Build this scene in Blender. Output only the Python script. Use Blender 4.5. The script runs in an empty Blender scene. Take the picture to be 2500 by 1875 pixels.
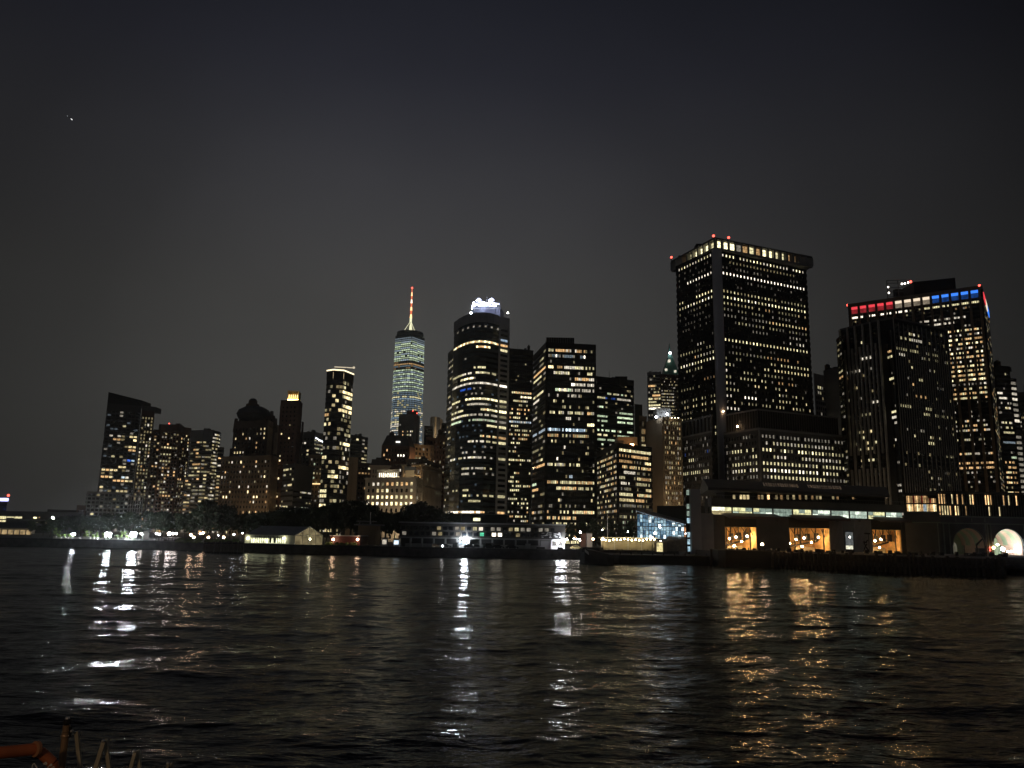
import bpy, math, random
import numpy as np
from mathutils import Vector

R = math.radians
sc = bpy.context.scene
COL = sc.collection

# ------------------------------------------------------------------ camera
CAMZ = 9.0
FPX = 1948.0                       # focal length in photo pixels (2500 wide)
PITCH, ROLL = R(10.5), R(1.0)
f0 = Vector((0, math.cos(PITCH), math.sin(PITCH)))
r0 = Vector((1, 0, 0)); u0 = Vector((0, -math.sin(PITCH), math.cos(PITCH)))
rr = r0 * math.cos(ROLL) + u0 * math.sin(ROLL)
uu = u0 * math.cos(ROLL) - r0 * math.sin(ROLL)
from mathutils import Matrix
cd = bpy.data.cameras.new('camera'); cam = bpy.data.objects.new('camera', cd); COL.objects.link(cam)
m = Matrix((rr, uu, -f0)).transposed().to_4x4(); m.translation = Vector((0, 0, CAMZ))
cam.matrix_world = m
cd.sensor_width = 36.0; cd.lens = 36.0 * FPX / 2500.0
cd.clip_start = 0.1; cd.clip_end = 30000
sc.camera = cam

# ------------------------------------------------------------------ render
sc.render.engine = 'CYCLES'
sc.cycles.use_denoising = True
sc.cycles.max_bounces = 5; sc.cycles.diffuse_bounces = 2; sc.cycles.glossy_bounces = 3
sc.cycles.transmission_bounces = 3; sc.cycles.caustics_reflective = False; sc.cycles.caustics_refractive = False
sc.cycles.sample_clamp_indirect = 6.0
sc.cycles.filter_width = 1.5
sc.view_settings.view_transform = 'Standard'; sc.view_settings.look = 'None'
sc.view_settings.exposure = 0.0; sc.view_settings.gamma = 1.0
sc.view_settings.use_curve_mapping = False

# ------------------------------------------------------------------ night sky lit by the city
w = bpy.data.worlds.new('World'); sc.world = w; w.use_nodes = True
nt = w.node_tree; N = nt.nodes; L = nt.links
bg = N['Background']
tc = N.new('ShaderNodeTexCoord')
def vmath(op, a, b=None, val=None):
    n = N.new('ShaderNodeVectorMath'); n.operation = op
    L.new(a, n.inputs[0])
    if b is not None: n.inputs[1].default_value = b
    return n
glow = Vector((-0.10, 1.0, 0.16)).normalized()
dn = vmath('DOT_PRODUCT', tc.outputs['Generated'], glow)
rA = N.new('ShaderNodeValToRGB'); L.new(dn.outputs['Value'], rA.inputs[0])
def ramp(r, pts):
    e = r.color_ramp.elements
    while len(e) > 1: e.remove(e[-1])
    e[0].position = pts[0][0]; e[0].color = (*pts[0][1], 1)
    for p, c in pts[1:]:
        k = e.new(p); k.color = (*c, 1)
    r.color_ramp.interpolation = 'EASE' if len(pts) < 3 else 'LINEAR'
g = lambda v: (v, v, v)
ramp(rA, [(0.0, g(.60)), (0.45, g(.42)), (0.62, g(.20)), (0.70, g(.13)), (0.79, g(.28)), (0.86, g(.38)), (0.92, g(.53)), (0.97, g(.82)), (1.0, g(1.0))])
sx = N.new('ShaderNodeSeparateXYZ'); L.new(tc.outputs['Generated'], sx.inputs[0])
rB = N.new('ShaderNodeValToRGB'); L.new(sx.outputs['Z'], rB.inputs[0])
ramp(rB, [(0.0, (.050, .049, .044)), (0.10, (.064, .063, .058)), (0.16, (.067, .066, .062)), (0.28, (.060, .059, .057)), (0.42, (.050, .050, .056)), (0.52, (.035, .036, .048)), (0.62, (.024, .026, .038)), (1.0, (.020, .022, .034))])
nz = N.new('ShaderNodeTexNoise'); nz.inputs['Scale'].default_value = 2.2; nz.inputs['Detail'].default_value = 6
L.new(tc.outputs['Generated'], nz.inputs['Vector'])
mr = N.new('ShaderNodeMapRange'); mr.inputs['To Min'].default_value = .66; mr.inputs['To Max'].default_value = 1.34
L.new(nz.outputs['Fac'], mr.inputs['Value'])
mx = N.new('ShaderNodeMix'); mx.data_type = 'RGBA'; mx.blend_type = 'MULTIPLY'; mx.inputs[0].default_value = 1
L.new(rA.outputs[0], mx.inputs[6]); L.new(rB.outputs[0], mx.inputs[7])
m2 = N.new('ShaderNodeMix'); m2.data_type = 'RGBA'; m2.blend_type = 'MULTIPLY'; m2.inputs[0].default_value = 1
L.new(mx.outputs[2], m2.inputs[6]); L.new(mr.outputs[0], m2.inputs[7])
L.new(m2.outputs[2], bg.inputs['Color']); bg.inputs['Strength'].default_value = 1.0

# ------------------------------------------------------------------ helpers
rnd = random.Random(7)
def ray(px, py): return f0 * FPX + rr * (px - 1250.0) + uu * (937.5 - py)
def at(px, py, Y):
    d = ray(px, py); t = Y / d.y
    return Vector((d.x * t, Y, CAMZ + d.z * t))
def onz(px, py, z):
    d = ray(px, py); t = (z - CAMZ) / d.z
    return Vector((d.x * t, d.y * t, z))

MATS = {}
def newmat(name):
    m = bpy.data.materials.new(name); m.use_nodes = True
    return m, m.node_tree.nodes, m.node_tree.links
def surf(name, col, rough=0.8, var=0.25, scale=0.15, metal=0.0, bump=0.0, spec=0.5, stain=False):
    if name in MATS: return MATS[name]
    m, n, l = newmat(name); b = n['Principled BSDF']
    t = n.new('ShaderNodeTexCoord'); z = n.new('ShaderNodeTexNoise')
    z.inputs['Scale'].default_value = scale; z.inputs['Detail'].default_value = 6
    l.new(t.outputs['Object'], z.inputs['Vector'])
    mr = n.new('ShaderNodeMapRange'); mr.inputs['From Min'].default_value = .3; mr.inputs['From Max'].default_value = .7
    mr.inputs['To Min'].default_value = 1 - var; mr.inputs['To Max'].default_value = 1 + var
    l.new(z.outputs['Fac'], mr.inputs['Value'])
    mx = n.new('ShaderNodeMix'); mx.data_type = 'RGBA'; mx.blend_type = 'MULTIPLY'; mx.inputs[0].default_value = 1
    mx.inputs[6].default_value = (*col, 1); l.new(mr.outputs[0], mx.inputs[7]); l.new(mx.outputs[2], b.inputs['Base Color'])
    b.inputs['Roughness'].default_value = rough; b.inputs['Metallic'].default_value = metal
    b.inputs['Specular IOR Level'].default_value = spec
    if bump:
        z2 = n.new('ShaderNodeTexNoise'); z2.inputs['Scale'].default_value = scale * 12; z2.inputs['Detail'].default_value = 4
        l.new(t.outputs['Object'], z2.inputs['Vector'])
        bp = n.new('ShaderNodeBump'); bp.inputs['Strength'].default_value = bump; l.new(z2.outputs['Fac'], bp.inputs['Height'])
        l.new(bp.outputs[0], b.inputs['Normal'])
    MATS[name] = m; return m
def emit(name, col, s, lamp=False, var=0.0, scale=0.7):
    if name in MATS: return MATS[name]
    m, n, l = newmat(name); n.remove(n['Principled BSDF'])
    e = n.new('ShaderNodeEmission'); e.inputs['Color'].default_value = (*col, 1); e.inputs['Strength'].default_value = s
    l.new(e.outputs[0], n['Material Output'].inputs[0])
    if var:
        gm = n.new('ShaderNodeNewGeometry'); z = n.new('ShaderNodeTexNoise'); z.inputs['Scale'].default_value = scale
        z.inputs['Detail'].default_value = 3
        l.new(gm.outputs['Position'], z.inputs['Vector'])
        mr = n.new('ShaderNodeMapRange'); mr.inputs['From Min'].default_value = .3; mr.inputs['From Max'].default_value = .7
        mr.inputs['To Min'].default_value = s * (1 - var); mr.inputs['To Max'].default_value = s * (1 + var)
        l.new(z.outputs['Fac'], mr.inputs['Value']); l.new(mr.outputs[0], e.inputs['Strength'])
    try: m.cycles.emission_sampling = 'FRONT_BACK' if lamp else 'NONE'
    except Exception: pass
    MATS[name] = m; return m
HUE = dict(ww=(1.0, .80, .41), wy=(1.0, .89, .50), wo=(1.0, .60, .26), wh=(1.0, .90, .72), cw=(.72, .88, 1.0),
           gr=(.82, 1.0, .66), bl=(.06, .20, 1.0), rd=(1.0, .10, .06), ge=(.15, .9, .5), lb=(.55, .76, .95))
LVL = {'0': .075, '1': .20, '2': .46, '3': .86, '4': 2.1}
def wmat(k):
    if k == 'dk': return surf('dark_glass', (.010, .012, .015), .12, .2, .5)
    if k[0] == 'B': return emit('hall_pane_' + k, {'B1': (.25, .55, .9), 'B2': (.40, .70, .95), 'B3': (.55, .82, .95), 'B4': (.8, .95, 1), 'B5': (1, .45, .2)}[k], {'B1': .18, 'B2': .38, 'B3': .65, 'B4': 1.5, 'B5': .6}[k], False, .7, 1.3)
    if k[0] == 'T': return emit('terminal_pane_' + k, {'1': (.62, .80, .66), '2': (.72, .90, .74), '3': (.86, .97, .80), '4': (.98, .95, .50), '5': (1, .97, .70), '6': (.85, .70, .35)}[k[1]], {'1': .38, '2': .62, '3': 1.2, '4': .9, '5': 1.6, '6': .45}[k[1]], False, .5, 1.0)
    return emit('window_' + k, HUE[k[:2]], LVL[k[2]], False, .62, .8)

class MB:
    """collects shapes into one mesh"""
    def __init__(s): s.v = []; s.f = []; s.m = []; s.mats = []
    def mi(s, mat):
        if mat not in s.mats: s.mats.append(mat)
        return s.mats.index(mat)
    def add(s, vs, fs, mat):
        k = len(s.v); i = s.mi(mat); s.v += [tuple(v) for v in vs]
        for f in fs: s.f.append(tuple(k + a for a in f)); s.m.append(i)
        return s
    def box(s, x0, y0, z0, x1, y1, z1, mat):
        return s.obox((x0, y0, z0), (x1 - x0, 0, 0), (0, y1 - y0, 0), (0, 0, z1 - z0), mat)
    def obox(s, o, a, b, c, mat):
        o = Vector(o); a = Vector(a); b = Vector(b); c = Vector(c)
        if a.cross(b).dot(c) < 0: a, b = b, a
        v = [o, o + a, o + a + b, o + b]; v += [p + c for p in v]
        return s.add(v, [(3, 2, 1, 0), (4, 5, 6, 7), (0, 1, 5, 4), (1, 2, 6, 5), (2, 3, 7, 6), (3, 0, 4, 7)], mat)
    def prism(s, poly, z0, z1, mat, top=None):
        n = len(poly); poly = [Vector((p[0], p[1])) for p in poly]
        ar = sum(poly[i].x * poly[(i + 1) % n].y - poly[(i + 1) % n].x * poly[i].y for i in range(n))
        tp = poly if top is None else [Vector((p[0], p[1])) for p in top]
        if ar < 0: poly = poly[::-1]; tp = tp[::-1]
        zt = z1 if isinstance(z1, (list, tuple)) else [z1] * n
        if ar < 0 and isinstance(z1, (list, tuple)): zt = list(z1)[::-1]
        v = [(p.x, p.y, z0) for p in poly] + [(p.x, p.y, zt[i]) for i, p in enumerate(tp)]
        fs = [tuple(range(n - 1, -1, -1)), tuple(range(n, 2 * n))] + [(i, (i + 1) % n, n + (i + 1) % n, n + i) for i in range(n)]
        return s.add(v, fs, mat)
    def cone(s, c, ra, z0, rb, z1, mat, n=10):
        v = [(c[0] + ra * math.cos(2 * math.pi * i / n), c[1] + ra * math.sin(2 * math.pi * i / n), z0) for i in range(n)]
        v += [(c[0] + rb * math.cos(2 * math.pi * i / n), c[1] + rb * math.sin(2 * math.pi * i / n), z1) for i in range(n)]
        return s.add(v, [tuple(range(n - 1, -1, -1)), tuple(range(n, 2 * n))] + [(i, (i + 1) % n, n + (i + 1) % n, n + i) for i in range(n)], mat)
    def tube(s, p, q, ra, mat, rb=None, n=8):
        p = Vector(p); q = Vector(q); rb = ra if rb is None else rb
        d = (q - p).normalized(); a = d.orthogonal().normalized(); b = d.cross(a)
        v = [p + (a * math.cos(t) + b * math.sin(t)) * ra for t in [2 * math.pi * i / n for i in range(n)]]
        v += [q + (a * math.cos(t) + b * math.sin(t)) * rb for t in [2 * math.pi * i / n for i in range(n)]]
        return s.add(v, [tuple(range(n - 1, -1, -1)), tuple(range(n, 2 * n))] + [(i, (i + 1) % n, n + (i + 1) % n, n + i) for i in range(n)], mat)
    def ball(s, c, r, mat, n=10, k=6, sz=1.0):
        c = Vector(c); v = [c + Vector((0, 0, -r * sz))]
        for j in range(1, k):
            t = math.pi * j / k - math.pi / 2
            for i in range(n):
                a = 2 * math.pi * i / n
                v.append(c + Vector((r * math.cos(t) * math.cos(a), r * math.cos(t) * math.sin(a), r * sz * math.sin(t))))
        v.append(c + Vector((0, 0, r * sz))); fs = []
        for i in range(n): fs.append((0, 1 + (i + 1) % n, 1 + i))
        for j in range(k - 2):
            for i in range(n):
                a = 1 + j * n + i; b = 1 + j * n + (i + 1) % n; fs.append((a, b, b + n, a + n))
        e = len(v) - 1
        for i in range(n): fs.append((1 + (k - 2) * n + i, 1 + (k - 2) * n + (i + 1) % n, e))
        return s.add(v, fs, mat)
    def quad(s, c4, nrm, t, mat):
        """thin slab: four corners (counter-clockwise from outside) thickened outwards"""
        a = [Vector(p) for p in c4]; b = [p + nrm * t for p in a]
        return s.add(a + b, [(3, 2, 1, 0), (4, 5, 6, 7), (0, 1, 5, 4), (1, 2, 6, 5), (2, 3, 7, 6), (3, 0, 4, 7)], mat)
    def build(s, name, parent=None, loc=None, smooth=False):
        o0 = Vector(loc) if loc is not None else (PL.get(parent.name, Vector((0, 0, 0))) if parent else Vector((0, 0, 0)))
        me = bpy.data.meshes.new(name)
        me.from_pydata([(a[0] - o0.x, a[1] - o0.y, a[2] - o0.z) for a in s.v], [], s.f)
        for mt in s.mats: me.materials.append(mt)
        if s.m: me.polygons.foreach_set('material_index', s.m)
        if smooth: me.polygons.foreach_set('use_smooth', [True] * len(s.f))
        me.update()
        o = bpy.data.objects.new(name, me); COL.objects.link(o)
        if parent is not None: o.parent = parent; PL[o.name] = o0
        else: o.location = o0; PL[o.name] = o0
        return o
PL = {}
def tag(o, label=None, cat=None, group=None, kind=None):
    if label: o['label'] = label
    if cat: o['category'] = cat
    if group: o['group'] = group
    if kind: o['kind'] = kind
    return o
def thing(name, loc, label, cat, group=None):
    o = bpy.data.objects.new(name, None); COL.objects.link(o); o.empty_display_size = 1
    o.location = loc; PL[o.name] = Vector(loc)
    return tag(o, label, cat, group)
def copy_tree(o, loc=None, parent=None, rz=None, scale=None):
    c = o.copy(); COL.objects.link(c)
    if parent is not None: c.parent = parent
    if loc is not None: c.location = loc
    if rz is not None: c.rotation_euler = (0, 0, rz)
    if scale is not None: c.scale = scale
    for ch in list(o.children): copy_tree(ch, None, c)
    return c

# ------------------------------------------------------------------ materials of the place
BLACKMETAL = surf('black_metal_cladding', (.012, .012, .013), .75, .3, .2, spec=.25)
DARKGLASS = surf('dark_glass', (.010, .012, .015), .12, .2, .5)
BLUEGLASS = surf('blue_green_glass', (.012, .028, .036), .10, .25, .3)
DARKBROWN = surf('dark_brown_brick', (.085, .052, .038), .85, .3, .2, bump=.3)
REDBROWN = surf('red_brown_brick', (.14, .075, .05), .85, .3, .2, bump=.3)
STONE = surf('limestone', (.34, .30, .24), .85, .2, .12, bump=.3)
PALESTONE = surf('pale_stone', (.46, .42, .35), .85, .18, .12, bump=.3)
TANSTONE = surf('tan_brick', (.30, .22, .14), .85, .25, .15, bump=.3)
BEIGE = surf('beige_brick', (.42, .33, .22), .85, .15, .1, bump=.3)
GREY = surf('grey_concrete', (.20, .20, .20), .8, .2, .12, bump=.2)
LGREY = surf('light_grey_panel', (.38, .38, .38), .55, .12, .1)
DGREY = surf('dark_grey_panel', (.07, .07, .072), .6, .2, .15)
RIBSTONE = surf('grey_stone_rib', (.33, .31, .27), .7, .12, .08)
BRONZE = surf('bronze_pier', (.20, .135, .08), .55, .2, .1)
SLATE = surf('dark_slate_roof', (.035, .035, .038), .7, .3, .4)
COPPER = surf('green_copper_roof', (.07, .20, .16), .6, .25, .3)
STEEL = surf('brushed_steel', (.45, .45, .44), .35, .1, .3, metal=.8)
WOOD = surf('timber', (.05, .038, .028), .9, .4, 1.2, bump=.4)
ASPHALT = surf('asphalt', (.045, .045, .047), .9, .3, .6, bump=.3)
PAVE = surf('paving', (.14, .13, .12), .85, .25, .4, bump=.3)
SEAWALL = surf('seawall_stone', (.07, .065, .06), .8, .4, .5, bump=.5)
WHITEPAINT = surf('white_paint', (.75, .75, .72), .6, .1, .5)
RED_L = emit('red_beacon_light', (1.0, .09, .06), 5, True)
WHITE_L = emit('white_lamp_light', (1.0, .93, .80), 55, True)
COOL_L = emit('cool_lamp_light', (.80, .90, 1.0), 120, True)
WARM_L = emit('warm_lamp_light', (1.0, .62, .32), 55, True)

# ------------------------------------------------------------------ lit-window patterns
def pat(seed, base=.08, rowp=.25, pal=('ww2', 'wy2', 'ww3', 'wy3', 'wh3'), rows=None, span=(.25, 1.0), dim=('wy1', 'ww1', 'wh1'), dimp=.15, p=(.6, 1.0)):
    r = random.Random(seed); cache = {}; dimp = min(.6, dimp * 1.6 + .02); base = base * 1.25
    def f(i, j, nc, nf):
        u = (i + .5) / nc
        if rows is not None and j in rows:
            for (a, b, pp, pl) in rows[j]:
                if a <= u <= b and r.random() < pp: return r.choice(pl) if isinstance(pl, (tuple, list)) else pl
            return r.choice(dim) if r.random() < dimp else 'dk'
        if j not in cache:
            if r.random() < rowp:
                ln = r.uniform(*span); a = r.uniform(0, 1 - ln)
                cache[j] = (a, a + ln, r.uniform(*p), r.choice(pal))
            else: cache[j] = None
        c = cache[j]
        if c and c[0] <= u <= c[1] and r.random() < c[2]:
            return c[3] if r.random() < .65 else r.choice(pal)
        if r.random() < base: return r.choice(pal)
        return r.choice(dim) if r.random() < dimp else 'dk'
    return f

KIT = dict(brown_apartment_tower=3, round_cornered_glass_tower=4, long_stone_office_block=6, low_dark_office=3, white_strip_topped_tower=3, plain_black_tower=4, black_banded_tower=5, greenish_office_slab=4, bright_stepped_office=3, beige_slab_tower=3, grey_lattice_office=3, black_balcony_tower=3, dark_office_block=3, slab_with_glowing_floors=2, corniced_stone_building=4, brown_stepped_block=3, arched_window_building=4, glassy_tower_with_lit_floors=2)
class Bld:
    def __init__(s, name, label, cat='building', group=None, base=None):
        s.name, s.label, s.cat, s.group = name, label, cat, group
        s.wall = MB(); s.parts = []; s.win = []; s.base = base; s.maxwin = 100; s.clamp = .6; s.tops = []
    def part(s, name, label=None, kind=None):
        m = MB(); s.parts.append((name, m, label, kind)); return m
    def pts(s, specs):
        """first spec with three numbers fixes the roof height; the others lie on that roof line"""
        ref = next(p for p in specs if len(p) == 3); H = at(*ref).z
        out = []; q0 = at(*ref); ri = specs.index(ref)
        for p in specs:
            if s.clamp and len(p) == 2 and len(specs) < 3 and abs(p[0] - ref[0]) > 12:
                q = onz(p[0], p[1], H); mx_ = s.clamp * abs(q.x - q0.x)
                if abs(q.y - q0.y) > mx_:
                    for _ in range(6):
                        Y_ = q0.y + math.copysign(s.clamp * abs(q.x - q0.x), q.y - q0.y); q = at(p[0], p[1], Y_)
                out.append(Vector((q.x, q.y))); continue
            q = at(*p) if p is ref else (onz(p[0], p[1], H) if len(p) == 2 else None)
            if q is None:                       # (px, py, Y): only the direction and distance matter
                q = at(*p); q.z = H
            out.append(Vector((q.x, q.y)))
        if s.base is None: s.base = (out[0].x, out[0].y, 3.0)
        return out, H
    def foot(s, P, depth):
        if len(P) == 2:
            n = ((P[0] + P[1]) / 2).normalized() * depth
            n0 = P[0].normalized() * depth; n1 = P[1].normalized() * depth
            return [P[0], P[1], P[1] + n1, P[0] + n0]
        if len(P) == 3: return [P[0], P[1], P[2], P[0] + P[2] - P[1]]
        return list(P) + [P[-1] + P[-1].normalized() * depth, P[0] + P[0].normalized() * depth]
    def volume(s, specs, faces, mat=DARKGLASS, z0=3.0, depth=30, zs=None, H=None):
        if H is None: P, H = s.pts(specs)
        else: P = specs
        if s.base is None: s.base = (P[0].x, P[0].y, 3.0)
        s.wall.prism(s.foot(P, depth), z0, H, mat); s.tops.append((H, s.foot(P, depth)))
        for k, fc in enumerate(faces):
            if fc: s.facade(P[k], P[k + 1], z0, H, **fc)
        return P, H
    def facade(s, A, B, z0, z1, fh=3.8, bw=3.0, wf=.6, hf=.5, lit=None, rel='grid', rm=None, pd=.35, sd=.25, top=1.5, bot=0.0,
               nc=None, nf=None, inset=1.0, skip=None, pw=None, mull=0, dark=True):
        d3 = Vector((B.x - A.x, B.y - A.y, 0)); Lh = d3.length; d = d3 / Lh; n = Vector((d.y, -d.x, 0)); up = Vector((0, 0, 1))
        z1 -= top; z0 += bot
        nf = nf or max(1, round((z1 - z0) / fh)); nc = nc or max(1, round((Lh - 2 * inset) / bw))
        ch = (z1 - z0) / nf; cw = (Lh - 2 * inset) / nc; O = Vector((A.x, A.y, 0)) + d * inset
        if rel in ('grid', 'ribs') and rm:
            for i in range(nc + 1):
                wdt = cw * (1 - wf) if pw is None else pw
                s.wall.obox(O + d * (i * cw - wdt / 2) + up * z0 + n * .02, d * wdt, n * pd, up * (z1 - z0), rm)
        if rel in ('grid', 'ribbon') and rm:
            for j in range(nf + 1):
                zc = z1 - j * ch; hh = ch * (1 - hf) if nf > 1 else min(ch * (1 - hf), 1.2)
                s.wall.obox(O + up * (zc - hh / 2) - d * (inset * .98) + n * .01, d * (Lh - inset * .04), n * sd, up * hh, rm)
        if rm and top > .3:
            g_ = min(ch * .15, .6, top * .3); s.wall.obox(O + up * (z1 + g_) - d * (inset * .97) + n * .013, d * (Lh - inset * .06), n * max(pd, sd) * 1.05, up * (top - g_ + .3), rm)
        for j in range(nf):
            for i in range(nc):
                if skip and skip(i, j, nc, nf): continue
                k = lit(i, j, nc, nf) if lit else 'dk'
                if k is None: continue
                if k == 'dk' and not dark: continue
                ww = cw * wf if rel != 'ribbon' else cw * .93; wh = ch * hf
                if k != 'dk': wh *= rnd.uniform(.82, 1.0)
                c = O + d * ((i + .5) * cw) + up * (z1 - (j + .5) * ch) + n * .03
                q = [c - d * ww / 2 - up * wh / 2, c + d * ww / 2 - up * wh / 2, c + d * ww / 2 + up * wh / 2, c - d * ww / 2 + up * wh / 2]
                s.win.append((q, n, k))
    def finish(s, roof=None):
        if s.tops and s.name in KIT:
            H, F = max(s.tops, key=lambda t: t[0]); F = [Vector((p[0], p[1])) for p in F]; c = sum(F, Vector((0, 0))) / len(F); q = random.Random(len(s.name) * 7)
            for i in range(KIT[s.name]):
                p = c + (F[q.randrange(len(F))] - c) * q.uniform(.1, .62); a, h_ = q.uniform(.9, 2.4), q.uniform(1.4, 3.4); m_ = s.part('roof_unit')
                if i % 3 == 2: m_.cone((p.x, p.y), a * .8, H, a * .8, H + h_ * 1.3, WOOD, 10); m_.cone((p.x, p.y), a * .85, H + h_ * 1.3, .1, H + h_ * 1.75, WOOD, 10)
                else: m_.box(p.x - a, p.y - a, H, p.x + a, p.y + a, H + h_, DGREY)
            p = c + (F[0] - c) * .3; m_ = s.part('roof_mast'); m_.tube((p.x, p.y, H), (p.x, p.y, H + 7), .14, DGREY, .06, 6)
        e = thing(s.name, s.base, s.label, s.cat, s.group)
        if s.wall.f: s.wall.build('wall', e)
        for nm, mb, lb, kd in s.parts:
            if mb.f:
                o = mb.build(nm, e); tag(o, lb, None, None, kd)
        def score(t):
            q, n, k = t; a = (Vector(q[1]) - Vector(q[0])).length * (Vector(q[3]) - Vector(q[0])).length
            c = Vector(q[0]); dist = c.length
            fac = abs(n.dot(c / dist))
            lv = {'dk': .01}.get(k, LVL.get(k[-1], 1) ** .3)
            return a * fac / dist ** 2 * lv
        s.win.sort(key=score, reverse=True)
        for q, n, k in s.win[:s.maxwin]:
            MB().quad(q, n, .05, wmat(k)).build('window', e)
        if len(s.win) > s.maxwin:
            mb = MB()
            for q, n, k in s.win[s.maxwin:]: mb.quad(q, n, .05, wmat(k))
            tag(mb.build('window_field', e), None, None, None, 'stuff')
        s.obj = e; return e

def beacon(b, pos, mat=None, r=.6, post=2.0, name='beacon_light'):
    """warning light on a short mast, part of the roof it stands on"""
    m = b.part(name); m.tube(Vector(pos) - Vector((0, 0, post)), pos, r * .25, BLACKMETAL); m.ball(Vector(pos), r, mat or RED_L)

exec_sections = []
# ================================================================== TOWERS
WARMP = ('ww3', 'ww2', 'wo3', 'wo2', 'wy3', 'wh3')
OFFP = ('wy2', 'wy3', 'ww3', 'wh3', 'wy4')
RESP = ('ww2', 'wo2', 'ww3', 'wo3', 'wy2', 'wh3', 'ww1', 'wo1')

# ---- wedge-topped tower at the left end
b = Bld('wedge_topped_tower', 'dark tower with a roof slanting down to the right, above a grey gridded block')
rows = {7: [(.15, .5, .4, 'wh2'), (.75, 1, .9, 'ww3')], 8: [(.2, .5, .9, 'wo2'), (.7, .78, 1, 'ww3'), (.85, 1, 1, 'ww4')],
        10: [(.7, .95, .7, 'ww3')], 11: [(.7, .95, .9, 'wo3')], 14: [(.75, 1, .8, ('wy3', 'lb3', 'bl3'))], 16: [(.5, .7, .6, 'ww3')],
        17: [(0, .55, 1, ('ww3', 'wo3', 'ww4'))], 19: [(0, .35, 1, ('ww3', 'wo3')), (.55, .95, .8, ('cw3', 'wh4', 'wh3'))], 20: [(.4, .95, .9, ('ww2', 'wo3', 'ww3'))],
        23: [(.55, .85, .7, 'ww2')], 24: [(.05, .35, .8, ('ww4', 'wo2'))], 25: [(0, 1, .8, ('wo2', 'ww3', 'wo3'))], 26: [(.1, .6, .7, ('wo3', 'wo2'))]}
P, H = b.volume([(262, 985, 770), (345, 998)], [dict(fh=3.3, bw=3.6, wf=.8, hf=.62, rel='grid', rm=surf('dark_panel', (.03, .03, .032), .6), lit=pat(1, .02, .0, rows=rows, dimp=.10, dim=('wh1', 'ww1', 'cw0')), top=6)],
                depth=28)
zt = at(262, 957, 770).z
b.wall.prism([P[0], P[1], P[1] + Vector((0, 20)), P[0] + Vector((0, 20))], H, [zt, H + 6, H + 6, zt], BLACKMETAL)
P2, H2 = b.volume([(346, 1003, 760), (377, 1013)], [dict(fh=3.3, bw=2.4, wf=.5, hf=.65, rm=DARKBROWN, lit=pat(2, .10, .05, RESP, dimp=.35, dim=('wy1', 'ww1')), top=5, inset=.5)], depth=26)
b.wall.prism([P2[0], P2[1], P2[1] + Vector((0, 14)), P2[0] + Vector((0, 14))], H2, H2 + 5, DGREY)
Pp, Hp = b.volume([(212, 1200, 740), (318, 1208)], [dict(fh=3.4, bw=3.4, wf=.72, hf=.6, rm=GREY, lit=pat(3, .015, 0, dimp=.03), top=1)], depth=30)
b.volume([(318, 1210, 738), (352, 1214)], [dict(fh=3.4, bw=1.8, wf=.6, hf=.85, rm=GREY, lit=pat(4, .01, 0, dimp=.03), top=1)], depth=30)
b.finish()

# ---- brown apartment tower
b = Bld('brown_apartment_tower', 'brown brick apartment tower with one red roof light, right of the slant-roofed tower')
b.volume([(374, 1049, 742), (396, 1051)], [dict(fh=3.1, bw=2.8, wf=.55, hf=.55, rm=DARKBROWN, lit=pat(11, .16, .1, RESP, dimp=.1))], depth=20)
b.volume([(394, 1038, 730), (441, 1046, 741), (466, 1056, 752)],
         [dict(fh=3.1, bw=2.6, wf=.6, hf=.55, rm=REDBROWN, lit=pat(12, .15, .22, RESP, span=(.3, .8), dimp=.15), top=6),
          dict(fh=3.1, bw=2.4, wf=.5, hf=.6, rm=REDBROWN, lit=pat(13, .22, .1, RESP, dimp=.1), top=6)], mat=DARKBROWN)
p = at(413, 1037, 735); b.wall.box(p.x - 8, 732, p.z - 6, p.x + 10, 745, p.z, DARKBROWN); beacon(b, at(413, 1034, 734))
b.finish()

# ---- round-cornered glass tower
b = Bld('round_cornered_glass_tower', 'dark glass apartment tower with a rounded right corner and banded balconies')
P, H = b.pts([(468, 1052, 712), (498, 1053, 706), (520, 1060, 709), (533, 1067, 716), (537, 1070, 726)])
b.volume(P, [dict(fh=3.2, bw=3.0, rel='ribbon', wf=.8, hf=.5, rm=GREY, lit=pat(21, .10, .25, RESP, dimp=.25), sd=.6, top=9),
             dict(fh=3.2, bw=2.6, rel='ribbon', wf=.8, hf=.5, rm=GREY, lit=pat(22, .12, .25, RESP, dimp=.25), sd=.6, inset=.1, top=9),
             dict(fh=3.2, bw=2.4, rel='ribbon', wf=.8, hf=.5, rm=GREY, lit=pat(23, .25, .15, ('wh2', 'ww2', 'wh3'), dimp=.4), sd=.6, inset=.1),
             dict(fh=3.2, bw=2.4, rel='ribbon', wf=.8, hf=.5, rm=GREY, lit=pat(24, .35, .15, ('ww2', 'wy3', 'wh3'), dimp=.4), sd=.6, inset=.1)], H=H, depth=24)
b.volume([(532, 1092, 716), (547, 1097)], [dict(fh=3.2, bw=2.4, rel='ribbon', hf=.5, rm=GREY, lit=pat(25, .35, .2, RESP, dimp=.4), sd=.5)], depth=20)
b.volume([(450, 1165, 706), (470, 1166)], [dict(fh=3.2, bw=3, rel='ribbon', hf=.5, rm=GREY, lit=pat(26, .2, .2, RESP, dimp=.2), sd=.5)], depth=20)
b.finish()

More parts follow.
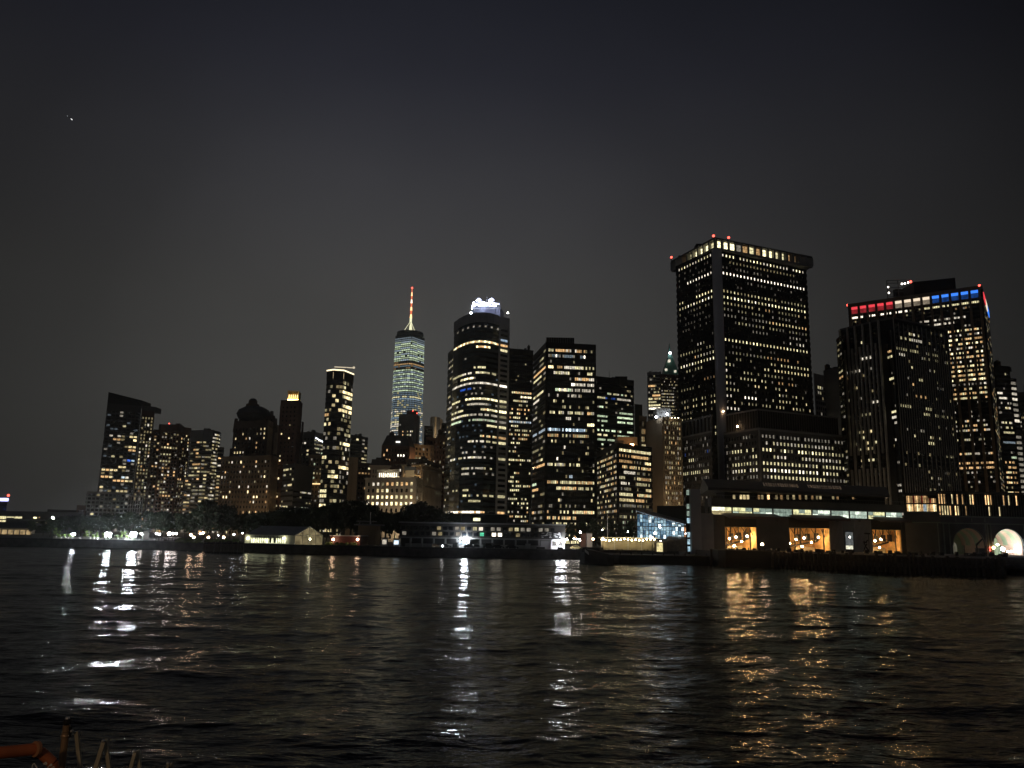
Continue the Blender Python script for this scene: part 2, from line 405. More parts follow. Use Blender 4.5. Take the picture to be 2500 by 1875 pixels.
# ---- long stone office block
b = Bld('long_stone_office_block', 'long brownish stone office block with a regular grid of paired windows')
b.volume([(541, 1116, 640), (664, 1112), (699, 1120, 668)],
         [dict(fh=3.9, bw=3.1, wf=.5, hf=.52, rm=TANSTONE, lit=pat(31, .13, .12, ('wo3', 'ww3', 'wo2', 'ww4', 'wh3'), span=(.1, .3), dimp=.03), top=2.5, pd=.5),
          dict(fh=3.9, bw=3.1, wf=.5, hf=.52, rm=TANSTONE, lit=pat(32, .14, .05, ('wo3', 'ww3', 'wo2'), dimp=.05), top=2.5, pd=.5)], mat=DARKGLASS)
P, H = b.pts([(541, 1116, 640), (664, 1112)])
c = b.part('cornice')
for dz, o in ((0, .9), (-9, .7)):
    dd = (P[1] - P[0]).normalized(); nn = Vector((dd.y, -dd.x)); Lh = (P[1] - P[0]).length
    c.obox((P[0].x - dd.x, P[0].y - dd.y, H + dz - .6), (dd.x * (Lh + 2), dd.y * (Lh + 2), 0), (nn.x * o, nn.y * o, 0), (0, 0, .7), TANSTONE)
b.finish()

# ---- domed dark building
b = Bld('domed_dark_office_building', 'broad dark office building with stepped shoulders and a small cupola on top')
P, H = b.volume([(573, 1030, 690), (655, 1027), (684, 1045, 720)], [dict(fh=3.9, bw=3.6, wf=.42, hf=.5, rm=DARKBROWN, lit=pat(41, .17, .1, ('ww3', 'wo2', 'ww2', 'wh3'), span=(.15, .4), dimp=.04), top=5, pd=.6),
                dict(fh=3.9, bw=3.2, wf=.35, hf=.8, rm=TANSTONE, lit=pat(42, .08, .0, ('wo2', 'wy2'), dimp=.1), top=5, pd=.7)], mat=DARKBROWN)
b.volume([(588, 1015, 694), (672, 1016)], [dict(fh=3.9, bw=4, wf=.4, hf=.5, rm=DARKBROWN, lit=pat(43, .15, 0, dimp=0))], mat=DARKBROWN, depth=26)
b.volume([(600, 1002, 697), (643, 1001)], [None], mat=DARKBROWN, depth=20); b.volume([(642, 1008, 696), (668, 1010)], [None], mat=DARKBROWN, depth=20)
for px, py in ((577, 1022), (590, 1009), (673, 1022), (664, 1004), (645, 1002)):
    q = at(px, py, 696); b.wall.cone((q.x, q.y), 2.4, q.z - 12, 1.4, q.z, DARKBROWN, 8)
cu = b.part('cupola'); q = at(617, 990, 704)
cu.cone((q.x, q.y), 6.5, q.z - 9, 6, q.z + 1, DARKBROWN, 8); cu.cone((q.x, q.y), 4, q.z, 4, q.z + 4, DARKBROWN, 8); cu.ball((q.x, q.y, q.z + 4), 3.6, SLATE, 10, 6, .7)
dm = b.part('dome'); q = at(621, 1002, 699); dm.ball((q.x, q.y, q.z - 4), 15, SLATE, 14, 6, .55)
b.volume([(562, 1096, 688), (600, 1094)], [dict(fh=3.9, bw=3.4, wf=.5, hf=.5, rm=DARKBROWN, lit=pat(44, .3, 0, ('ww3', 'bl2', 'wh2')))], mat=DARKBROWN, depth=20)
b.finish()

# ---- slender dark tower with golden crown
b = Bld('slender_brick_tower', 'slender dark red-brown tower topped by a small golden floodlit crown')
P, H = b.volume([(686, 978, 640), (729, 977), (738, 982, 655)], [dict(fh=3.6, bw=3.3, wf=.35, hf=.42, rm=REDBROWN, lit=pat(51, .13, .0, ('ww3', 'wo3', 'wy2', 'ww4'), dimp=.02), top=4), dict(fh=3.6, bw=2.6, wf=.4, hf=.42, rm=REDBROWN, lit=pat(52, .12, .0, ('ww2', 'wo2'), dimp=.02), top=4)], mat=DARKBROWN, depth=20)
b.volume([(737, 1029, 650), (742, 1031)], [None], mat=DARKBROWN, depth=20)
cr = b.part('floodlit_crown', 'golden floodlit crown'); A = at(705, 977, 645); B = at(730, 977, 645); zt = at(716, 957, 645).z
GOLD = surf('gilded_stone', (.62, .45, .18), .6)
cr.box(A.x, 643, A.z - 1, B.x, 650, zt, GOLD)
for i in range(6):
    x = A.x + (B.x - A.x) * i / 5; cr.box(x - .35, 642.2, A.z, x + .35, 643.1, zt + .8, GOLD)
cl = b.part('crown_lamp')
for i in range(5):
    x = A.x + (B.x - A.x) * (i + .5) / 5; cl.box(x - .7, 641.2, A.z - .6, x + .7, 641.9, A.z + .2, emit('crown_lamp', (1, .70, .28), 30, True))
    cl.box(x - .45, 642.75, A.z + 1.6, x + .45, 642.95, zt - 2.6, emit('crown_window', (1, .72, .30), 2.2))
b.finish()

# ---- dark tower with bright white strips behind
b = Bld('white_strip_topped_tower', 'dark glass tower with short bright white strips near its top')
b.volume([(733, 1056, 800), (768, 1055), (796, 1066, 815)], [dict(fh=3.9, bw=3.4, wf=.6, hf=.5, rm=DGREY, lit=pat(61, .14, .1, ('ww3', 'wy2', 'wh3'), dimp=.1), top=5), dict(fh=3.9, bw=2.2, wf=.7, hf=.4, rel='ribbon', rm=DGREY, lit=pat(62, .15, .45, ('gr2', 'wy2', 'wy3', 'wh2'), dimp=.3), top=6)])
st = b.part('light_strip')
for (x0, y0, x1, y1) in ((759, 1062, 767, 1067), (769, 1067, 777, 1072), (761, 1066, 767, 1070), (778, 1073, 788, 1078)):
    a = at(x0, y0, 797); c = at(x1, y1, 797); st.obox((a.x, 796.5, a.z - .8), (c.x - a.x, 0, c.z - a.z), (0, .5, 0), (0, 0, 1.1), emit('strip_white', (.9, .96, 1), 5))
b.finish()

# ---- low dark office
b = Bld('low_dark_office', 'low plain dark office with few dim window rows, under the slender brick tower')
b.volume([(692, 1137, 600), (720, 1132), (764, 1143, 612)], [dict(fh=3.9, bw=3, rel='ribbon', hf=.4, rm=DGREY, lit=pat(71, .03, .35, ('wy2', 'ww3'), span=(.3, .6), dimp=.1)), dict(fh=3.9, bw=3, rel='ribbon', hf=.35, rm=DGREY, lit=pat(72, .03, .25, ('gr2', 'wy2', 'wh2'), span=(.2, .8), dimp=.1), top=18)], mat=BLACKMETAL)
b.finish()
b = Bld('orange_trimmed_building', 'narrow tan building with an orange-lit cornice, beside the slim glass tower')
b.volume([(755, 1110, 690), (790, 1114)], [dict(fh=3.9, bw=3, wf=.45, hf=.5, rm=TANSTONE, lit=pat(75, .15, .1, ('wo2', 'gr2', 'wy2'), dimp=.1), top=2)], mat=DARKBROWN, depth=18)
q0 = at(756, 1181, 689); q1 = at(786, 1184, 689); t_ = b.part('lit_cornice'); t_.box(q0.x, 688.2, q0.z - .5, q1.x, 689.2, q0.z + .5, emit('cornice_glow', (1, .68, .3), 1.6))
b.finish()

# ---- slim glass tower with lit parapet
b = Bld('slim_glass_tower', 'slim curved glass tower with a white-lit parapet, left of the tall spired tower')
P, H = b.pts([(799, 905, 560), (815, 899, 556), (840, 895, 558), (864, 893, 572)])
big = {}
rows = {}
for k, v in {2: 'r', 3: 'r', 5: 'r', 6: 'r', 9: 'l', 13: 'r', 16: 'l', 18: 'r', 20: 'c', 23: 'l', 24: 'l', 26: 'l', 27: 'r', 28: 'r', 29: 'r', 31: 'c', 33: 'c', 35: 'r', 36: 'r', 41: 'lr', 42: 'r', 43: 'r', 44: 'r', 48: 'r', 49: 'r', 50: 'r', 51: 'r'}.items(): big[k] = v
def face(which):
    rr_ = {}
    for k, v in big.items():
        if which in v: rr_[k] = [(0, 1, .85, ('ww3', 'wy3', 'ww4'))]
    return rr_
b.volume(P, [dict(fh=3.35, bw=2.6, rel='ribbon', hf=.7, sd=.15, rm=BLACKMETAL, lit=pat(81, .04, .0, rows=face('l') | {7: [(.1, 1, .8, 'wo2')]}, dimp=.12), inset=.05, top=7),
             dict(fh=3.35, bw=2.6, rel='ribbon', hf=.7, sd=.15, rm=BLACKMETAL, lit=pat(82, .05, .03, rows=face('c'), dimp=.12), inset=.05, top=7),
             dict(fh=3.35, bw=2.2, rel='ribbon', hf=.7, sd=.15, rm=BLACKMETAL, lit=pat(83, .05, .03, rows=face('r'), dimp=.15), inset=.05, top=7)], mat=BLUEGLASS, H=H, depth=22)
pr = b.part('lit_parapet', 'white-lit parapet')
for k in range(3):
    A, B = P[k], P[k + 1]; d = Vector((B.x - A.x, B.y - A.y, 0)); n = Vector((d.y, -d.x, 0)).normalized()
    pr.obox((A.x, A.y, H - .5), d, n * .6, (0, 0, .9), emit('parapet_light', (1, .84, .52), 2.0))
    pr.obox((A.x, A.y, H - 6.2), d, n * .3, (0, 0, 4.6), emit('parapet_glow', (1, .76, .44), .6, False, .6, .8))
cn = b.part('roof_crane'); q = at(845, 893, 562)
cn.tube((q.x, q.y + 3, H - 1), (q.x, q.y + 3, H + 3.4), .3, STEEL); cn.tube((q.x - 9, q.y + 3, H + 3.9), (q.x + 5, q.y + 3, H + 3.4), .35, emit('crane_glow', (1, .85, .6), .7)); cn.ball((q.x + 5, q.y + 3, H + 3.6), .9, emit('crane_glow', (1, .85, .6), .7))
b.finish()

b = Bld('slab_with_glowing_floors', 'dark glass slab tower whose lower floors glow solid yellow')
rows = {k: [(.3, 1, 1, ('wy3', 'wy4', 'wh3', 'gr3'))] for k in range(8, 22)}
b.volume([(856, 1062, 900), (884, 1066), (898, 1077, 925)], [dict(fh=4, bw=4, rel='ribbon', hf=.55, rm=DGREY, lit=pat(91, .1, .2, rows=rows, dimp=0), top=2, nf=26), dict(fh=4, bw=4, rel='ribbon', hf=.5, rm=DGREY, lit=pat(92, .1, .2, rows={k: [(0, 1, .9, ('wy2', 'wy3', 'gr2'))] for k in range(8, 22)}, dimp=.4), top=2, nf=26)], mat=DGREY)
b.finish()
b = Bld('narrow_beige_slab', 'narrow beige slab with a blank wall at the foot of the slim glass tower')
b.volume([(849, 1115, 580), (860, 1117), (874, 1122, 590)], [None, dict(fh=3.4, bw=2.2, wf=.5, hf=.5, rm=BEIGE, lit=pat(95, .15, .05, ('ww2', 'wh2'), dimp=.05), top=2)], mat=BEIGE)
b.finish()
b = Bld('dark_midrise_office', 'dark office with faint orange window rows, left of the pale mansard building')
b.volume([(872, 1130, 640), (908, 1133)], [dict(fh=3.9, bw=2.6, wf=.6, hf=.4, rm=DARKBROWN, lit=pat(96, .03, .0, rows={1: [(.1, .9, .8, ('wo1', 'wo2'))], 4: [(.6, 1, .9, 'wo2')], 3: [(0, .3, .8, 'wy2'), (.8, 1, 1, 'bl3')]}, dimp=.02), top=2)], mat=DARKBROWN, depth=20)
b.finish()

# ---- tallest spired tower (tapered octagon)
b = Bld('tallest_spired_tower', 'tallest tower, tapering silvery glass with a lit red and white spire')
Yw = 1780.0; cx = at(998, 900, Yw).x; top_z = at(1003, 823, Yw).z; b.base = (cx, Yw, 3)
hb, ht = 34.0, 33.5
rot = R(14)
def octo(t):
    """ring at height fraction t: square below turning into a square turned 45 degrees"""
    B = [Vector((hb * sx_, hb * sy_)) for sx_, sy_ in ((-1, -1), (1, -1), (1, 1), (-1, 1))]
    T = [Vector((ht * 1.0 * c_, ht * 1.0 * s_)) for c_, s_ in ((-1, 0), (0, -1), (1, 0), (0, 1))]
    ring = []
    for i in range(4):
        a = B[i] * (1 - t) + T[i] * t; c = B[i] * (1 - t) + T[(i + 1) % 4] * t
        ring += [a, c]
    cr_, sr = math.cos(rot), math.sin(rot)
    return [Vector((cx + p.x * cr_ - p.y * sr, Yw + p.x * sr + p.y * cr_)) for p in ring]
z_b = 3.0; r0_, r1_ = octo(0.001), octo(.999)
v = [(p.x, p.y, z_b) for p in r0_] + [(p.x, p.y, top_z) for p in r1_]
b.wall.add(v, [tuple(range(7, -1, -1)), tuple(range(8, 16))] + [(i, (i + 1) % 8, 8 + (i + 1) % 8, 8 + i) for i in range(8)], surf('silver_blue_glass', (.05, .06, .07), .15, .2, .05))
nfl = 92
rw = random.Random(5)
for j in range(nfl):
    zz1 = top_z - 2 - j * (top_z - z_b) / (nfl + 2); hh_ = (top_z - z_b) / (nfl + 2)
    if j < 1: continue
    ring = octo((zz1 - z_b) / (top_z - z_b)); ring2 = octo((zz1 - hh_ * .62 - z_b) / (top_z - z_b))
    row = rw.random()
    for i in range(8):
        A, B = ring[i], ring[(i + 1) % 8]; A2, B2 = ring2[i], ring2[(i + 1) % 8]
        d = B - A; n2 = Vector((d.y, -d.x, 0)); 
        if n2.y > -.05 * n2.length or d.length < 1.5: continue
        n3 = n2.normalized(); nseg = max(1, int(d.length / 5.5))
        for k in range(nseg):
            if j <= 12: key = 'cw1' if j < 3 else ('gr2', 'cw2', 'gr3')[(j + (k > 2)) % 3] if rw.random() < .97 else 'dk'
            elif j <= 16: key = ('dk', 'wo2', 'lb1', 'dk')[j - 13] if rw.random() < .8 else 'wo1'
            elif j <= 27: key = ('gr3' if rw.random() < .4 else 'gr2') if j % 2 else ('cw1' if rw.random() < .7 else 'cw2')
            elif j < 62: key = (('wy3', 'wh3', 'wh2', 'lb2')[int(row * 40) % 4] if rw.random() < .8 else 'lb1') if row > .42 else ('lb1' if rw.random() < .75 else 'wy2')
            else: key = ('wy3', 'wy2', 'gr3')[int(row * 30) % 3] if rw.random() < .85 else 'gr1'
            if key == 'dk': continue
            a0, a1 = (k + .08) / nseg, (k + .92) / nseg
            p0 = A2.lerp(B2, a0); p1 = A2.lerp(B2, a1); p2 = A.lerp(B, a1); p3 = A.lerp(B, a0)
            zlo = zz1 - hh_ * .62
            b.win.append(([Vector((p0.x, p0.y, zlo)) + n3 * .1, Vector((p1.x, p1.y, zlo)) + n3 * .1, Vector((p2.x, p2.y, zz1)) + n3 * .1, Vector((p3.x, p3.y, zz1)) + n3 * .1], n3, key))
pp = b.part('parapet_ring'); pp.cone((cx, Yw), 30, top_z, 31, top_z + 4.5, DGREY, 20)
for i in range(20):
    a = 2 * math.pi * i / 20; pp.tube((cx + 29 * math.cos(a), Yw + 29 * math.sin(a), top_z + 4), (cx + 29 * math.cos(a), Yw + 29 * math.sin(a), top_z + 8.5), .6, DGREY)
pp.cone((cx, Yw), 30, top_z + 8, 30, top_z + 9.4, DGREY, 24)
tip = at(1008, 703, Yw).z
sp = b.part('spire')
seg = [(0.0, 3.4, 'y'), (.10, 3.0, 'y'), (.20, 2.4, 'y'), (.34, 2.6, 'o'), (.42, 1.9, 'r'), (.5, 2.4, 'o'), (.58, 1.7, 'r'), (.66, 2.1, 'w'), (.74, 1.5, 'r'), (.82, 1.7, 'o'), (.9, 1.2, 'r'), (.97, 1.0, 'r'), (1, .5, 'r')]
zc = lambda t: top_z + 8 + (tip - top_z - 8) * t
EMS = dict(y=emit('spire_yellow', (1, .97, .62), 1.2), o=emit('spire_orange', (1, .55, .25), 2.6), r=emit('spire_red', (1, .22, .10), 1.1), w=emit('spire_white', (1, .80, .60), 2.6))
for (t0, ra, c0), (t1, rb, _) in zip(seg, seg[1:]): sp.cone((cx, Yw), ra, zc(t0), rb, zc(t1), EMS[c0], 8)
gy = b.part('spire_stay')
for i in range(6):
    a = math.pi * 2 * i / 6 + .3; gy.tube((cx + 17 * math.cos(a), Yw + 17 * math.sin(a), top_z + 9), (cx, Yw, zc(.28)), .55, EMS['y'] if i % 2 else STEEL)
bt = b.part('spire_beacon'); bt.ball((cx, Yw, tip), 2.2, RED_L)
rc = b.part('roof_crowd_of_machines'); rc.cone((cx, Yw), 20, top_z + 4, 13, top_z + 11, STEEL, 12)
b.parts = [((n if n != 'roof_crowd_of_machines' else 'roof_plant'), m_, l_, k_) for n, m_, l_, k_ in b.parts]
b.finish()

# ---- cluster in front of the spired tower
b = Bld('grey_lift_core_tower', 'grey tower with a vertical line of orange windows, before the spired tower')
P, H = b.volume([(974, 1012, 900), (1012, 1011), (1026, 1016, 915)], [dict(nc=9, nf=34, wf=.5, hf=.5, lit=pat(101, .0, .0, rows={k: [(.22, .30, 1, 'wo3'), (.6, .75, .35, ('wy2', 'ww2')), (.8, 1, .7, ('wy3', 'wh3'))] for k in range(4, 24)}, dimp=0), rm=None, top=2, dark=False), None], mat=GREY)
b.volume([(993, 1003, 905), (1020, 1003)], [None], mat=DGREY, depth=12); beacon(b, at(1008, 1003, 903)); beacon(b, at(1018, 1009, 899))
b.finish()
b = Bld('pale_ribbed_tower', 'pale beige vertically ribbed tower between the spired tower and the curved glass tower')
P, H = b.volume([(1051, 1019, 820), (1063, 1018), (1079, 1030, 840)], [None, dict(nc=5, nf=1, wf=.4, hf=.97, rel='ribs', rm=BEIGE, pd=.8, top=.5, lit=lambda *a: 'dk')], mat=BEIGE)
b.volume([(1054, 1017, 815), (1075, 1024)], [None], mat=DGREY, depth=10)
for px, py, yy in ((1060, 1078, 796), (1082, 1080, 806)):
    q = at(px, py, yy); m_ = b.part('wall_floodlight'); m_.tube((q.x, yy + 22, q.z - 1), q, .15, BLACKMETAL); m_.ball(q, .8, emit('wall_flood', (1, .80, .52), 420, True), 8, 5)  # lamps added to brighten the pale ribbed walls
b.finish()
b = Bld('low_dark_block', 'small black block with a flat roof right beside the spired tower')
b.volume([(1036, 1040, 780), (1058, 1042)], [dict(fh=4, bw=3, wf=.7, hf=.5, rm=BLACKMETAL, lit=pat(104, .02, .0, rows={7: [(0, 1, 1, 'wy2')], 12: [(.3, 1, 1, 'ww3')]}, dimp=.03))], mat=BLACKMETAL, depth=20)
b.finish()
b = Bld('dark_cube_building', 'small dark block with two white lights, left of the curved glass tower')
b.volume([(1078, 1033, 760), (1094, 1035)], [dict(nc=2, nf=22, wf=.4, hf=.4, rm=BLACKMETAL, lit=lambda i, j, nc, nf: 'wh4' if i == 1 and j in (1, 3) else 'dk')], mat=BLACKMETAL, depth=20)
b.finish()
b = Bld('mansard_hotel', 'brown building with a dark mansard roof and three dazzling white windows')
P, H = b.volume([(932, 1088, 620), (1000, 1090), (1014, 1094, 635)], [dict(nc=9, nf=18, wf=.4, hf=.5, rm=REDBROWN, lit=pat(106, .1, .0, rows={0: [(0, .3, .4, 'wo3')], 1: [(0, .3, .6, 'wo3'), (.52, .66, 1, 'wh4'), (.70, .78, 1, 'wh4'), (.82, .92, 1, 'wh4')], 2: [(0, .3, .6, 'wo3')]}, dimp=.02)), None], mat=REDBROWN)
F = b.foot(P, 0); c_ = sum((Vector((p.x, p.y)) for p in F), Vector((0, 0))) / 4
zt = at(960, 1064, 625).z
ro = b.part('mansard_roof'); ro.prism(F, H, zt, SLATE, top=[c_ + (Vector((p.x, p.y)) - c_) * .72 for p in F])
q = at(952, 1058, 625); ro.cone((q.x, q.y + 10), 2.6, q.z - 5, 2.2, q.z + 1, SLATE, 8); ro.cone((q.x, q.y + 10), 2.4, q.z + 1, .6, q.z + 3, SLATE, 8)
dw = b.part('dormer_light'); q = at(972, 1079, 622); dw.box(q.x - 1.6, 621, q.z - .5, q.x + 1.6, 622.5, q.z + .5, emit('dormer', (1, .95, .85), 2.0))
b.finish()
b = Bld('brown_stepped_block', 'brown stepped stone block with greenish lit windows, rising right of the mansard hotel')
b.volume([(1010, 1085, 640), (1050, 1088), (1075, 1098, 665)], [dict(fh=3.9, bw=3.0, wf=.45, hf=.55, rm=TANSTONE, lit=pat(107, .08, .0, rows={3: [(.5, 1, .7, ('gr3', 'wy2'))], 5: [(.6, 1, .8, 'gr3')], 7: [(.1, .4, .6, 'ww3')]}, dimp=.12)), dict(fh=3.9, bw=3.0, wf=.45, hf=.55, rm=TANSTONE, lit=pat(108, .1, .0, ('gr3', 'wy2'), dimp=.05))], mat=DARKBROWN)
b.volume([(1040, 1068, 650), (1090, 1072)], [dict(fh=3.9, bw=3.0, wf=.45, hf=.55, rm=DARKBROWN, lit=pat(109, .03, 0))], mat=DARKBROWN, depth=20)
b.volume([(1068, 1060, 655), (1092, 1064)], [None], mat=DARKBROWN, depth=12)
for px, py, yy in ((1022, 1132, 625), (1048, 1136, 632)):
    q = at(px, py, yy); m_ = b.part('wall_floodlight'); m_.tube((q.x, yy + 12, q.z), q, .12, BLACKMETAL); m_.ball(q, .5, emit('wall_flood2', (1, .66, .34), 260, True), 8, 5)  # lamps added to bring out the stepped brown walls
b.finish()
b = Bld('corniced_stone_building', 'long corniced stone building warmly floodlit under its cornice, left of the curved glass tower')
P, H = b.volume([(983, 1136, 520), (1030, 1134), (1078, 1152, 560)], [dict(fh=4.1, bw=2.9, wf=.42, hf=.62, rm=PALESTONE, lit=pat(110, .03, .0, ('wy2', 'wh2'), dimp=.02), top=2.5, pd=.5), dict(fh=4.1, bw=2.5, wf=.45, hf=.66, rm=STONE, lit=pat(111, .03, .0, ('wy3', 'gr3'), dimp=.03), top=2.5, pd=.6)], mat=DARKBROWN)
b.volume([(991, 1122, 526), (1031, 1121), (1076, 1138, 566)], [dict(nc=6, nf=1, wf=.4, hf=.6, rm=TANSTONE, lit=pat(112, .2, 0)), dict(nc=9, nf=1, wf=.4, hf=.6, rm=TANSTONE, lit=pat(113, .2, 0))], mat=SLATE, z0=H)
co = b.part('cornice')
for k in range(2):
    A, B = P[k], P[k + 1]; d = Vector((B.x - A.x, B.y - A.y, 0)); n = Vector((d.y, -d.x, 0)).normalized()
    co.obox((A.x - n.x * -.2, A.y, H - .7), d, n * 1.6, (0, 0, 1.0), PALESTONE); co.obox((A.x, A.y, H - 14), d, n * .9, (0, 0, .6), PALESTONE)
fl = b.part('cornice_lamp')
for t_ in (.15, .4, .65, .9):
    A, B = P[0], P[1]; q = A.lerp(B, t_); fl.box(q.x - .4, q.y - 3.0, H - 12.6, q.x + .4, q.y - 2.4, H - 12.2, emit('facade_lamp', (1, .60, .25), 110, True))
b.finish()
b = Bld('pale_mansard_building', 'pale stone building with a slate mansard top, left of the brightly lit arched-window building')
P, H = b.volume([(905, 1138, 540), (952, 1139)], [dict(nc=6, nf=12, wf=.35, hf=.6, rm=PALESTONE, lit=pat(115, .03, 0, dimp=0), top=1.5, pd=.4)], mat=DARKBROWN, depth=20)
F = b.foot(P, 20); zt = at(925, 1121, 540).z; ro = b.part('mansard_roof'); cc = (F[0] + F[2]) / 2
ro.prism([Vector((p.x, p.y)) for p in F], H, zt, SLATE, top=[cc + (Vector((p.x, p.y)) - cc) * .92 for p in F])
co = b.part('cornice'); co.box(P[0].x - .8, P[0].y - 1.2, H - .5, P[1].x + .8, P[0].y + .5, H + .6, PALESTONE)
b.volume([(918, 1117, 548), (936, 1117)], [None], mat=SLATE, depth=8)
b.finish()
# arched-window building
b = Bld('arched_window_building', 'white stone office with rows of glowing arched windows and a floodlit attic')
rows = {0: [(.1, 1, .9, ('ww3', 'wo3', 'wh3'))], 1: [(.15, .75, .85, ('ww3', 'wy4', 'wy3')), (.75, 1, .6, ('cw2', 'wy2'))], 2: [(.05, 1, .95, ('wy4', 'ww4', 'wy3'))], 3: [(.03, 1, 1, ('wy4', 'ww4', 'wh4'))], 4: [(0, 1, .12, 'wo2')], 5: [(.1, 1, .85, ('ww3', 'wy4'))], 6: [(.1, 1, .8, ('ww3', 'wo3'))], 7: [(0, 1, .5, 'ww2')]}
P, H = b.volume([(893, 1168, 480), (1016, 1166), (1031, 1178, 500)], [dict(nc=10, nf=9, wf=.52, hf=.55, rm=PALESTONE, lit=pat(120, .1, .0, rows=rows, dimp=.05), top=1.6, pd=.5), dict(nc=3, nf=9, wf=.5, hf=.55, rm=PALESTONE, lit=pat(121, .25, 0, ('ww3', 'wh3', 'wy2')), top=1.6, pd=.5)], mat=DARKBROWN)
ro = b.part('mansard_roof'); F = b.foot(P, 0)
b.volume([(922, 1148, 490), (975, 1147)], [dict(nc=9, nf=1, wf=.6, hf=.5, lit=lambda *a: 'wh4', rm=PALESTONE, top=.4)], mat=PALESTONE, depth=12, z0=H)
b.volume([(990, 1148, 492), (1012, 1148)], [None], mat=BEIGE, depth=8, z0=H)
fl = b.part('attic_lamp')
for px in (930, 945, 960, 975, 985, 1000, 1010):
    q = at(px, 1167, 484); fl.box(q.x - .7, 483, H, q.x + .7, 483.6, H + .7, emit('attic_lamp', (1, .88, .62), 30, True))
ar = b.part('window_arch')
A, B = P[0], P[1]; d = (B - A); Lw = d.length; d = d / Lw
for i in range(10):
    c = A + d * (1 + (i + .5) * (Lw - 2) / 10); zz = H - 1.6 - 3.5 * (H - 1.6 - 3) / 9 + 1.05
    pts = [Vector((c.x + d.x * 1.5 * math.cos(a), c.y + d.y * 1.5 * math.cos(a) - .06, zz + 1.2 * math.sin(a))) for a in [math.pi * k / 8 for k in range(9)]]
    ar.add(pts + [p + Vector((0, -.05, 0)) for p in pts], [tuple(range(9)), tuple(range(17, 8, -1))], wmat('wy4'))
co = b.part('cornice'); co.box(P[0].x - .6, P[0].y - 1.3, H - 5.4, P[1].x + .6, P[0].y + .2, H - 4.9, PALESTONE); co.box(P[0].x - .6, P[0].y - 1.3, H - .6, P[1].x + .6, P[0].y + .2, H, PALESTONE)
b.finish()
# ---- curved glass tower with the rooftop sign
b = Bld('curved_glass_tower', 'curved dark glass tower with a light grey window strip down its right edge'); b.clamp = None
Hc = at(1200, 766, 430).z
LP, MP, RP = at(1110, 786, 452), at(1160, 768, 430), at(1219, 764, 436)
pl = []
for k in range(9):
    t = k / 8; p = LP * (1 - t) ** 2 + (MP * 2 - (LP + RP) / 2) * 2 * t * (1 - t) + RP * t * t; pl.append(Vector((p.x, p.y)))
RE = at(1244, 766, 441); pl2 = [pl[-1], Vector((RE.x, RE.y))]
rows = {2: [(.35, .75, .0, 'wy3')], 3: [(0, 1, 1, ('wy3', 'wy4', 'wo3'))], 4: [(.55, .85, .9, ('wo3', 'wy4'))], 8: [(.5, .8, .6, 'wy3')], 9: [(0, .95, .85, ('wy3', 'wy2', 'wh3'))], 10: [(.2, .5, 1, ('wy3', 'wy4'))],
        11: [(0, 1, .95, ('wh2', 'wh3'))], 12: [(.2, .5, .9, 'bl2')], 14: [(0, .2, .9, 'wy3'), (.35, 1, 1, ('wy3', 'wy4', 'wy2'))], 15: [(.05, 1, .5, ('wy2', 'wh2'))], 16: [(0, .3, .8, 'wy3'), (.65, 1, 1, ('wy3', 'wo3', 'wy4'))],
        17: [(0, .4, 1, ('wy3', 'wh3')), (.4, 1, .5, 'wh2')], 18: [(0, .25, 1, 'gr3'), (.4, 1, .7, ('gr2', 'wh2'))], 19: [(.8, 1, 1, 'wy3')], 21: [(.65, 1, .9, ('wy3', 'wo3'))], 22: [(.4, 1, .8, ('wh3', 'wy2'))], 24: [(.3, .6, .7, 'wh2')],
        25: [(0, .6, .8, ('wy2', 'wh3')), (.6, 1, .4, 'wh2')], 27: [(.3, 1, .7, ('wy2', 'wh2'))], 28: [(.3, .6, .5, 'wh2')], 31: [(.1, .6, .5, 'wy2')], 32: [(.35, 1, .8, ('wy2', 'wy3'))], 33: [(.3, .7, .6, 'wy2')], 35: [(0, .8, 1, ('wh3', 'wo3', 'wh4'))],
        36: [(.2, .35, 1, 'wh2')], 39: [(0, 1, .25, ('wh1', 'bl1'))], 40: [(.2, 1, .5, ('wy2', 'wh2'))]}
for k in range(8):
    def lf(i, j, nc, nf, k=k, f=pat(200, .012, 0, rows=rows, dimp=.05, dim=('lb0', 'wh1'))):
        return f(k * 3 + i, j, 24, nf)
    b.facade(pl[k], pl[k + 1], 3, Hc, nc=3, nf=41, rel='ribbon', hf=.42, sd=.15, rm=surf('blue_grey_spandrel', (.025, .036, .042), .22, .2, .1), lit=lf, inset=.02, top=6.0)
b.wall.prism(pl + [pl[-1] + pl[-1].normalized() * 30, pl[0] + pl[0].normalized() * 22], 3, Hc, BLUEGLASS); b.base = (pl[0].x, pl[0].y, 3)
par = b.part('parapet', 'grey parapet band')
for k in range(8):
    A, B = pl[k], pl[k + 1]; d = Vector((B.x - A.x, B.y - A.y, 0)); n = Vector((d.y, -d.x, 0)).normalized(); par.obox((A.x, A.y, Hc - 5.2), d, n * .4, (0, 0, 5.6), GREY)
rows2 = {2: 'lb2', 3: 'wo3', 4: 'wy3', 11: 'wh4', 14: 'wy3', 15: 'wy1', 16: 'wy4', 17: 'wy1', 18: 'wh1', 19: 'wy3', 21: 'wo2', 22: 'wy3', 25: 'wy2', 32: 'wy2', 35: 'wo3'}
b.wall.prism(pl2 + [pl2[1] + pl2[1].normalized() * 24, pl2[0] + pl2[0].normalized() * 24], 3, Hc, LGREY)
b.facade(pl2[0], pl2[1], 3, Hc, nc=1, nf=41, rel='grid', wf=.8, hf=.5, pd=.3, sd=.3, rm=LGREY, lit=lambda i, j, nc, nf: rows2.get(j, 'dk'), inset=.5, top=6)
pt = b.part('penthouse', 'round dark penthouse drum'); q0, q1 = at(1152, 760, 448), at(1221, 764, 448); zt = at(1185, 748, 448).z
ph = []
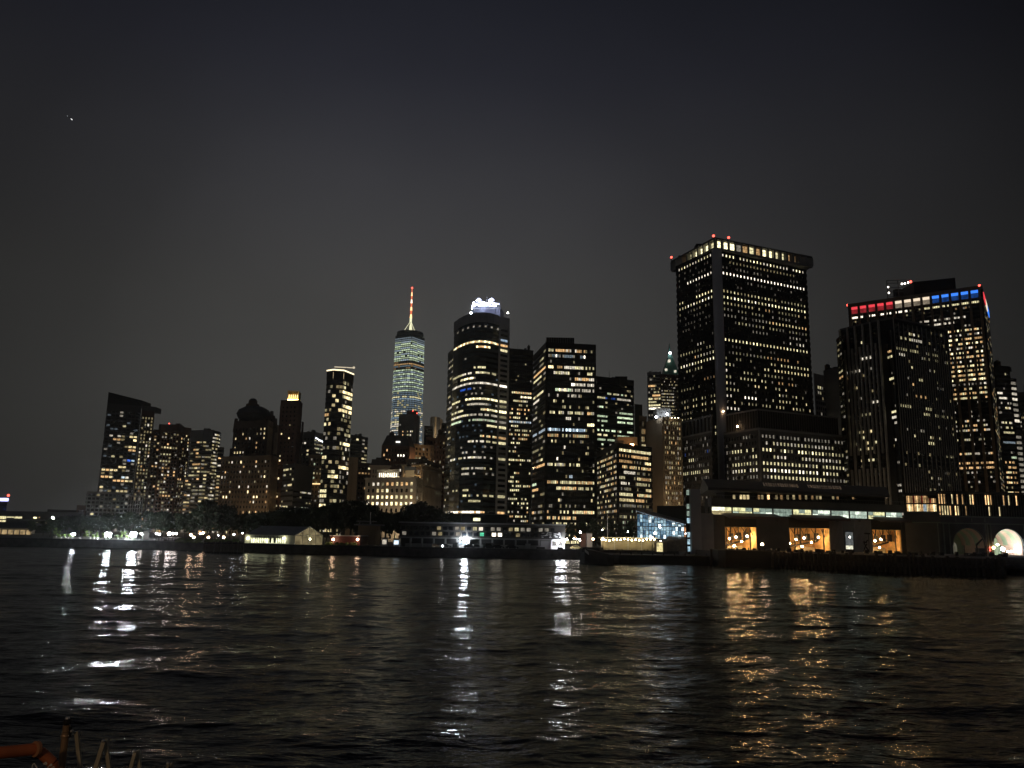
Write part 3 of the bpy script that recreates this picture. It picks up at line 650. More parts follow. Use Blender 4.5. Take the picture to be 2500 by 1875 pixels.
for k in range(7):
    t = k / 6; ph.append(Vector((q0.x + (q1.x - q0.x) * t, 448 - 9 * math.sin(math.pi * min(1, t * 1.2 + .1)) * .7 + (1 - t) * 4)))
pt.prism(ph + [ph[-1] + Vector((2, 14)), ph[0] + Vector((2, 14))], Hc - 1, zt, surf('penthouse_panel', (.22, .23, .30), .5, .15, .2))
beacon(b, at(1150, 764, 440), COOL_L, .55, 1.5); beacon(b, at(1240, 764, 440), WHITE_L, .4, 1.5)
b.finish()
# the sign is bolted to the roof: strings of bulbs on a lattice
sg = MB(); rr2 = random.Random(3); strings = []
SB = emit('sign_bulb', (.66, .72, 1.0), 22, True)
def S(px, py, Y=440): return at(px, py, Y)
strokes = [[(1152, 754), (1154, 746), (1156, 739), (1159, 742), (1163, 743), (1166, 740)], [(1157, 738), (1160, 748)],
           [(1163, 734), (1169, 730), (1175, 733)], [(1169, 729), (1169, 736), (1172, 738)], [(1194, 734), (1200, 729), (1206, 734)], [(1200, 730), (1200, 738)],
           [(1166, 744), (1172, 745), (1178, 740), (1185, 741), (1192, 740), (1198, 739), (1206, 741), (1213, 742), (1220, 743)],
           [(1173, 737), (1180, 738), (1187, 739)], [(1168, 746), (1180, 745), (1190, 745), (1200, 746), (1212, 747)]]
for st_ in strokes:
    bulbs = MB(); strings.append(bulbs)
    for (a, c) in zip(st_, st_[1:]):
        n_ = max(1, int(math.dist(a, c) / 1.9))
        for k in range(n_):
            p = S(a[0] + (c[0] - a[0]) * k / n_, a[1] + (c[1] - a[1]) * k / n_); bulbs.ball(p, rr2.uniform(.20, .34), SB, 6, 4)
for px in (1158, 1170, 1182, 1194, 1206, 1218): sg.tube(S(px, 757, 441), S(px, 736 if px > 1160 else 742, 441), .12, STEEL)
for py in (738, 745, 751): sg.tube(S(1154, py + 2, 441), S(1221, py + 2, 441), .1, STEEL)
q = S(1188, 724, 441); sg.tube((q.x, q.y, q.z - 6), q, .15, STEEL)
e = thing('rooftop_sign', S(1185, 757, 441), 'dazzling blue-white bulb sign with clover shapes on the roof of the curved glass tower', 'sign')
sg.build('sign_frame', e)
for bulbs in strings: bulbs.build('bulb_string', e)

b = Bld('dark_side_tower', 'narrow dark tower with a pale edge, peeking out left of the curved glass tower'); b.clamp = None
b.volume([(1095, 864, 520), (1112, 842, 500)], [dict(fh=3.9, bw=2.5, rel='ribbon', hf=.4, rm=surf('dark_green_panel', (.06, .07, .07), .5), lit=pat(210, .05, .1, ('wy2', 'ww2', 'wh2'), dimp=.1), sd=.2, top=5)], mat=BLACKMETAL, depth=12)
b.finish()

b = Bld('plain_black_tower', 'plain black tower with irregular bright office rows, right of the curved glass tower')
rows = {9: [(.1, 1, .9, ('wy3', 'wo3'))], 10: [(.5, 1, 1, ('wh3', 'wy4'))], 12: [(.2, 1, .3, 'wy2')], 13: [(0, .95, .7, ('wo3', 'wo2'))], 14: [(0, .8, .7, ('wy3', 'wo3'))], 16: [(0, 1, .9, ('cw2', 'cw3', 'wh3'))], 18: [(0, 1, .5, 'wy2')], 19: [(0, .9, .5, ('wo2', 'wy3'))]}
b.clamp = None
b.volume([(1243, 851, 560), (1302, 857)], [dict(nc=12, nf=44, rel='grid', wf=.75, hf=.5, rm=BLACKMETAL, pd=.2, lit=pat(220, .12, .55, ('wy3', 'wy2', 'wo2', 'wy3', 'wh2'), rows=rows | {k: [] for k in range(9)}, dimp=0, p=(.4, .95)), top=3)], mat=BLACKMETAL, depth=20)
b.finish()

b = Bld('black_banded_tower', 'black office tower with a boxy penthouse and long bands of lit windows'); b.clamp = None
rows = {0: [(0, .15, .6, 'wy2'), (.15, .35, 1, 'wo3'), (.35, .8, .85, ('wh3', 'wo2', 'wh2'))], 1: [(0, .8, .7, ('wh1', 'cw1', 'wh4'))], 3: [(0, .12, 1, 'ww4'), (.2, .3, 1, 'wo2'), (.35, .75, .95, ('wy3', 'wh3')), (.8, 1, .9, 'wy2')], 4: [(.12, .5, .95, ('wy3', 'wy2', 'wh3')), (.85, .95, 1, 'wy3')],
        5: [(.57, 1, .95, ('wh3', 'wo3'))], 6: [(.35, .45, .8, 'bl3'), (.5, .56, 1, 'wh4'), (.56, 1, .85, ('wh3', 'wh2'))], 7: [(.15, .52, 1, ('wy4', 'gr3', 'wh3')), (.55, 1, .7, 'wh2')], 8: [(.15, .8, .4, 'wh2')],
        11: [(0, 1, .8, ('wy2', 'wy3', 'wh2')), (.85, 1, 1, 'wo3')], 12: [(.4, .5, 1, 'wh3')], 13: [(.85, 1, .9, 'wy4')], 14: [(0, .8, .95, ('cw3', 'cw2', 'lb2', 'cw4'))], 15: [(0, .9, .5, ('wo2', 'wy2'))], 19: [(.18, .22, 1, 'wh4')], 20: [(0, .35, .9, ('wy3', 'wh2')), (.45, .8, .7, 'wy3')], 22: [(.45, .52, .8, 'cw2')],
        23: [(0, 1, .95, ('wy3', 'wy2', 'wo2'))], 24: [(.2, .6, 1, ('wy3', 'wo3')), (.6, 1, .6, 'wy2')], 28: [(0, .5, .5, ('wy3', 'wo2')), (.55, 1, 1, ('wo3', 'wy3'))], 29: [(0, .6, .6, ('wo3', 'wy2'))], 30: [(.2, 1, .6, ('wy3', 'wy2'))], 31: [(.3, .6, .7, 'wo2')], 32: [(.3, 1, .8, ('wo3', 'wy3'))], 33: [(.35, .7, .9, 'wy3')]}
lrows = {0: [(.3, 1, .8, 'wy1')], 3: [(0, 1, .95, 'wo3')], 4: [(0, .7, .7, 'wy3')], 7: [(0, .8, .8, 'wy3')], 8: [(0, .5, 1, 'wh3')], 11: [(0, .4, .9, 'wh2')], 14: [(0, 1, .8, 'cw2')], 15: [(.3, .6, .6, 'wh2')], 20: [(.2, 1, .9, 'wo3')], 23: [(0, .4, 1, 'gr3')], 24: [(0, .5, 1, 'wo3')], 28: [(0, .2, 1, 'wo3')]}
P, H = b.volume([(1303, 870), (1334, 837, 400), (1455, 843)], [dict(nc=6, nf=34, rel='ribbon', hf=.5, rm=BLACKMETAL, lit=pat(231, .02, .04, rows=lrows, dimp=.12), top=2.2, sd=.3), dict(nc=26, nf=34, rel='grid', wf=.82, hf=.55, rm=BLACKMETAL, pd=.25, lit=pat(232, .03, .0, rows=rows, dimp=.05), top=2.2)], mat=BLACKMETAL)
A, B = at(1334, 820, 412), at(1402, 823, 412)
ph = b.part('penthouse'); ph.box(A.x, 412, H, B.x, 430, A.z - .8, BLACKMETAL)
for k in range(12): ph.box(A.x + (B.x - A.x) * k / 12, 411.6, H, A.x + (B.x - A.x) * k / 12 + .4, 412, A.z - .8, DGREY)
b.finish()

b = Bld('greenish_office_slab', 'flat dark office slab with pale greenish lit floors'); b.clamp = None
rows = {3: [(0, .2, .8, 'wy2'), (.25, .5, .5, 'bl1'), (.58, .95, .9, 'wh2')], 5: [(0, .2, .8, 'gr3')], 6: [(.55, 1, .9, 'gr2')], 7: [(0, .3, .8, 'gr2'), (.55, 1, .9, 'gr3')], 8: [(0, .25, .9, 'gr2'), (.55, 1, .9, 'gr3')], 10: [(0, 1, .7, 'gr3')], 11: [(0, .3, .9, 'wy3'), (.55, .9, .9, 'gr2')], 12: [(.0, .9, .8, 'gr2')], 13: [(0, .3, .9, 'gr3'), (.55, 1, .8, 'gr3')], 14: [(.5, .9, .5, 'gr1')], 15: [(0, .4, .8, 'gr2')]}
b.volume([(1455, 919, 520), (1547, 930)], [dict(nc=18, nf=34, rel='ribbon', hf=.45, rm=BLACKMETAL, lit=pat(240, .02, .3, ('gr2', 'wy2', 'wh2'), rows=rows, dimp=.06), sd=.3, top=3)], mat=BLACKMETAL, depth=24)
q = at(1516, 922, 530); b.wall.box(q.x - 4, 528, q.z - 6, q.x + 4, 534, q.z + .5, BLACKMETAL)
b.finish()

b = Bld('bright_stepped_office', 'compact black office block with many warm lit floors and a tan penthouse'); b.clamp = None
rf = {k: [(0, 1, .55, ('ww3', 'wy3', 'wo2', 'wh2'))] for k in range(1, 12)}; rf.update({12: [(0, 1, .2, 'ww2')], 13: [(.2, .9, .6, ('wy3', 'wy2'))], 14: [(0, .9, .5, 'wy2')], 15: [(0, 1, .4, 'gr1')]})
rr_ = {0: [(0, 1, 1, ('ww3', 'wy4', 'wy3'))], 1: [(0, .4, .5, 'wo2'), (.4, 1, .9, 'wo3')], 2: [(0, .4, 1, 'wo2'), (.8, 1, 1, 'ww4')], 3: [(.1, 1, .7, ('wo3', 'ww3'))], 4: [(.15, .5, .7, 'wh3')], 5: [(0, .2, .9, 'wy2'), (.5, 1, .8, ('ww3', 'wo2'))], 6: [(0, .4, .8, 'wh3'), (.55, 1, .8, 'wy2')], 7: [(.8, 1, .9, 'ww3')], 8: [(0, .4, 1, 'wy3'), (.55, 1, 1, ('wo3', 'wy3'))], 9: [(0, .45, 1, 'ww3'), (.5, .8, .8, 'wo3')], 10: [(.2, .5, .5, 'wh1')], 11: [(.2, .5, .7, 'gr1')], 12: [(.1, .4, .6, 'wy2')], 13: [(.1, .6, .5, 'gr2')], 14: [(0, .4, .9, 'gr1')]}
P, H = b.volume([(1458, 1106, 395), (1507, 1088, 350), (1591, 1094)], [dict(nc=14, nf=18, rel='grid', wf=.8, hf=.5, rm=BLACKMETAL, pd=.2, lit=pat(251, .1, 0, rows=rf, dimp=.15), top=1.5), dict(nc=22, nf=18, rel='grid', wf=.82, hf=.55, rm=BLACKMETAL, pd=.2, lit=pat(252, .03, .0, rows=rr_, dimp=.15), top=1.5)], mat=BLACKMETAL)
A, B = at(1509, 1066, 362), at(1556, 1068, 362)
ph = b.part('penthouse', 'floodlit tan penthouse'); ph.box(A.x, 362, H, B.x, 374, A.z, BEIGE)
fl = b.part('penthouse_lamp'); q = at(1543, 1084, 357); fl.box(q.x - .8, 357, H, q.x + .8, 357.5, H + .6, emit('penthouse_lamp', (1, .50, .20), 28, True)); q = at(1512, 1084, 357); fl.box(q.x - .3, 357, H, q.x + .3, 357.5, H + .4, emit('penthouse_lamp', (1, .50, .20), 28, True))
b.finish()

b = Bld('tiny_orange_lit_block', 'small dark block with a few orange-yellow windows, left of the beige slab tower')
b.volume([(1549, 986, 470), (1568, 988)], [None], mat=BLACKMETAL, depth=12)
b.volume([(1560, 1016, 440), (1578, 1018)], [dict(nc=6, nf=16, wf=.6, hf=.7, rm=TANSTONE, lit=pat(255, 0, 0, rows={k: [(.1, 1, .9, ('ww3', 'wo3', 'wy4'))] for k in (1, 2, 3)}), top=2)], mat=DARKBROWN, depth=12)
b.finish()

b = Bld('beige_slab_tower', 'beige brick slab tower with a blank left wall and white rooftop floodlights'); b.clamp = None
P, H = b.volume([(1577, 1030), (1616, 1019, 400), (1664, 1024)], [None, dict(nc=8, nf=25, wf=.5, hf=.6, rm=BEIGE, pd=.5, sd=.25, lit=pat(260, .33, .0, ('ww3', 'wo3', 'wy2', 'ww2', 'wh2'), rows={0: [(0, 1, .5, 'wy2')]}, dimp=.1), top=1.2)], mat=BEIGE)
A, B = at(1603, 996, 404), at(1637, 997, 404); b.wall.box(A.x, 404, H, B.x, 414, A.z, LGREY)
for px, py in ((1602, 1018), (1629, 1011)): beacon(b, at(px, py, 401), emit('roof_flood', (.85, .92, 1.0), 30, True), .55, 3)
for px in (1640, 1648, 1656):
    beacon(b, at(px, 1020, 401), emit('roof_glow', (1, .8, .5), 12, True), .25, 1)
b.finish()

b = Bld('glassy_tower_with_lit_floors', 'grey glass tower with few solid bright floors, beside the green pyramid roof')
rows = {3: [(0, .6, 1, 'wo3')], 5: [(.4, 1, .8, 'wy2')], 6: [(.3, 1, 1, 'wo3')], 7: [(0, 1, .8, ('wy3', 'wo2'))], 8: [(0, .8, .8, 'wy2')], 9: [(0, 1, 1, 'wy3')], 10: [(0, 1, 1, 'wh4')], 12: [(0, .6, .4, 'wh1')], 14: [(.3, 1, .9, 'gr3')], 15: [(.3, 1, .9, 'gr2')], 16: [(.3, 1, .6, 'wy2')]}
b.volume([(1580, 910, 700), (1614, 908)], [dict(nc=9, nf=50, rel='ribbon', hf=.6, rm=GREY, lit=pat(265, 0, .2, ('wy2',), rows=rows, dimp=.1), sd=.2, top=2)], mat=GREY, depth=25)
b.finish()
b = Bld('green_pyramid_tower', 'old brick tower with a green copper pyramid roof and a light on its spire')
P, H = b.volume([(1611, 914, 640), (1657, 916)], [dict(nc=13, nf=52, wf=.4, hf=.45, rm=DARKBROWN, lit=pat(266, .12, .3, ('wy2', 'ww3', 'wh3', 'wy3'), rows={k: [(0, .8, .75, ('ww3', 'wy2', 'wh3'))] for k in range(4, 14)}, dimp=.05), top=2)], mat=DARKBROWN, depth=22)
rp = b.part('pyramid_roof', 'green copper pyramid roof')
q = at(1636, 915, 651); zt = at(1634, 868, 651).z; z2 = at(1634, 893, 651).z
hw = (P[1].x - P[0].x) / 2
def sq(h): return [Vector((q.x - h, 651 - h)), Vector((q.x + h, 651 - h)), Vector((q.x + h, 651 + h)), Vector((q.x - h, 651 + h))]
rp.prism(sq(hw * .86), H, z2, COPPER, top=sq(hw * .52)); rp.prism(sq(hw * .52), z2, zt, COPPER, top=sq(hw * .17))
for (px, py) in ((1626, 903), (1634, 881), (1648, 907)):
    a = at(px, py, 651 - hw * .7); rp.box(a.x - .8, 651 - hw * .74 - 1, a.z - .9, a.x + .8, 651 - hw * .4, a.z + .9, wmat('wh3'))
spr = b.part('spire'); tp = at(1634, 838, 651); spr.cone((tp.x, 651), 1.6, zt, 1.4, zt + 3, COPPER, 8); spr.cone((tp.x, 651), 1.0, zt + 3, .15, tp.z, COPPER, 8)
lm = at(1636, 862, 648); la = b.part('spire_lamp'); la.ball(lm, 1.1, emit('spire_lamp_glow', (.85, .92, 1), 12, True), 8, 6)
b.finish()

# ---- dark crowned tower with podium and annex
b = Bld('dark_crowned_tower', 'massive black tower with square windows and an overhanging lit crown floor'); b.clamp = None; b.maxwin = 100
Yc = 450.0
def R4(*a): return [a]
rr_ = {0: [(0, 1, .93, ('wy3', 'wh3', 'wy4'))], 1: [(.1, .9, .8, ('wy1', 'ww1'))], 2: [(0, 1, .5, ('wh1', 'wh0'))], 3: [(0, 1, 1, ('wh4', 'wh4', 'wh4'))], 4: [(.3, .7, .6, 'wh0')], 5: [(.4, .7, .4, 'wh0'), (.1, .3, .5, 'wh0')], 6: [(0, 1, .95, ('ww2', 'wy1', 'wy3', 'wy2'))], 7: [(0, 1, .98, ('wy4', 'wh4', 'wy3'))],
       8: [(0, .45, .9, ('wy2', 'ww2', 'wy1')), (.5, .56, 1, 'wo2'), (.6, 1, .9, ('wy1', 'ww2'))], 9: [(0, .9, .6, ('wh1', 'wy1'))], 10: [(0, .55, .9, 'wh1'), (.55, 1, 1, ('wo3', 'ww3', 'wy3'))], 11: [(.2, 1, .8, ('wh1', 'wy1', 'wy2'))], 12: [(.3, .5, .8, 'wh1'), (.65, 1, .6, ('wh1', 'wh2'))], 13: [(.6, 1, .4, ('wh1', 'wh3'))],
       14: [(0, 1, 1, ('wy3', 'wy3', 'wy4', 'ww3'))], 15: [(0, .6, .3, 'wh0')], 16: [(0, .5, .6, ('wh1', 'wy1')), (.5, .9, .5, 'wo2')], 17: [(0, .4, .4, 'wy1'), (.5, 1, .8, ('ww2', 'wy3'))], 18: [(0, .1, 1, 'wy3'), (.45, 1, .95, ('wy3', 'ww3'))], 19: [(0, .1, .7, 'wh3'), (.25, .7, .7, ('wy2', 'wy1')), (.7, 1, .5, 'wy1')],
       20: [(0, .1, 1, 'wy2'), (.2, .5, .9, ('wy3', 'wy2')), (.6, .85, .8, 'wo2')], 21: [(0, 1, .35, ('wy2', 'ww3'))], 22: [(0, .3, .5, 'wy2'), (.6, 1, .7, ('wy3', 'wy1'))], 23: [(0, .1, 1, 'wh3'), (.25, .4, 1, 'wh4'), (.55, 1, .7, ('wy2', 'ww3'))], 24: [(0, 1, .6, ('wy2', 'wy1', 'ww3'))], 25: [(0, .2, .9, 'wh3'), (.3, .9, .5, 'wy2')],
       26: [(0, 1, .55, ('wy3', 'wy1'))], 27: [(0, .1, .8, 'wh3'), (.2, .9, .6, 'wy2')], 28: [(0, .25, 1, ('wy4', 'wy3')), (.25, 1, .4, 'wy2')], 29: [(0, .3, .9, 'wy4'), (.3, 1, .5, 'wy2')]}
ll_ = {0: [(0, 1, 1, ('wy3', 'wh3', 'wy4'))], 1: [(0, 1, .3, 'wh0')], 2: [(0, 1, .4, 'wh0')], 3: [(.25, 1, 1, ('wh4', 'wh3'))], 4: [(.3, .7, .5, 'wh0')], 6: [(0, .2, .7, 'wy3'), (.5, 1, 1, ('wy4', 'ww4'))], 7: [(0, .2, .9, 'wy3'), (.2, 1, 1, ('wy4', 'wh4', 'wy3'))], 8: [(0, 1, .5, ('wh0', 'wy1'))], 9: [(0, 1, .4, 'wh0')], 10: [(0, 1, .5, 'wh0')], 11: [(0, 1, .4, 'wh0')],
       14: [(.4, 1, .6, ('wh3', 'wy1'))], 15: [(0, 1, .9, ('wy1', 'wy2'))], 16: [(.4, 1, .9, ('wy3', 'wh2', 'bl2', 'wo3'))], 17: [(0, 1, 1, ('wy4', 'wh4', 'wy3'))], 18: [(.1, .7, .8, 'wy2')], 20: [(.7, 1, .8, 'wo1')], 21: [(.0, 1, .4, 'wy1')], 23: [(0, 1, .6, ('wy2', 'wy1'))], 24: [(0, 1, .6, ('wy2', 'ww3'))], 25: [(0, 1, .5, 'wy1')], 26: [(0, .5, .6, ('wy3', 'wy1'))], 27: [(0, 1, .4, 'wy2')], 28: [(0, 1, .9, ('wy2', 'wy1'))], 29: [(0, 1, 1, ('wy3', 'wh3'))]}
# body below the crown; its roof line is the underside of the crown
P, H = b.volume([(1651, 652), (1744, 607, Yc), (1968, 656)], [dict(nc=12, nf=44, wf=.42, hf=.46, rm=BLACKMETAL, pd=.5, sd=.45, lit=pat(271, .0, .0, rows=ll_, dimp=.03, dim=('wh0',)), top=1.2, bot=10, inset=2), dict(nc=26, nf=44, wf=.42, hf=.46, rm=BLACKMETAL, pd=.5, sd=.45, lit=pat(272, .0, .0, rows=rr_, dimp=.05, dim=('wh0', 'wh1')), top=1.2, bot=10, inset=2)], mat=BLACKMETAL)
Q, H2 = [onz(1638, 638, H + 6), onz(1744, 580, H + 6), onz(1983, 627, H + 6)], H + 6
Q = [Vector((p.x, p.y)) for p in Q]
cr = b.part('crown', 'overhanging crown floor with deep lit openings')
F = b.foot(Q, 0)
cr.prism(F, H - 1.0, H + .2, GREY); cr.prism(F, H + 5.2, H + 6.3, DGREY)
ci = b.part('crown_glazing')
def inner(Fp, k):
    c = sum(Fp, Vector((0, 0))) / len(Fp); return [c + (p - c) * k for p in Fp]
I = inner(F, .93); cr.prism(I, H + .2, H + 5.2, BLACKMETAL)
for k, (n_, lt) in enumerate(((8, '01345554'), (15, '555134355443211'))):
    A, B = F[k], F[k + 1]; IA, IB = I[k], I[k + 1]
    for i in range(n_ + 1):
        a = A.lerp(B, i / n_); c = IA.lerp(IB, i / n_); dd = (B - A).normalized() * .7
        cr.add([(a.x - dd.x, a.y - dd.y, H), (a.x + dd.x, a.y + dd.y, H), (c.x + dd.x, c.y + dd.y, H), (c.x - dd.x, c.y - dd.y, H), (a.x - dd.x, a.y - dd.y, H + 5.4), (a.x + dd.x, a.y + dd.y, H + 5.4), (c.x + dd.x, c.y + dd.y, H + 5.4), (c.x - dd.x, c.y - dd.y, H + 5.4)], [(0, 1, 5, 4), (1, 2, 6, 5), (3, 0, 4, 7), (4, 5, 6, 7)], GREY)
    for i in range(n_):
        key = {'0': 'wh0', '1': 'wh1', '2': 'wo1', '3': 'wo2', '4': 'wy3', '5': 'wy4'}[lt[i]]
        a = IA.lerp(IB, (i + .14) / n_); c = IA.lerp(IB, (i + .86) / n_); d = c - a; n = Vector((d.y, -d.x, 0)).normalized()
        for (z0_, z1_) in ((.9, 3.0), (3.25, 4.8)):
            b.win.append(([Vector((a.x, a.y, H + z0_)) + n * .1, Vector((c.x, c.y, H + z0_)) + n * .1, Vector((c.x, c.y, H + z1_)) + n * .1, Vector((a.x, a.y, H + z1_)) + n * .1], n, key))
rp = b.part('roof_plant')
A, B = onz(1780, 583, H + 15), onz(1862, 602, H + 12)
for (x0, x1, y0, hh) in ((1776, 1862, 470, 13), (1795, 1860, 475, 14.5)):
    a, c = at(x0, 590, y0), at(x1, 600, y0 + 16); rp.prism([Vector((a.x, a.y)), Vector((c.x, c.y)), Vector((c.x + 4, c.y + 14)), Vector((a.x + 4, a.y + 14))], H + 8, H + hh, BLACKMETAL)
for (px, yy) in ((1668, 500), (1712, 478)):
    a = at(px, 610, yy); rp.box(a.x - 3, a.y, H + 8, a.x + 4, a.y + 6, H + 13.5, BLACKMETAL)
for (px, py, yy) in ((1742, 576, 452), (1779, 580, 468), (1978, 628, 520), (1639, 628, 520)):
    beacon(b, Vector((at(px, py, yy).x, yy, at(px, py, yy).z)), None, .75, 3.0)
# silvery corner pier
c0 = P[1]; pr = b.part('corner_pier', 'silvery rounded corner pier'); pr.cone((c0.x + 1.0, c0.y - 1.0), 2.9, 3, 2.9, H - 1.2, surf('silver_pier', (.36, .36, .40), .35, .1, .05, metal=.3), 14)
pl_ = b.part('pier_lamp'); q = at(1752, 1000, c0.y - 6); pl_.ball((c0.x + 1, c0.y - 5.2, at(1752, 1004, c0.y - 5).z), .35, WARM_L, 8, 5)
# podium: left wing and right annex
PM = surf('podium_pier', (.065, .065, .068), .6, .2, .1)
zb = onz(1, 1, 20) if False else None
def vol2(specs, f0_, f1_, mat, z0_=3.0, top_=None):
    P_, H_ = b.pts(specs); F_ = b.foot(P_, 40); b.wall.prism(F_, z0_, H_, mat)
    for k, f in enumerate((f0_, f1_)):
        if f and k + 1 < len(P_): b.facade(P_[k], P_[k + 1], z0_, H_, **f)
    return P_, H_
lw = dict(nc=14, nf=17, wf=.55, hf=.55, rm=PM, pd=.4, sd=.3, lit=pat(281, .02, 0, rows={1: [(.1, .6, .5, 'wh1')], 2: [(0, 1, .4, ('bl1', 'wh0'))], 3: [(.2, .4, .7, 'wy3')], 5: [(0, .9, .95, 'wy3')], 4: [(0, 1, .3, 'wh0')]}, dimp=.15, dim=('wh0', 'wh1')), top=1.5)
Pl, Hl = vol2([(1664, 1068, 415), (1738, 1052)], lw, None, BLACKMETAL)
Pl2, Hl2 = b.pts([(1664, 1030, 417), (1740, 1013)])
b.wall.prism(b.foot(Pl2, 30), Hl, Hl2, BLACKMETAL)
b.facade(Pl2[0], Pl2[1], Hl, Hl2, nc=8, nf=1, wf=.55, hf=.9, rm=PM, pd=.5, sd=.3, rel='ribs', lit=pat(282, 0, 0, dimp=.0), top=.5)
tr = b.part('podium_trim')
def line_trim(P_, z, s_=.7, o=.5):
    for A, B in zip(P_, P_[1:]):
        d = Vector((B.x - A.x, B.y - A.y, 0)); n = Vector((d.y, -d.x, 0)).normalized(); tr.obox((A.x, A.y, z - s_), d, n * o, (0, 0, s_), GREY)
line_trim(Pl2, Hl2); line_trim(Pl, Hl)
fa = dict(nc=11, nf=17, wf=.52, hf=.52, rm=PM, pd=.4, sd=.3, top=2.0, lit=pat(283, .02, 0, rows={2: [(.2, .95, .8, 'wy3')], 3: [(.85, 1, 1, 'wy3')], 4: [(.2, 1, .9, ('wy3', 'wy2'))], 5: [(.2, 1, .95, ('wy3', 'wh3'))], 7: [(0, 1, .8, ('bl2', 'wy2', 'wh3'))]}, dimp=.3, dim=('wh0', 'wh1')))
fb = dict(nc=25, nf=17, wf=.52, hf=.52, rm=PM, pd=.4, sd=.3, top=2.0, lit=pat(284, .02, 0, rows={0: [(0, 1, .5, 'wh1')], 1: [(.05, .85, .9, ('wh2', 'wy2'))], 2: [(0, .95, .8, ('wy3', 'wy4', 'wy1'))], 3: [(.1, .9, .8, ('wh2', 'wy2', 'wh3'))], 4: [(0, 1, .95, ('wy3', 'wy2'))], 5: [(0, 1, .85, ('wy2', 'wy3', 'wh4'))], 6: [(.1, .7, 1, 'wy3')], 7: [(0, .4, .95, 'wy3'), (.9, .96, 1, 'lb3')], 8: [(.1, .9, .4, 'wy1')]}, dimp=.3, dim=('wh0', 'wh1')))
Pa, Ha = vol2([(1768, 1058), (1852, 1045, 372), (2069, 1065)], fa, fb, BLACKMETAL)
Pb_, Hb = b.pts([(1772, 1012), (1849, 998, 374), (2045, 1019)])
b.wall.prism(b.foot(Pb_, 0), Ha, Hb, BLACKMETAL); line_trim(Pb_, Hb); line_trim(Pa, Ha, .9, .6)
for k, n_ in enumerate((12, 34)):
    A, B = Pb_[k], Pb_[k + 1]
    for i in range(n_): q = A.lerp(B, i / n_); tr.box(q.x - .12, q.y - .35, Ha, q.x + .12, q.y - .05, Hb - .5, DGREY)
tr.box(Pa[1].x - .35, Pa[1].y - .9, 3, Pa[1].x + .35, Pa[1].y - .2, Ha, GREY)
q = at(1800, 1041, 384); el = b.part('terrace_lamp'); el.ball(q, .45, WARM_L, 8, 5)
b.finish()

b = Bld('grey_lattice_office', 'grey concrete office with a lattice of lit windows, right of the massive black tower'); b.clamp = None
P, H = b.volume([(1986, 912, 520), (2052, 928)], [dict(nc=13, nf=30, wf=.7, hf=.6, rm=GREY, pd=.3, sd=.3, lit=pat(290, .05, .0, rows={k: [(0, .55, .75, ('wy3', 'ww2', 'wh3')), (.7, 1, .5, 'wh3')] for k in (6, 7, 8, 9)} | {k: [(.6, 1, .5, ('wh3', 'wy2'))] for k in (5, 10, 11)}, dimp=.1), top=7)], mat=GREY, depth=24)
b.volume([(2010, 904, 528), (2050, 898)], [None], mat=GREY, depth=14)
b.finish()

# ---- tower with the coloured crown
b = Bld('coloured_crown_tower', 'dark bronze-piered tower whose crown windows glow red, white and blue from left to right'); b.clamp = None
Yk = 470.0
rows = {0: [(0, .45, .8, 'wh4'), (.45, .55, .3, 'wy1'), (.58, 1, .9, 'wy3')], 1: [(.8, .9, .5, 'wo1')], 3: [(.5, .9, .5, ('wh3', 'wh1'))], 4: [(.55, .8, .6, 'wh3')]}
lo = ('wo3', 'wy3', 'ww3', 'wo2', 'wy4')
for k in range(5, 40):
    if k in (6, 8, 9, 11, 12, 14, 15, 16, 17): rows[k] = [(.58, 1, .75, lo)]
    elif k in (7, 10, 13, 18): rows[k] = [(.6, 1, .3, ('wh1', 'wo2', 'wh3'))]
    elif k in (19, 20, 21): rows[k] = [(.62, 1, .9 if k > 19 else .5, ('wo3', 'wy3', 'wo2'))]
    elif k in (26, 27, 28, 30, 33): rows[k] = [(.62, 1, .5, ('wo3', 'wy2', 'wh2'))]
    elif k in (35, 36): rows[k] = [(.65, 1, .8, ('wo3', 'wo2'))]
    else: rows[k] = [(.6, 1, .08, 'wh2')]
P, H = b.volume([(2070, 744), (2397, 698, Yk), (2412, 752)], [dict(nc=70, nf=48, rel='grid', wf=.8, hf=.48, rm=BLACKMETAL, pd=.1, sd=.15, lit=pat(301, .0, 0, rows=rows, dimp=.01), top=8.2, bot=16, inset=1.5), dict(nc=8, nf=48, wf=.8, hf=.5, rm=BLACKMETAL, pd=.1, sd=.1, lit=pat(302, .08, .05, ('wo2', 'wy2'), dimp=.15), top=9, bot=16)], mat=BLACKMETAL)
A, B = P[0], P[1]; d = (B - A); Lw = d.length; d = d / Lw; n = Vector((d.y, -d.x))
pr2 = b.part('crown_parapet')
cols = ['red'] * 5 + ['white'] * 4 + ['blue'] * 5
CC = dict(red=((1.0, .07, .09), .95, .22), white=((1, .82, .60), 1.05, .20), blue=((.05, .24, 1.0), 1.2, .14))
for i in range(15):
    q = A + d * (1.5 + i * (Lw - 3) / 14)
    pr = b.part('facade_pier'); pr.obox((q.x - d.x * .7, q.y - d.y * .7, 3), (d.x * 1.4, d.y * 1.4, 0), (n.x * 1.4, n.y * 1.4, 0), (0, 0, H - 5.4), BRONZE)
pr2.obox((A.x, A.y, H - 2.3), (d.x * Lw, d.y * Lw, 0), (n.x * 1.5, n.y * 1.5, 0), (0, 0, 2.4), BRONZE)
pr2 = b.part('crown_sill'); pr2.obox((A.x, A.y, H - 7.7), (d.x * Lw, d.y * Lw, 0), (n.x * .9, n.y * .9, 0), (0, 0, .6), BRONZE)
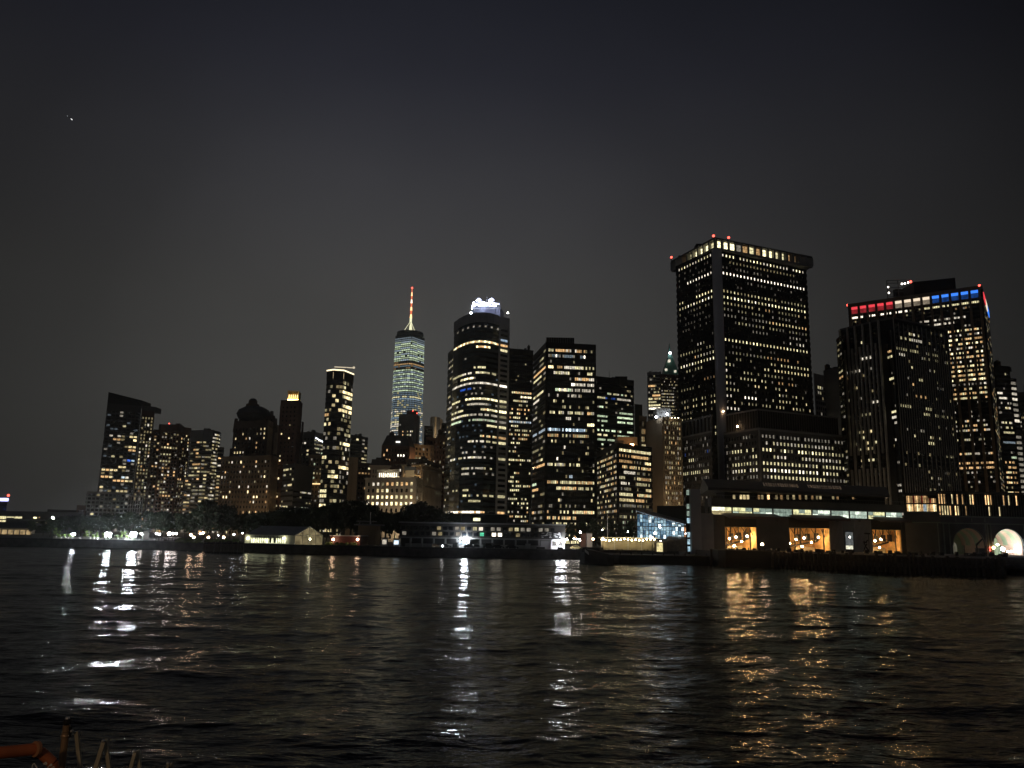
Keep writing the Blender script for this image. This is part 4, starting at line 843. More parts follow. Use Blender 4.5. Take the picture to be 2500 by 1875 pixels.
pr2 = b.part('base_beam'); pr2.obox((A.x, A.y, 16), (d.x * Lw, d.y * Lw, 0), (n.x * 1.2, n.y * 1.2, 0), (0, 0, 1.6), BRONZE); pr2 = b.part('base_beam'); pr2.obox((A.x, A.y, 29), (d.x * Lw, d.y * Lw, 0), (n.x * 1.2, n.y * 1.2, 0), (0, 0, 2.2), BRONZE)
e = b.finish()
for i in range(14):
    q = A + d * (1.5 + (i + .09) * (Lw - 3) / 14); ln = (Lw - 3) / 14 * .82; c_, s1_, s2_ = CC[cols[i]]
    cw = MB(); o3 = Vector((q.x + n.x * .05, q.y + n.y * .05, 0))
    cw.obox(o3 + Vector((0, 0, H - 6.9)), (d.x * ln, d.y * ln, 0), (n.x * .3, n.y * .3, 0), (0, 0, 2.8), emit('crown_low_' + cols[i], c_, s2_, False, .5, .5))
    o_ = tag(cw.build('crown_window', e), 'crown window glowing ' + cols[i])
    ls = MB(); ls.obox(o3 + Vector((0, 0, H - 4.0)), (d.x * ln, d.y * ln, 0), (n.x * .5, n.y * .5, 0), (0, 0, 1.7), emit('crown_strip_' + cols[i], c_, s1_)); ls.build('light_strip', o_)
A2, B2 = P[1], P[2]; d2 = B2 - A2
for i, cc in enumerate(['red', 'red', 'white', 'white', 'blue', 'blue']):
    q = A2 + d2 * (.1 + i * .15); ls = MB(); n2 = Vector((d2.y, -d2.x)).normalized()
    ls.obox((q.x, q.y, H - 7), (d2.x * .13, d2.y * .13, 0), (n2.x * .5, n2.y * .5, 0), (0, 0, 4.6), emit('crown_strip_' + cc, CC[cc][0], CC[cc][1])); tag(ls.build('crown_window', e), 'crown window glowing ' + cc)
rp = MB(); a = at(2232, 716, 492); c = at(2334, 705, 482); rp.prism([Vector((a.x, a.y)), Vector((c.x, c.y)), Vector((c.x, c.y + 14)), Vector((a.x, a.y + 14))], H - .5, H + 9, BLACKMETAL); rp.build('roof_plant', e)
fr = MB(); 
for px in (2168, 2195, 2224): a = at(px, 730, 505); fr.tube((a.x, a.y, H - 1), (a.x, a.y, H + 14), .3, DGREY)
for hz in (3, 6, 9, 12, 14): a, c = at(2168, 730, 505), at(2224, 722, 505); fr.tube((a.x, a.y, H + hz), (c.x, c.y, H + hz + .8), .2, DGREY)
a = at(2197, 715, 507); fr.box(a.x - 3, a.y, H, a.x + 3, a.y + 3, H + 9, BLACKMETAL); fr.build('roof_scaffold', e)
bm = MB()
for (px, py) in ((2168, 701), (2170, 715), (2202, 693), (2209, 692), (2217, 690)): bm.ball(at(px, py, 505), .6, emit('scaffold_glow', (1, .9, .8), 7, True), 8, 5)
bm.build('scaffold_lamp', e)
for (px, py, yy) in ((2070, 745, P[0].y), (2391, 698, Yk), (2223, 688, 505)):
    bm = MB(); q = at(px, py, yy); bm.tube((q.x, q.y, q.z - 2.5), q, .2, DGREY); bm.ball(q, .9, RED_L, 8, 5); bm.build('beacon_light', e)

# ---- ribbed tower
b = Bld('ribbed_stone_tower', 'dark tower with tall pale vertical ribs and a rounded dark glass corner'); b.clamp = None
rows = {2: [(.4, .6, .3, 'wy3')], 5: [(.55, .8, .7, 'wh3')], 7: [(0, .45, .9, 'wh3')], 8: [(0, .4, .5, 'wo2')], 10: [(.2, .4, .8, 'ww3')], 12: [(0, .12, 1, 'wy3')], 13: [(.7, 1, .7, 'wh3')], 15: [(.0, .7, .6, 'wy1')], 16: [(.4, .6, .5, 'wh3')]}
rows.update({k: [(.1, .8, .3, ('ww3', 'wy3'))] for k in (18, 19, 20, 21, 22, 23)}); rows.update({27: [(.1, .3, .6, 'wh3')], 31: [(.5, .7, .3, 'wy2')], 32: [(0, 1, .5, 'wh1')], 33: [(0, 1, .7, ('wh2', 'gr1'))], 34: [(0, 1, .6, 'gr2')], 35: [(.4, .8, .4, 'wh2')], 37: [(0, .6, .4, 'wh1')]})
rowr = {1: [(.2, .5, .7, ('wy2', 'wh3'))], 2: [(.1, .3, .6, 'wy2'), (.3, .5, .8, 'wh2')], 4: [(0, .8, .6, ('wy2', 'wy1'))], 5: [(.05, .15, 1, 'wh3'), (.5, 1, .5, 'wy1')], 7: [(.25, .3, 1, 'wy3'), (.4, .7, .3, 'wy2')], 9: [(.3, .5, .3, 'wy2')], 10: [(.2, .3, .8, 'wo3')], 12: [(.3, .5, .4, 'wo2')], 14: [(.0, .2, .9, 'wy2'), (.4, .6, .6, 'wy2'), (.8, 1, .5, 'wh2')], 15: [(.4, .8, .7, 'wy2'), (.7, 1, .5, 'wy2')], 19: [(.2, .7, .4, 'wy3')], 20: [(.4, .6, .5, 'wy3')], 22: [(.7, 1, .5, 'wy1')], 26: [(.4, .5, .6, 'wy2')], 32: [(.1, 1, .5, 'wh1')], 33: [(0, .3, .9, 'wh2')]}
Yr = 372.0
P, H = b.pts([(2052, 806), (2146, 782, Yr), (2180, 783, 368), (2312, 806)])
b.wall.prism(b.foot(P, 34), 3, H, BLACKMETAL); b.base = (P[0].x, P[0].y, 3)
b.facade(P[0], P[1], 3, H, nc=10, nf=39, wf=.6, hf=.5, rel='none', lit=pat(310, .0, 0, rows=rows, dimp=.01), top=2, rm=BLACKMETAL)
b.facade(P[2], P[3], 3, H, nc=24, nf=39, wf=.62, hf=.5, rel='none', lit=pat(311, .0, 0, rows=rowr, dimp=.03), top=2, rm=BLACKMETAL)
rc_ = {3: [(0, 1, .8, 'wo3')], 4: [(0, 1, .9, ('wy2', 'wy3'))], 8: [(0, 1, .95, 'wy3')], 14: [(0, 1, .95, 'wy3')], 15: [(0, 1, .95, 'wh3')], 16: [(.3, 1, .8, 'wh2')], 19: [(.4, .6, 1, 'wh3')], 23: [(.5, 1, .5, 'wh1')], 27: [(.2, 1, .7, 'wh2')], 28: [(.2, 1, .7, 'wh2')], 31: [(0, 1, .6, 'wh1')], 32: [(0, 1, 1, 'wh2')], 33: [(.3, .7, .5, 'wy2')], 35: [(.4, .8, .7, 'wy2')], 37: [(0, 1, .7, 'gr2')], 38: [(0, 1, .9, 'wh3')]}
gc = b.part('rounded_glass_corner', 'rounded dark glass corner')
cpts = [P[1] + Vector((.6, 0)), P[1] + Vector((2.2, -1.6)), P[2] + Vector((-2.2, -1.4)), P[2] + Vector((-.6, 0))]
gc.prism(cpts + [P[2] + Vector((-.6, 5)), P[1] + Vector((.6, 5))], 3, H - 6, DARKGLASS)
b.facade(cpts[1], cpts[2], 3, H - 6, nc=8, nf=39, rel='none', wf=.9, hf=.45, lit=pat(312, 0, 0, rows=rc_, dimp=0), top=1, inset=.02, dark=False)
def ribs(A, B, n_, w_, dpt):
    d = (B - A).normalized(); n = Vector((d.y, -d.x)); zg = [(3, H * .37), (H * .43, H)]
    for i in range(n_ + 1):
        q = A.lerp(B, i / n_)
        full = (i % 2 == 0) or i == n_
        for (za, zb_) in zg:
            if full and za > 3: za = H * .37
            top_ = zb_ if (full or zb_ < H) else H - 11
            rb = b.part('stone_rib'); rb.obox((q.x - d.x * w_ / 2 + n.x * .1, q.y - d.y * w_ / 2 + n.y * .1, za), (d.x * w_, d.y * w_, 0), (n.x * dpt, n.y * dpt, 0), (0, 0, top_ - za), RIBSTONE)
ribs(P[0], P[1], 10, .75, 1.0); ribs(P[2], P[3], 24, .42, .28)
cp = b.part('coping')
for k in range(3):
    A, B = P[k], P[k + 1]; dd = B - A; nn = Vector((dd.y, -dd.x)).normalized(); cp.obox((A.x, A.y, H - .4), (dd.x, dd.y, 0), (nn.x * .5, nn.y * .5, 0), (0, 0, .9), DGREY)
A = at(2043, 830, 392); B = at(2054, 828, 384); b.wall.prism([Vector((A.x, A.y)), Vector((B.x, B.y)), Vector((B.x + 8, B.y + 20)), Vector((A.x + 8, A.y + 20))], 3, A.z, BLACKMETAL)
b.facade(Vector((A.x, A.y)), Vector((B.x, B.y)), 3, A.z, nc=2, nf=36, wf=.7, hf=.4, rel='none', lit=pat(313, .02, 0, rows={5: [(0, 1, 1, 'wy2')], 6: [(0, 1, 1, 'wo2')]}), rm=BLACKMETAL, inset=.2)
ph = b.part('penthouse', 'pale penthouse wall'); a, c = at(2180, 774, 384), at(2232, 790, 396); ph.prism([Vector((a.x, a.y)), Vector((c.x, c.y)), Vector((c.x, c.y + 9)), Vector((a.x, a.y + 9))], H - 1, H + 4.5, LGREY)
b.finish()

# ---- right-edge towers
b = Bld('black_balcony_tower', 'black tower with a column of bright white balconies down its right edge'); b.clamp = None
rows = {4: [(0, .4, .9, 'wh3')], 5: [(.1, .7, .9, 'wh3')], 6: [(.1, .9, .5, 'wh2')], 8: [(0, 1, .3, 'wh1')], 10: [(.1, 1, .8, ('wh2', 'wy3'))], 11: [(.1, .9, .5, 'wy2')], 12: [(.2, 1, .8, 'wy2')], 14: [(.1, 1, .9, 'cw1')], 17: [(.5, 1, .7, 'gr2')]}
rows.update({k: [(.15, .5, .85, ('wo3', 'wy3')), (.65, .9, .6, 'wo2')] for k in (18, 19, 20, 21, 22, 24, 25)}); rows.update({29: [(.1, .9, .9, ('gr3', 'wy3'))], 30: [(.3, .9, .6, 'gr2')], 31: [(.5, .9, .6, 'wy3')]})
b.volume([(2425, 893, 440), (2464, 896)], [dict(nc=10, nf=36, rel='ribbon', hf=.45, rm=BLACKMETAL, lit=pat(320, .02, .05, rows=rows, dimp=.02), sd=.2, top=3)], mat=BLACKMETAL, depth=24)
b.volume([(2464, 924, 444), (2480, 926)], [dict(nc=1, nf=31, rel='ribbon', hf=.55, rm=BLACKMETAL, lit=lambda i, j, nc, nf: {0: 'wh1', 1: 'wh2', 2: 'wh2', 3: 'wh3', 4: 'wh1', 5: 'wh1', 6: 'wh2', 7: 'wh3'}.get(j, 'dk' if j < 10 else 'wh1'), sd=.2, top=1, inset=.3)], mat=BLACKMETAL, depth=22)
b.finish()
b = Bld('dark_office_block', 'dark block with small yellow window rows, cut off by the right edge'); b.clamp = None
b.volume([(2479, 960, 480), (2540, 955)], [dict(nc=14, nf=36, rel='grid', wf=.7, hf=.5, rm=DGREY, lit=pat(321, .03, .25, ('wy2', 'wh2', 'ww3'), dimp=.1), top=4)], mat=DGREY, depth=30)
b.finish()

# ================================================================== GROUND, QUAY AND WATER
GZ = 3.0
shore = [(-1400, 345), (-330, 338), (-212, 330), (-137, 316), (-80, 290), (-28, 284), (22, 286), (46, 292), (60, 288), (66, 266), (90, 262), (300, 262), (1400, 262)]
g = MB()
poly = [Vector(p) for p in shore] + [Vector((4200, 6000)), Vector((-4200, 6000))]
g.prism(poly, GZ - .30, GZ, ASPHALT); o = g.build('ground'); tag(o, kind='structure')
g = MB()
for A, B in zip(shore, shore[1:]):
    A, B = Vector(A), Vector(B); d = B - A; n = Vector((d.y, -d.x)).normalized()
    g.obox((A.x, A.y, -2.5), (d.x, d.y, 0), (-n.x * 1.4, -n.y * 1.4, 0), (0, 0, GZ + 2.5 - .31), SEAWALL)
    g.obox((A.x + n.x * .25, A.y + n.y * .25, GZ + .004), (d.x, d.y, 0), (-n.x * 1.2, -n.y * 1.2, 0), (0, 0, .30), SEAWALL)
tag(g.build('seawall_embankment'), kind='structure')
g = MB()
for A, B in zip(shore[1:6], shore[2:7]):
    A, B = Vector(A), Vector(B); d = B - A; n = Vector((d.y, -d.x)).normalized()
    g.obox((A.x - n.x * 2, A.y - n.y * 2, GZ + .004), (d.x, d.y, 0), (-n.x * 14, -n.y * 14, 0), (0, 0, .004), PAVE)
tag(g.build('promenade'), kind='structure')

# ---- water: a real wave surface
rs = np.random.RandomState(4)
def waves(X, Y):
    Z = np.zeros_like(X)
    for lam, amp, n_, spread in ((26, .09, 5, 22), (11, .05, 7, 26), (5.0, .036, 10, 28), (2.3, .022, 14, 30), (1.1, .010, 16, 34), (.62, .004, 14, 38)):
        for _ in range(n_):
            l_ = lam * rs.uniform(.7, 1.4); th = math.radians(-78 + rs.normal(0, spread)); k = 2 * math.pi / l_
            ph = rs.uniform(0, 6.28); a = amp * rs.uniform(.5, 1.0) * 1.2 / math.sqrt(n_) * 1.6
            arg = k * (X * math.cos(th) + Y * math.sin(th)) + ph
            far = np.clip(l_ / (np.maximum(Y, 1) * .011) - .3, 0, 1)      # fade waves finer than the grid
            Z += a * far * (1 - np.abs(np.sin(arg / 2)) * 2 * .5 - .36 + .5 * np.cos(arg)) * .9
    return Z
nr, ncx = 1150, 760
ys = 12.0 * (345 / 12.0) ** (np.linspace(0, 1, nr)); us = np.linspace(-1.05, 1.05, ncx)
YY, UU = np.meshgrid(ys, us, indexing='ij'); XX = UU * (YY * .82 + 26)
ZZ = waves(XX, YY)
me = bpy.data.meshes.new('harbour_water'); nv = nr * ncx
me.vertices.add(nv); me.vertices.foreach_set('co', np.stack([XX, YY, ZZ], -1).astype(np.float32).ravel())
idx = np.arange(nv).reshape(nr, ncx); q = np.stack([idx[:-1, :-1], idx[:-1, 1:], idx[1:, 1:], idx[1:, :-1]], -1).reshape(-1, 4)
me.loops.add(q.size); me.polygons.add(len(q)); me.loops.foreach_set('vertex_index', q.ravel().astype(np.int32))
me.polygons.foreach_set('loop_start', np.arange(0, q.size, 4, dtype=np.int32)); me.polygons.foreach_set('use_smooth', np.ones(len(q), dtype=bool))
me.update(calc_edges=True)
wm, n, l = newmat('river_water'); bs = n['Principled BSDF']
bs.inputs['Base Color'].default_value = (.0015, .0016, .0014, 1); bs.inputs['Roughness'].default_value = .07
bs.inputs['IOR'].default_value = 1.33; bs.inputs['Specular IOR Level'].default_value = .23
gm = n.new('ShaderNodeNewGeometry'); mp = n.new('ShaderNodeMapping'); mp.inputs['Scale'].default_value = (.38, 1.0, 1.0); mp.inputs['Rotation'].default_value = (0, 0, R(9))
l.new(gm.outputs['Position'], mp.inputs['Vector'])
sy_ = n.new('ShaderNodeSeparateXYZ'); l.new(gm.outputs['Position'], sy_.inputs[0])
rm_ = n.new('ShaderNodeMapRange'); rm_.inputs['From Min'].default_value = 40; rm_.inputs['From Max'].default_value = 260      # roughness grows towards the quay in place of far ripples too fine to resolve
rm_.inputs['To Min'].default_value = .085; rm_.inputs['To Max'].default_value = .17; l.new(sy_.outputs['Y'], rm_.inputs['Value']); l.new(rm_.outputs[0], bs.inputs['Roughness'])
prev = None
for sc_, dist_, st_ in ((1.5, .14, .9), (4.5, .04, .9), (.30, .45, .6)):
    z = n.new('ShaderNodeTexNoise'); z.inputs['Scale'].default_value = sc_; z.inputs['Detail'].default_value = 3; z.inputs['Roughness'].default_value = .6
    l.new(mp.outputs[0], z.inputs['Vector'])
    bp = n.new('ShaderNodeBump'); bp.inputs['Strength'].default_value = st_; bp.inputs['Distance'].default_value = dist_
    l.new(z.outputs['Fac'], bp.inputs['Height'])
    if prev is not None: l.new(prev.outputs[0], bp.inputs['Normal'])
    prev = bp
l.new(prev.outputs[0], bs.inputs['Normal'])
me.materials.append(wm)
o = bpy.data.objects.new('harbour_water', me); COL.objects.link(o); tag(o, kind='structure')
g = MB(); g.add([(-4000, -800, -1.2), (4000, -800, -1.2), (4000, 700, -1.2), (-4000, 700, -1.2)], [(0, 1, 2, 3)], wm); tag(g.build('outer_water'), kind='structure')

# ================================================================== TREES
def tree_proto(seed, hgt=15.0, spread=6.0, n_clump=17, leaves=95, mat=None, trunk_h=.3, leafsize=.55):
    r = random.Random(seed); T = MB(); C = MB()
    bark = surf('bark', (.05, .04, .03), .9, .3, 1.5, bump=.4)
    lean = r.uniform(-.5, .5); top = Vector((lean, 0, hgt * .55))
    T.tube((0, 0, 0), (lean * .4, 0, hgt * trunk_h), .36 * hgt / 15, bark, .26 * hgt / 15, 7); T.tube((lean * .4, 0, hgt * trunk_h), top, .26 * hgt / 15, bark, .12, 6)
    cs = []
    for i in range(n_clump):
        a = r.uniform(0, 6.28); rad = spread * math.sqrt(r.random()) * .78; zz = hgt * r.uniform(.36, .9)
        rad *= 1.0 if zz < hgt * .7 else .65
        c = Vector((rad * math.cos(a), rad * math.sin(a), zz)); cs.append((c, r.uniform(.20, .36) * spread))
        if i < 7: T.tube((lean * .5, 0, hgt * r.uniform(.26, .5)), c, .13 * hgt / 15, bark, .04, 5)
    cs.append((Vector((lean, 0, hgt * .9)), spread * .25))
    for c, cr_ in cs:
        for k in range(leaves):
            d = Vector((r.gauss(0, 1), r.gauss(0, 1), r.gauss(0, .75))).normalized() * cr_ * (r.random() ** .4) * r.uniform(.8, 1.15)
            p = c + d; s_ = leafsize * r.uniform(.6, 1.5); a = Vector((r.gauss(0, 1), r.gauss(0, 1), r.gauss(0, 1))).normalized() * s_
            q = a.orthogonal().normalized() * s_ * .6
            C.add([p - a, p + q, p + a, p - q], [(0, 1, 2, 3)], mat)
    return T, C
LEAF = surf('dark_leaves', (.026, .038, .016), .8, .45, .5)
LEAF2 = surf('fresh_leaves', (.10, .15, .035), .8, .4, .6)
def make_tree(seed, name, **kw):
    T, C = tree_proto(seed, **kw); e = thing(name, (0, 0, 0), '', 'tree'); T.build('trunk', e); C.build('crown', e); return e
protos = [make_tree(s_, 'park_tree', mat=LEAF, hgt=15, spread=sp_) for s_, sp_ in ((1, 6.5), (2, 5.6), (3, 7.2), (4, 5.0), (5, 6.2))]
used = [False] * 5
def place_tree(i, loc, h, wscale=1.0, rz=0, label='', group=None, pr=protos, us=used, base_h=15.0):
    sc_ = h / base_h
    if not us[i]: t = pr[i]; us[i] = True
    else: t = copy_tree(pr[i])
    t.location = loc; t.rotation_euler = (0, 0, rz); t.scale = (sc_ * wscale, sc_ * wscale, sc_)
    t['label'] = label
    if group: t['group'] = group
    return t
tr_ = random.Random(12)
outline = [(96, 1268), (125, 1264), (150, 1262), (172, 1259), (195, 1257), (215, 1256), (238, 1256), (262, 1255), (285, 1252), (308, 1250), (330, 1249), (352, 1246), (374, 1249), (398, 1248), (420, 1252), (445, 1253), (468, 1250), (492, 1240), (515, 1227), (536, 1231), (558, 1246),
           (580, 1249), (602, 1256), (624, 1254), (646, 1249), (668, 1248), (690, 1241), (712, 1238), (735, 1239), (757, 1240), (780, 1235), (803, 1234), (826, 1226), (848, 1224), (868, 1222), (888, 1234), (908, 1246), (930, 1250), (952, 1250), (975, 1244), (997, 1232), (1020, 1228), (1042, 1234), (1064, 1246), (1086, 1252), (1110, 1256), (1134, 1258)]
G1 = 'unlit park trees under the towers'
segs = [(0, 150, 'dark leafy tree at the far left, behind the bushy bright green one'), (150, 230, 'dark leafy tree behind the leftmost floodlight'), (230, 300, 'dark leafy tree above the middle floodlight'),
        (300, 375, 'dark leafy tree above the right floodlight, below the wedge-topped tower'), (375, 460, 'dark leafy tree above the patterned trailer, below the brown apartment tower'), (460, 550, 'dark leafy tree above the planted yard, below the round-cornered glass tower'),
        (550, 640, 'black leafy tree behind the left half of the marquee tent'), (640, 740, 'black leafy tree behind the right half of the marquee tent'), (740, 795, 'black leafy tree just right of the tent, below the slim glass tower'), (795, 880, 'black leafy tree above the red pavilion'),
        (880, 970, 'black leafy tree in front of the arched-window building'), (970, 1060, 'tall black leafy tree at the foot of the corniced stone building'), (1060, 1300, 'black leafy tree behind the waterfront station roof')]
for k, (px, py) in enumerate(outline):
    for row, Y in ((0, 385), (1, 425)):
        jx = tr_.uniform(-5, 5) + (11 if row else 0); p = at(px + jx, py + tr_.uniform(-1, 5) + (3 if row == 0 else 0), Y)
        lab = next(l_ for a, c, l_ in segs if a <= px < c)
        place_tree((k * 2 + row * 3 + int(tr_.random() * 2)) % 5, (p.x, Y + tr_.uniform(-8, 8), GZ), max(7.5, (p.z - GZ) * 1.04), tr_.uniform(.85, 1.1) * (1.1 if px < 700 else 1.0), tr_.uniform(0, 6.3), lab, 'park trees: ' + lab)
for px, py, Y in ((1392, 1278, 330), (1420, 1270, 335), (1452, 1268, 332), (1484, 1266, 330), (1512, 1270, 328), (1538, 1272, 332)):
    p = at(px, py, Y); place_tree(tr_.randrange(5), (p.x, Y, GZ), p.z - GZ, .9, tr_.uniform(0, 6), 'dark leafy tree behind the string-lit seating, left of the blue glass hall', 'trees behind the string-lit seating')
# young trees lit by the floodlights
yp = [make_tree(21, 'young_tree', mat=LEAF2, hgt=7.5, spread=2.4, n_clump=9, leaves=60, trunk_h=.42, leafsize=.28), make_tree(22, 'young_tree', mat=LEAF2, hgt=7.5, spread=1.9, n_clump=8, leaves=60, trunk_h=.42, leafsize=.28)]
yu = [False, False]
for k, (px, py, Y, lb) in enumerate(((137, 1288, 352, 'bushy bright green young tree at the far left, before the dark park'), (146, 1294, 350, 'low lit green tree right beside the bushy bright green one'),
        (212, 1295, 350, 'young lit tree, left one of a close pair left of the middle floodlight'), (222, 1296, 352, 'young lit tree, right one of a close pair left of the middle floodlight'),
        (238, 1299, 349, 'thin young tree just left of the middle floodlight'), (250, 1300, 356, 'thin young tree behind the middle floodlight'), (297, 1296, 354, 'young lit tree with a leaning trunk, left of the right floodlight'),
        (308, 1296, 350, 'young lit tree closest to the left of the right floodlight'))):
    p = at(px, py, Y); place_tree(k % 2, (p.x, Y, GZ), p.z - GZ, 1.0, k * 1.3, lb, 'young trees lit by floodlights', yp, yu, 7.5)

# ================================================================== LAMPS
def lamp_post(px, py, Y, mat, r=.32, label='', name='street_lamp', group=None, heads=1, ground=GZ, spot=None):
    p = at(px, py, Y); e = thing(name, (p.x, Y, ground), label, 'lamp', group)
    m = MB(); m.cone((p.x, Y), .16, ground, .07, p.z - r, BLACKMETAL, 8); m.cone((p.x, Y), .26, ground, .2, ground + .5, BLACKMETAL, 8); m.build('post', e)
    h = MB(); h.ball(p, r, mat, 12, 8); h.build('lamp_globe', e)
    c = MB(); c.cone((p.x, Y), r * .5, p.z + r * .9, r * .1, p.z + r * 1.35, BLACKMETAL, 8); c.cone((p.x, Y), r * .45, p.z - r * 1.2, r * .6, p.z - r * .8, BLACKMETAL, 8); c.build('lamp_cap', e)
    return e
FLOOD = emit('floodlight', (.86, .94, 1.0), 520, True)
for px, py, lb, r in ((179, 1305, 'blazing white floodlight on a pole, leftmost of the three by the dark park', .75), (264, 1306, 'blazing white floodlight on a pole, middle of the three by the dark park', 1.35), (326, 1305, 'blazing white floodlight on a pole, rightmost of the three, by the white kiosk column', 1.35)):
    p = at(px, py, 343); e = thing('floodlight', (p.x, 343, GZ), lb, 'floodlight', 'floodlights on the left quay')
    m = MB(); m.cone((p.x, 343.4), .18, GZ, .1, p.z + .5, BLACKMETAL, 8); m.build('post', e)
    m = MB(); m.box(p.x - r * 1.5, 342.0, p.z + r * .7, p.x + r * 1.5, 344.2, p.z + r * .8, BLACKMETAL); m.build('housing', e)  # hood plate, widened to block light rising into the tree crowns
    m = MB()
    for i in range(3):
        for j in range(2): m.ball((p.x + (i - 1) * r * .56, 342.9 + .2 * (i % 2), p.z + (j - .5) * r * .55), r * .36, FLOOD, 10, 6)
    m.build('lamp_panel', e)
WG = emit('warm_globe', (1.0, .66, .42), 60, True); PG = emit('pale_globe', (1.0, .86, .80), 60, True); WW = emit('cool_globe', (.92, .95, 1.0), 40, True)
for px, py, mt, r, lb in ((345, 1303, PG, .36, 'pinkish globe lamp right of the right floodlight, beside the white kiosk column'), (382, 1303, WW, .30, 'small white globe lamp, left one of a pair between kiosk column and trailer'), (389, 1304, PG, .36, 'white globe lamp, right one of a pair between kiosk column and trailer'),
        (413, 1303, PG, .62, 'biggest, brightest globe lamp above the patterned trailer'), (422, 1303, PG, .36, 'globe lamp just right of the biggest one above the trailer'), (430, 1303, PG, .36, 'globe lamp at the right end of the row above the trailer'),
        (466, 1306, WG, .42, 'warm globe lamp left of the low warm lamp in the planted yard'), (473, 1312, WG, .42, 'lowest warm globe lamp in the planted yard left of the black pilings'), (489, 1303, WG, .28, 'small warm globe lamp, lower left one of the tall pair'),
        (496, 1301, WG, .38, 'warm globe lamp, upper right one of the tall pair'), (509, 1312, WG, .42, 'warm globe lamp right above the first black piling'), (546, 1312, WG, .42, 'warm globe lamp above the middle of the black pilings'),
        (533, 1307, WW, .16, 'tiny white lamp between two warm globe lamps above the pilings'), (571, 1305, WW, .30, 'white globe lamp above the last black pilings, left of the tent'), (592, 1302, WW, .20, 'small white globe lamp right beside the left end of the tent')):
    lamp_post(px, py, 318 if px < 600 else 300, mt, r, lb, group='globe lamps along the quay')
for px, py, Y, mt, r, lb in ((1352, 1299, 315, WW, .3, 'x'),):
    pass
lamp_post(1417, 1299, 320, WHITE_L, .40, 'bright white globe lamp on a pole left of the brick ticket hut')
lamp_post(1470, 1294, 326, WHITE_L, .22, 'small high white lamp between the dark trees')
lamp_post(1533, 1298, 318, WHITE_L, .20, 'small white lamp on a tall pole left of the blue glass hall')
lamp_post(1448, 1316, 296, emit('orange_globe', (1, .45, .2), 40, True), .42, 'reddish orange globe lamp above the dark workboat')
lamp_post(1472, 1316, 296, emit('yellow_globe', (1, .8, .5), 45, True), .38, 'yellow globe lamp at the left end of the bulb string')
lamp_post(1599, 1302, 296, WHITE_L, .34, 'white globe lamp in front of the blue glass hall')
lamp_post(1592, 1312, 294, WG, .3, 'lower warm globe lamp beside the white one before the blue glass hall')
lamp_post(1613, 1322, 292, WHITE_L, .3, 'bright lamp right beside the glowing yellow doorway')
lamp_post(1384, 1317, 292, PG, .36, 'pinkish lamp just right of the waterfront station end wall')
for k, (px, py) in enumerate(((1401, 1315), (1408, 1316), (1414, 1316), (1416, 1319))):
    lamp_post(px, py, 300, PG if k % 2 else WHITE_L, .22, 'one of the small lamps clustered between the station and the brick ticket hut', group='small clustered lamps by the station')
# added street lamps, unseen behind the trees, put warm light on the house fronts
def street(px, Y, power, label, col=(1.0, .72, .42)):
    p = at(px, 1262, Y); e = thing('street_lamp', (p.x, Y, GZ), label, 'lamp', 'unseen street lamps added behind the park trees')
    m = MB(); m.cone((p.x, Y), .14, GZ, .08, GZ + 9, BLACKMETAL, 8); m.tube((p.x, Y, GZ + 9), (p.x, Y + 1.6, GZ + 9.3), .07, BLACKMETAL); m.build('post', e)
    m = MB(); m.box(p.x - .3, Y + 1.3, GZ + 9.25, p.x + .3, Y + 2.1, GZ + 9.4, emit('street_lamp_lens', col, 8)); m.build('lamp_head', e)
    ld = bpy.data.lights.new('street_light', 'POINT'); ld.energy = power * (.18 if 560 < px < 700 else .60 if 940 < px < 1060 else .30 if 700 < px < 940 else .5 if 1590 < px < 1650 else .20 if 2050 < px < 2200 else .05 if 1700 < px < 2000 or 2250 < px < 2330 else .18); ld.color = col; ld.shadow_soft_size = .4
    lo = bpy.data.objects.new('street_light', ld); COL.objects.link(lo); lo.parent = e; lo.location = (0, 1.7, 8.9)
for k, (px, Y, pw) in enumerate(((290, 690, 26000), (410, 680, 22000), (500, 660, 20000), (575, 590, 26000), (650, 590, 26000), (730, 560, 9000), (860, 530, 14000), (930, 450, 16000), (1000, 450, 16000), (1052, 480, 20000), (1170, 395, 8000), (1640, 370, 14000), (1600, 372, 14000), (1760, 345, 9000), (1960, 345, 9000), (2100, 345, 16000), (2160, 340, 12000), (2300, 350, 6000), (2400, 420, 24000), (2340, 430, 16000))):
    street(px, Y, pw, 'unseen street lamp added behind the park trees to light the house fronts')

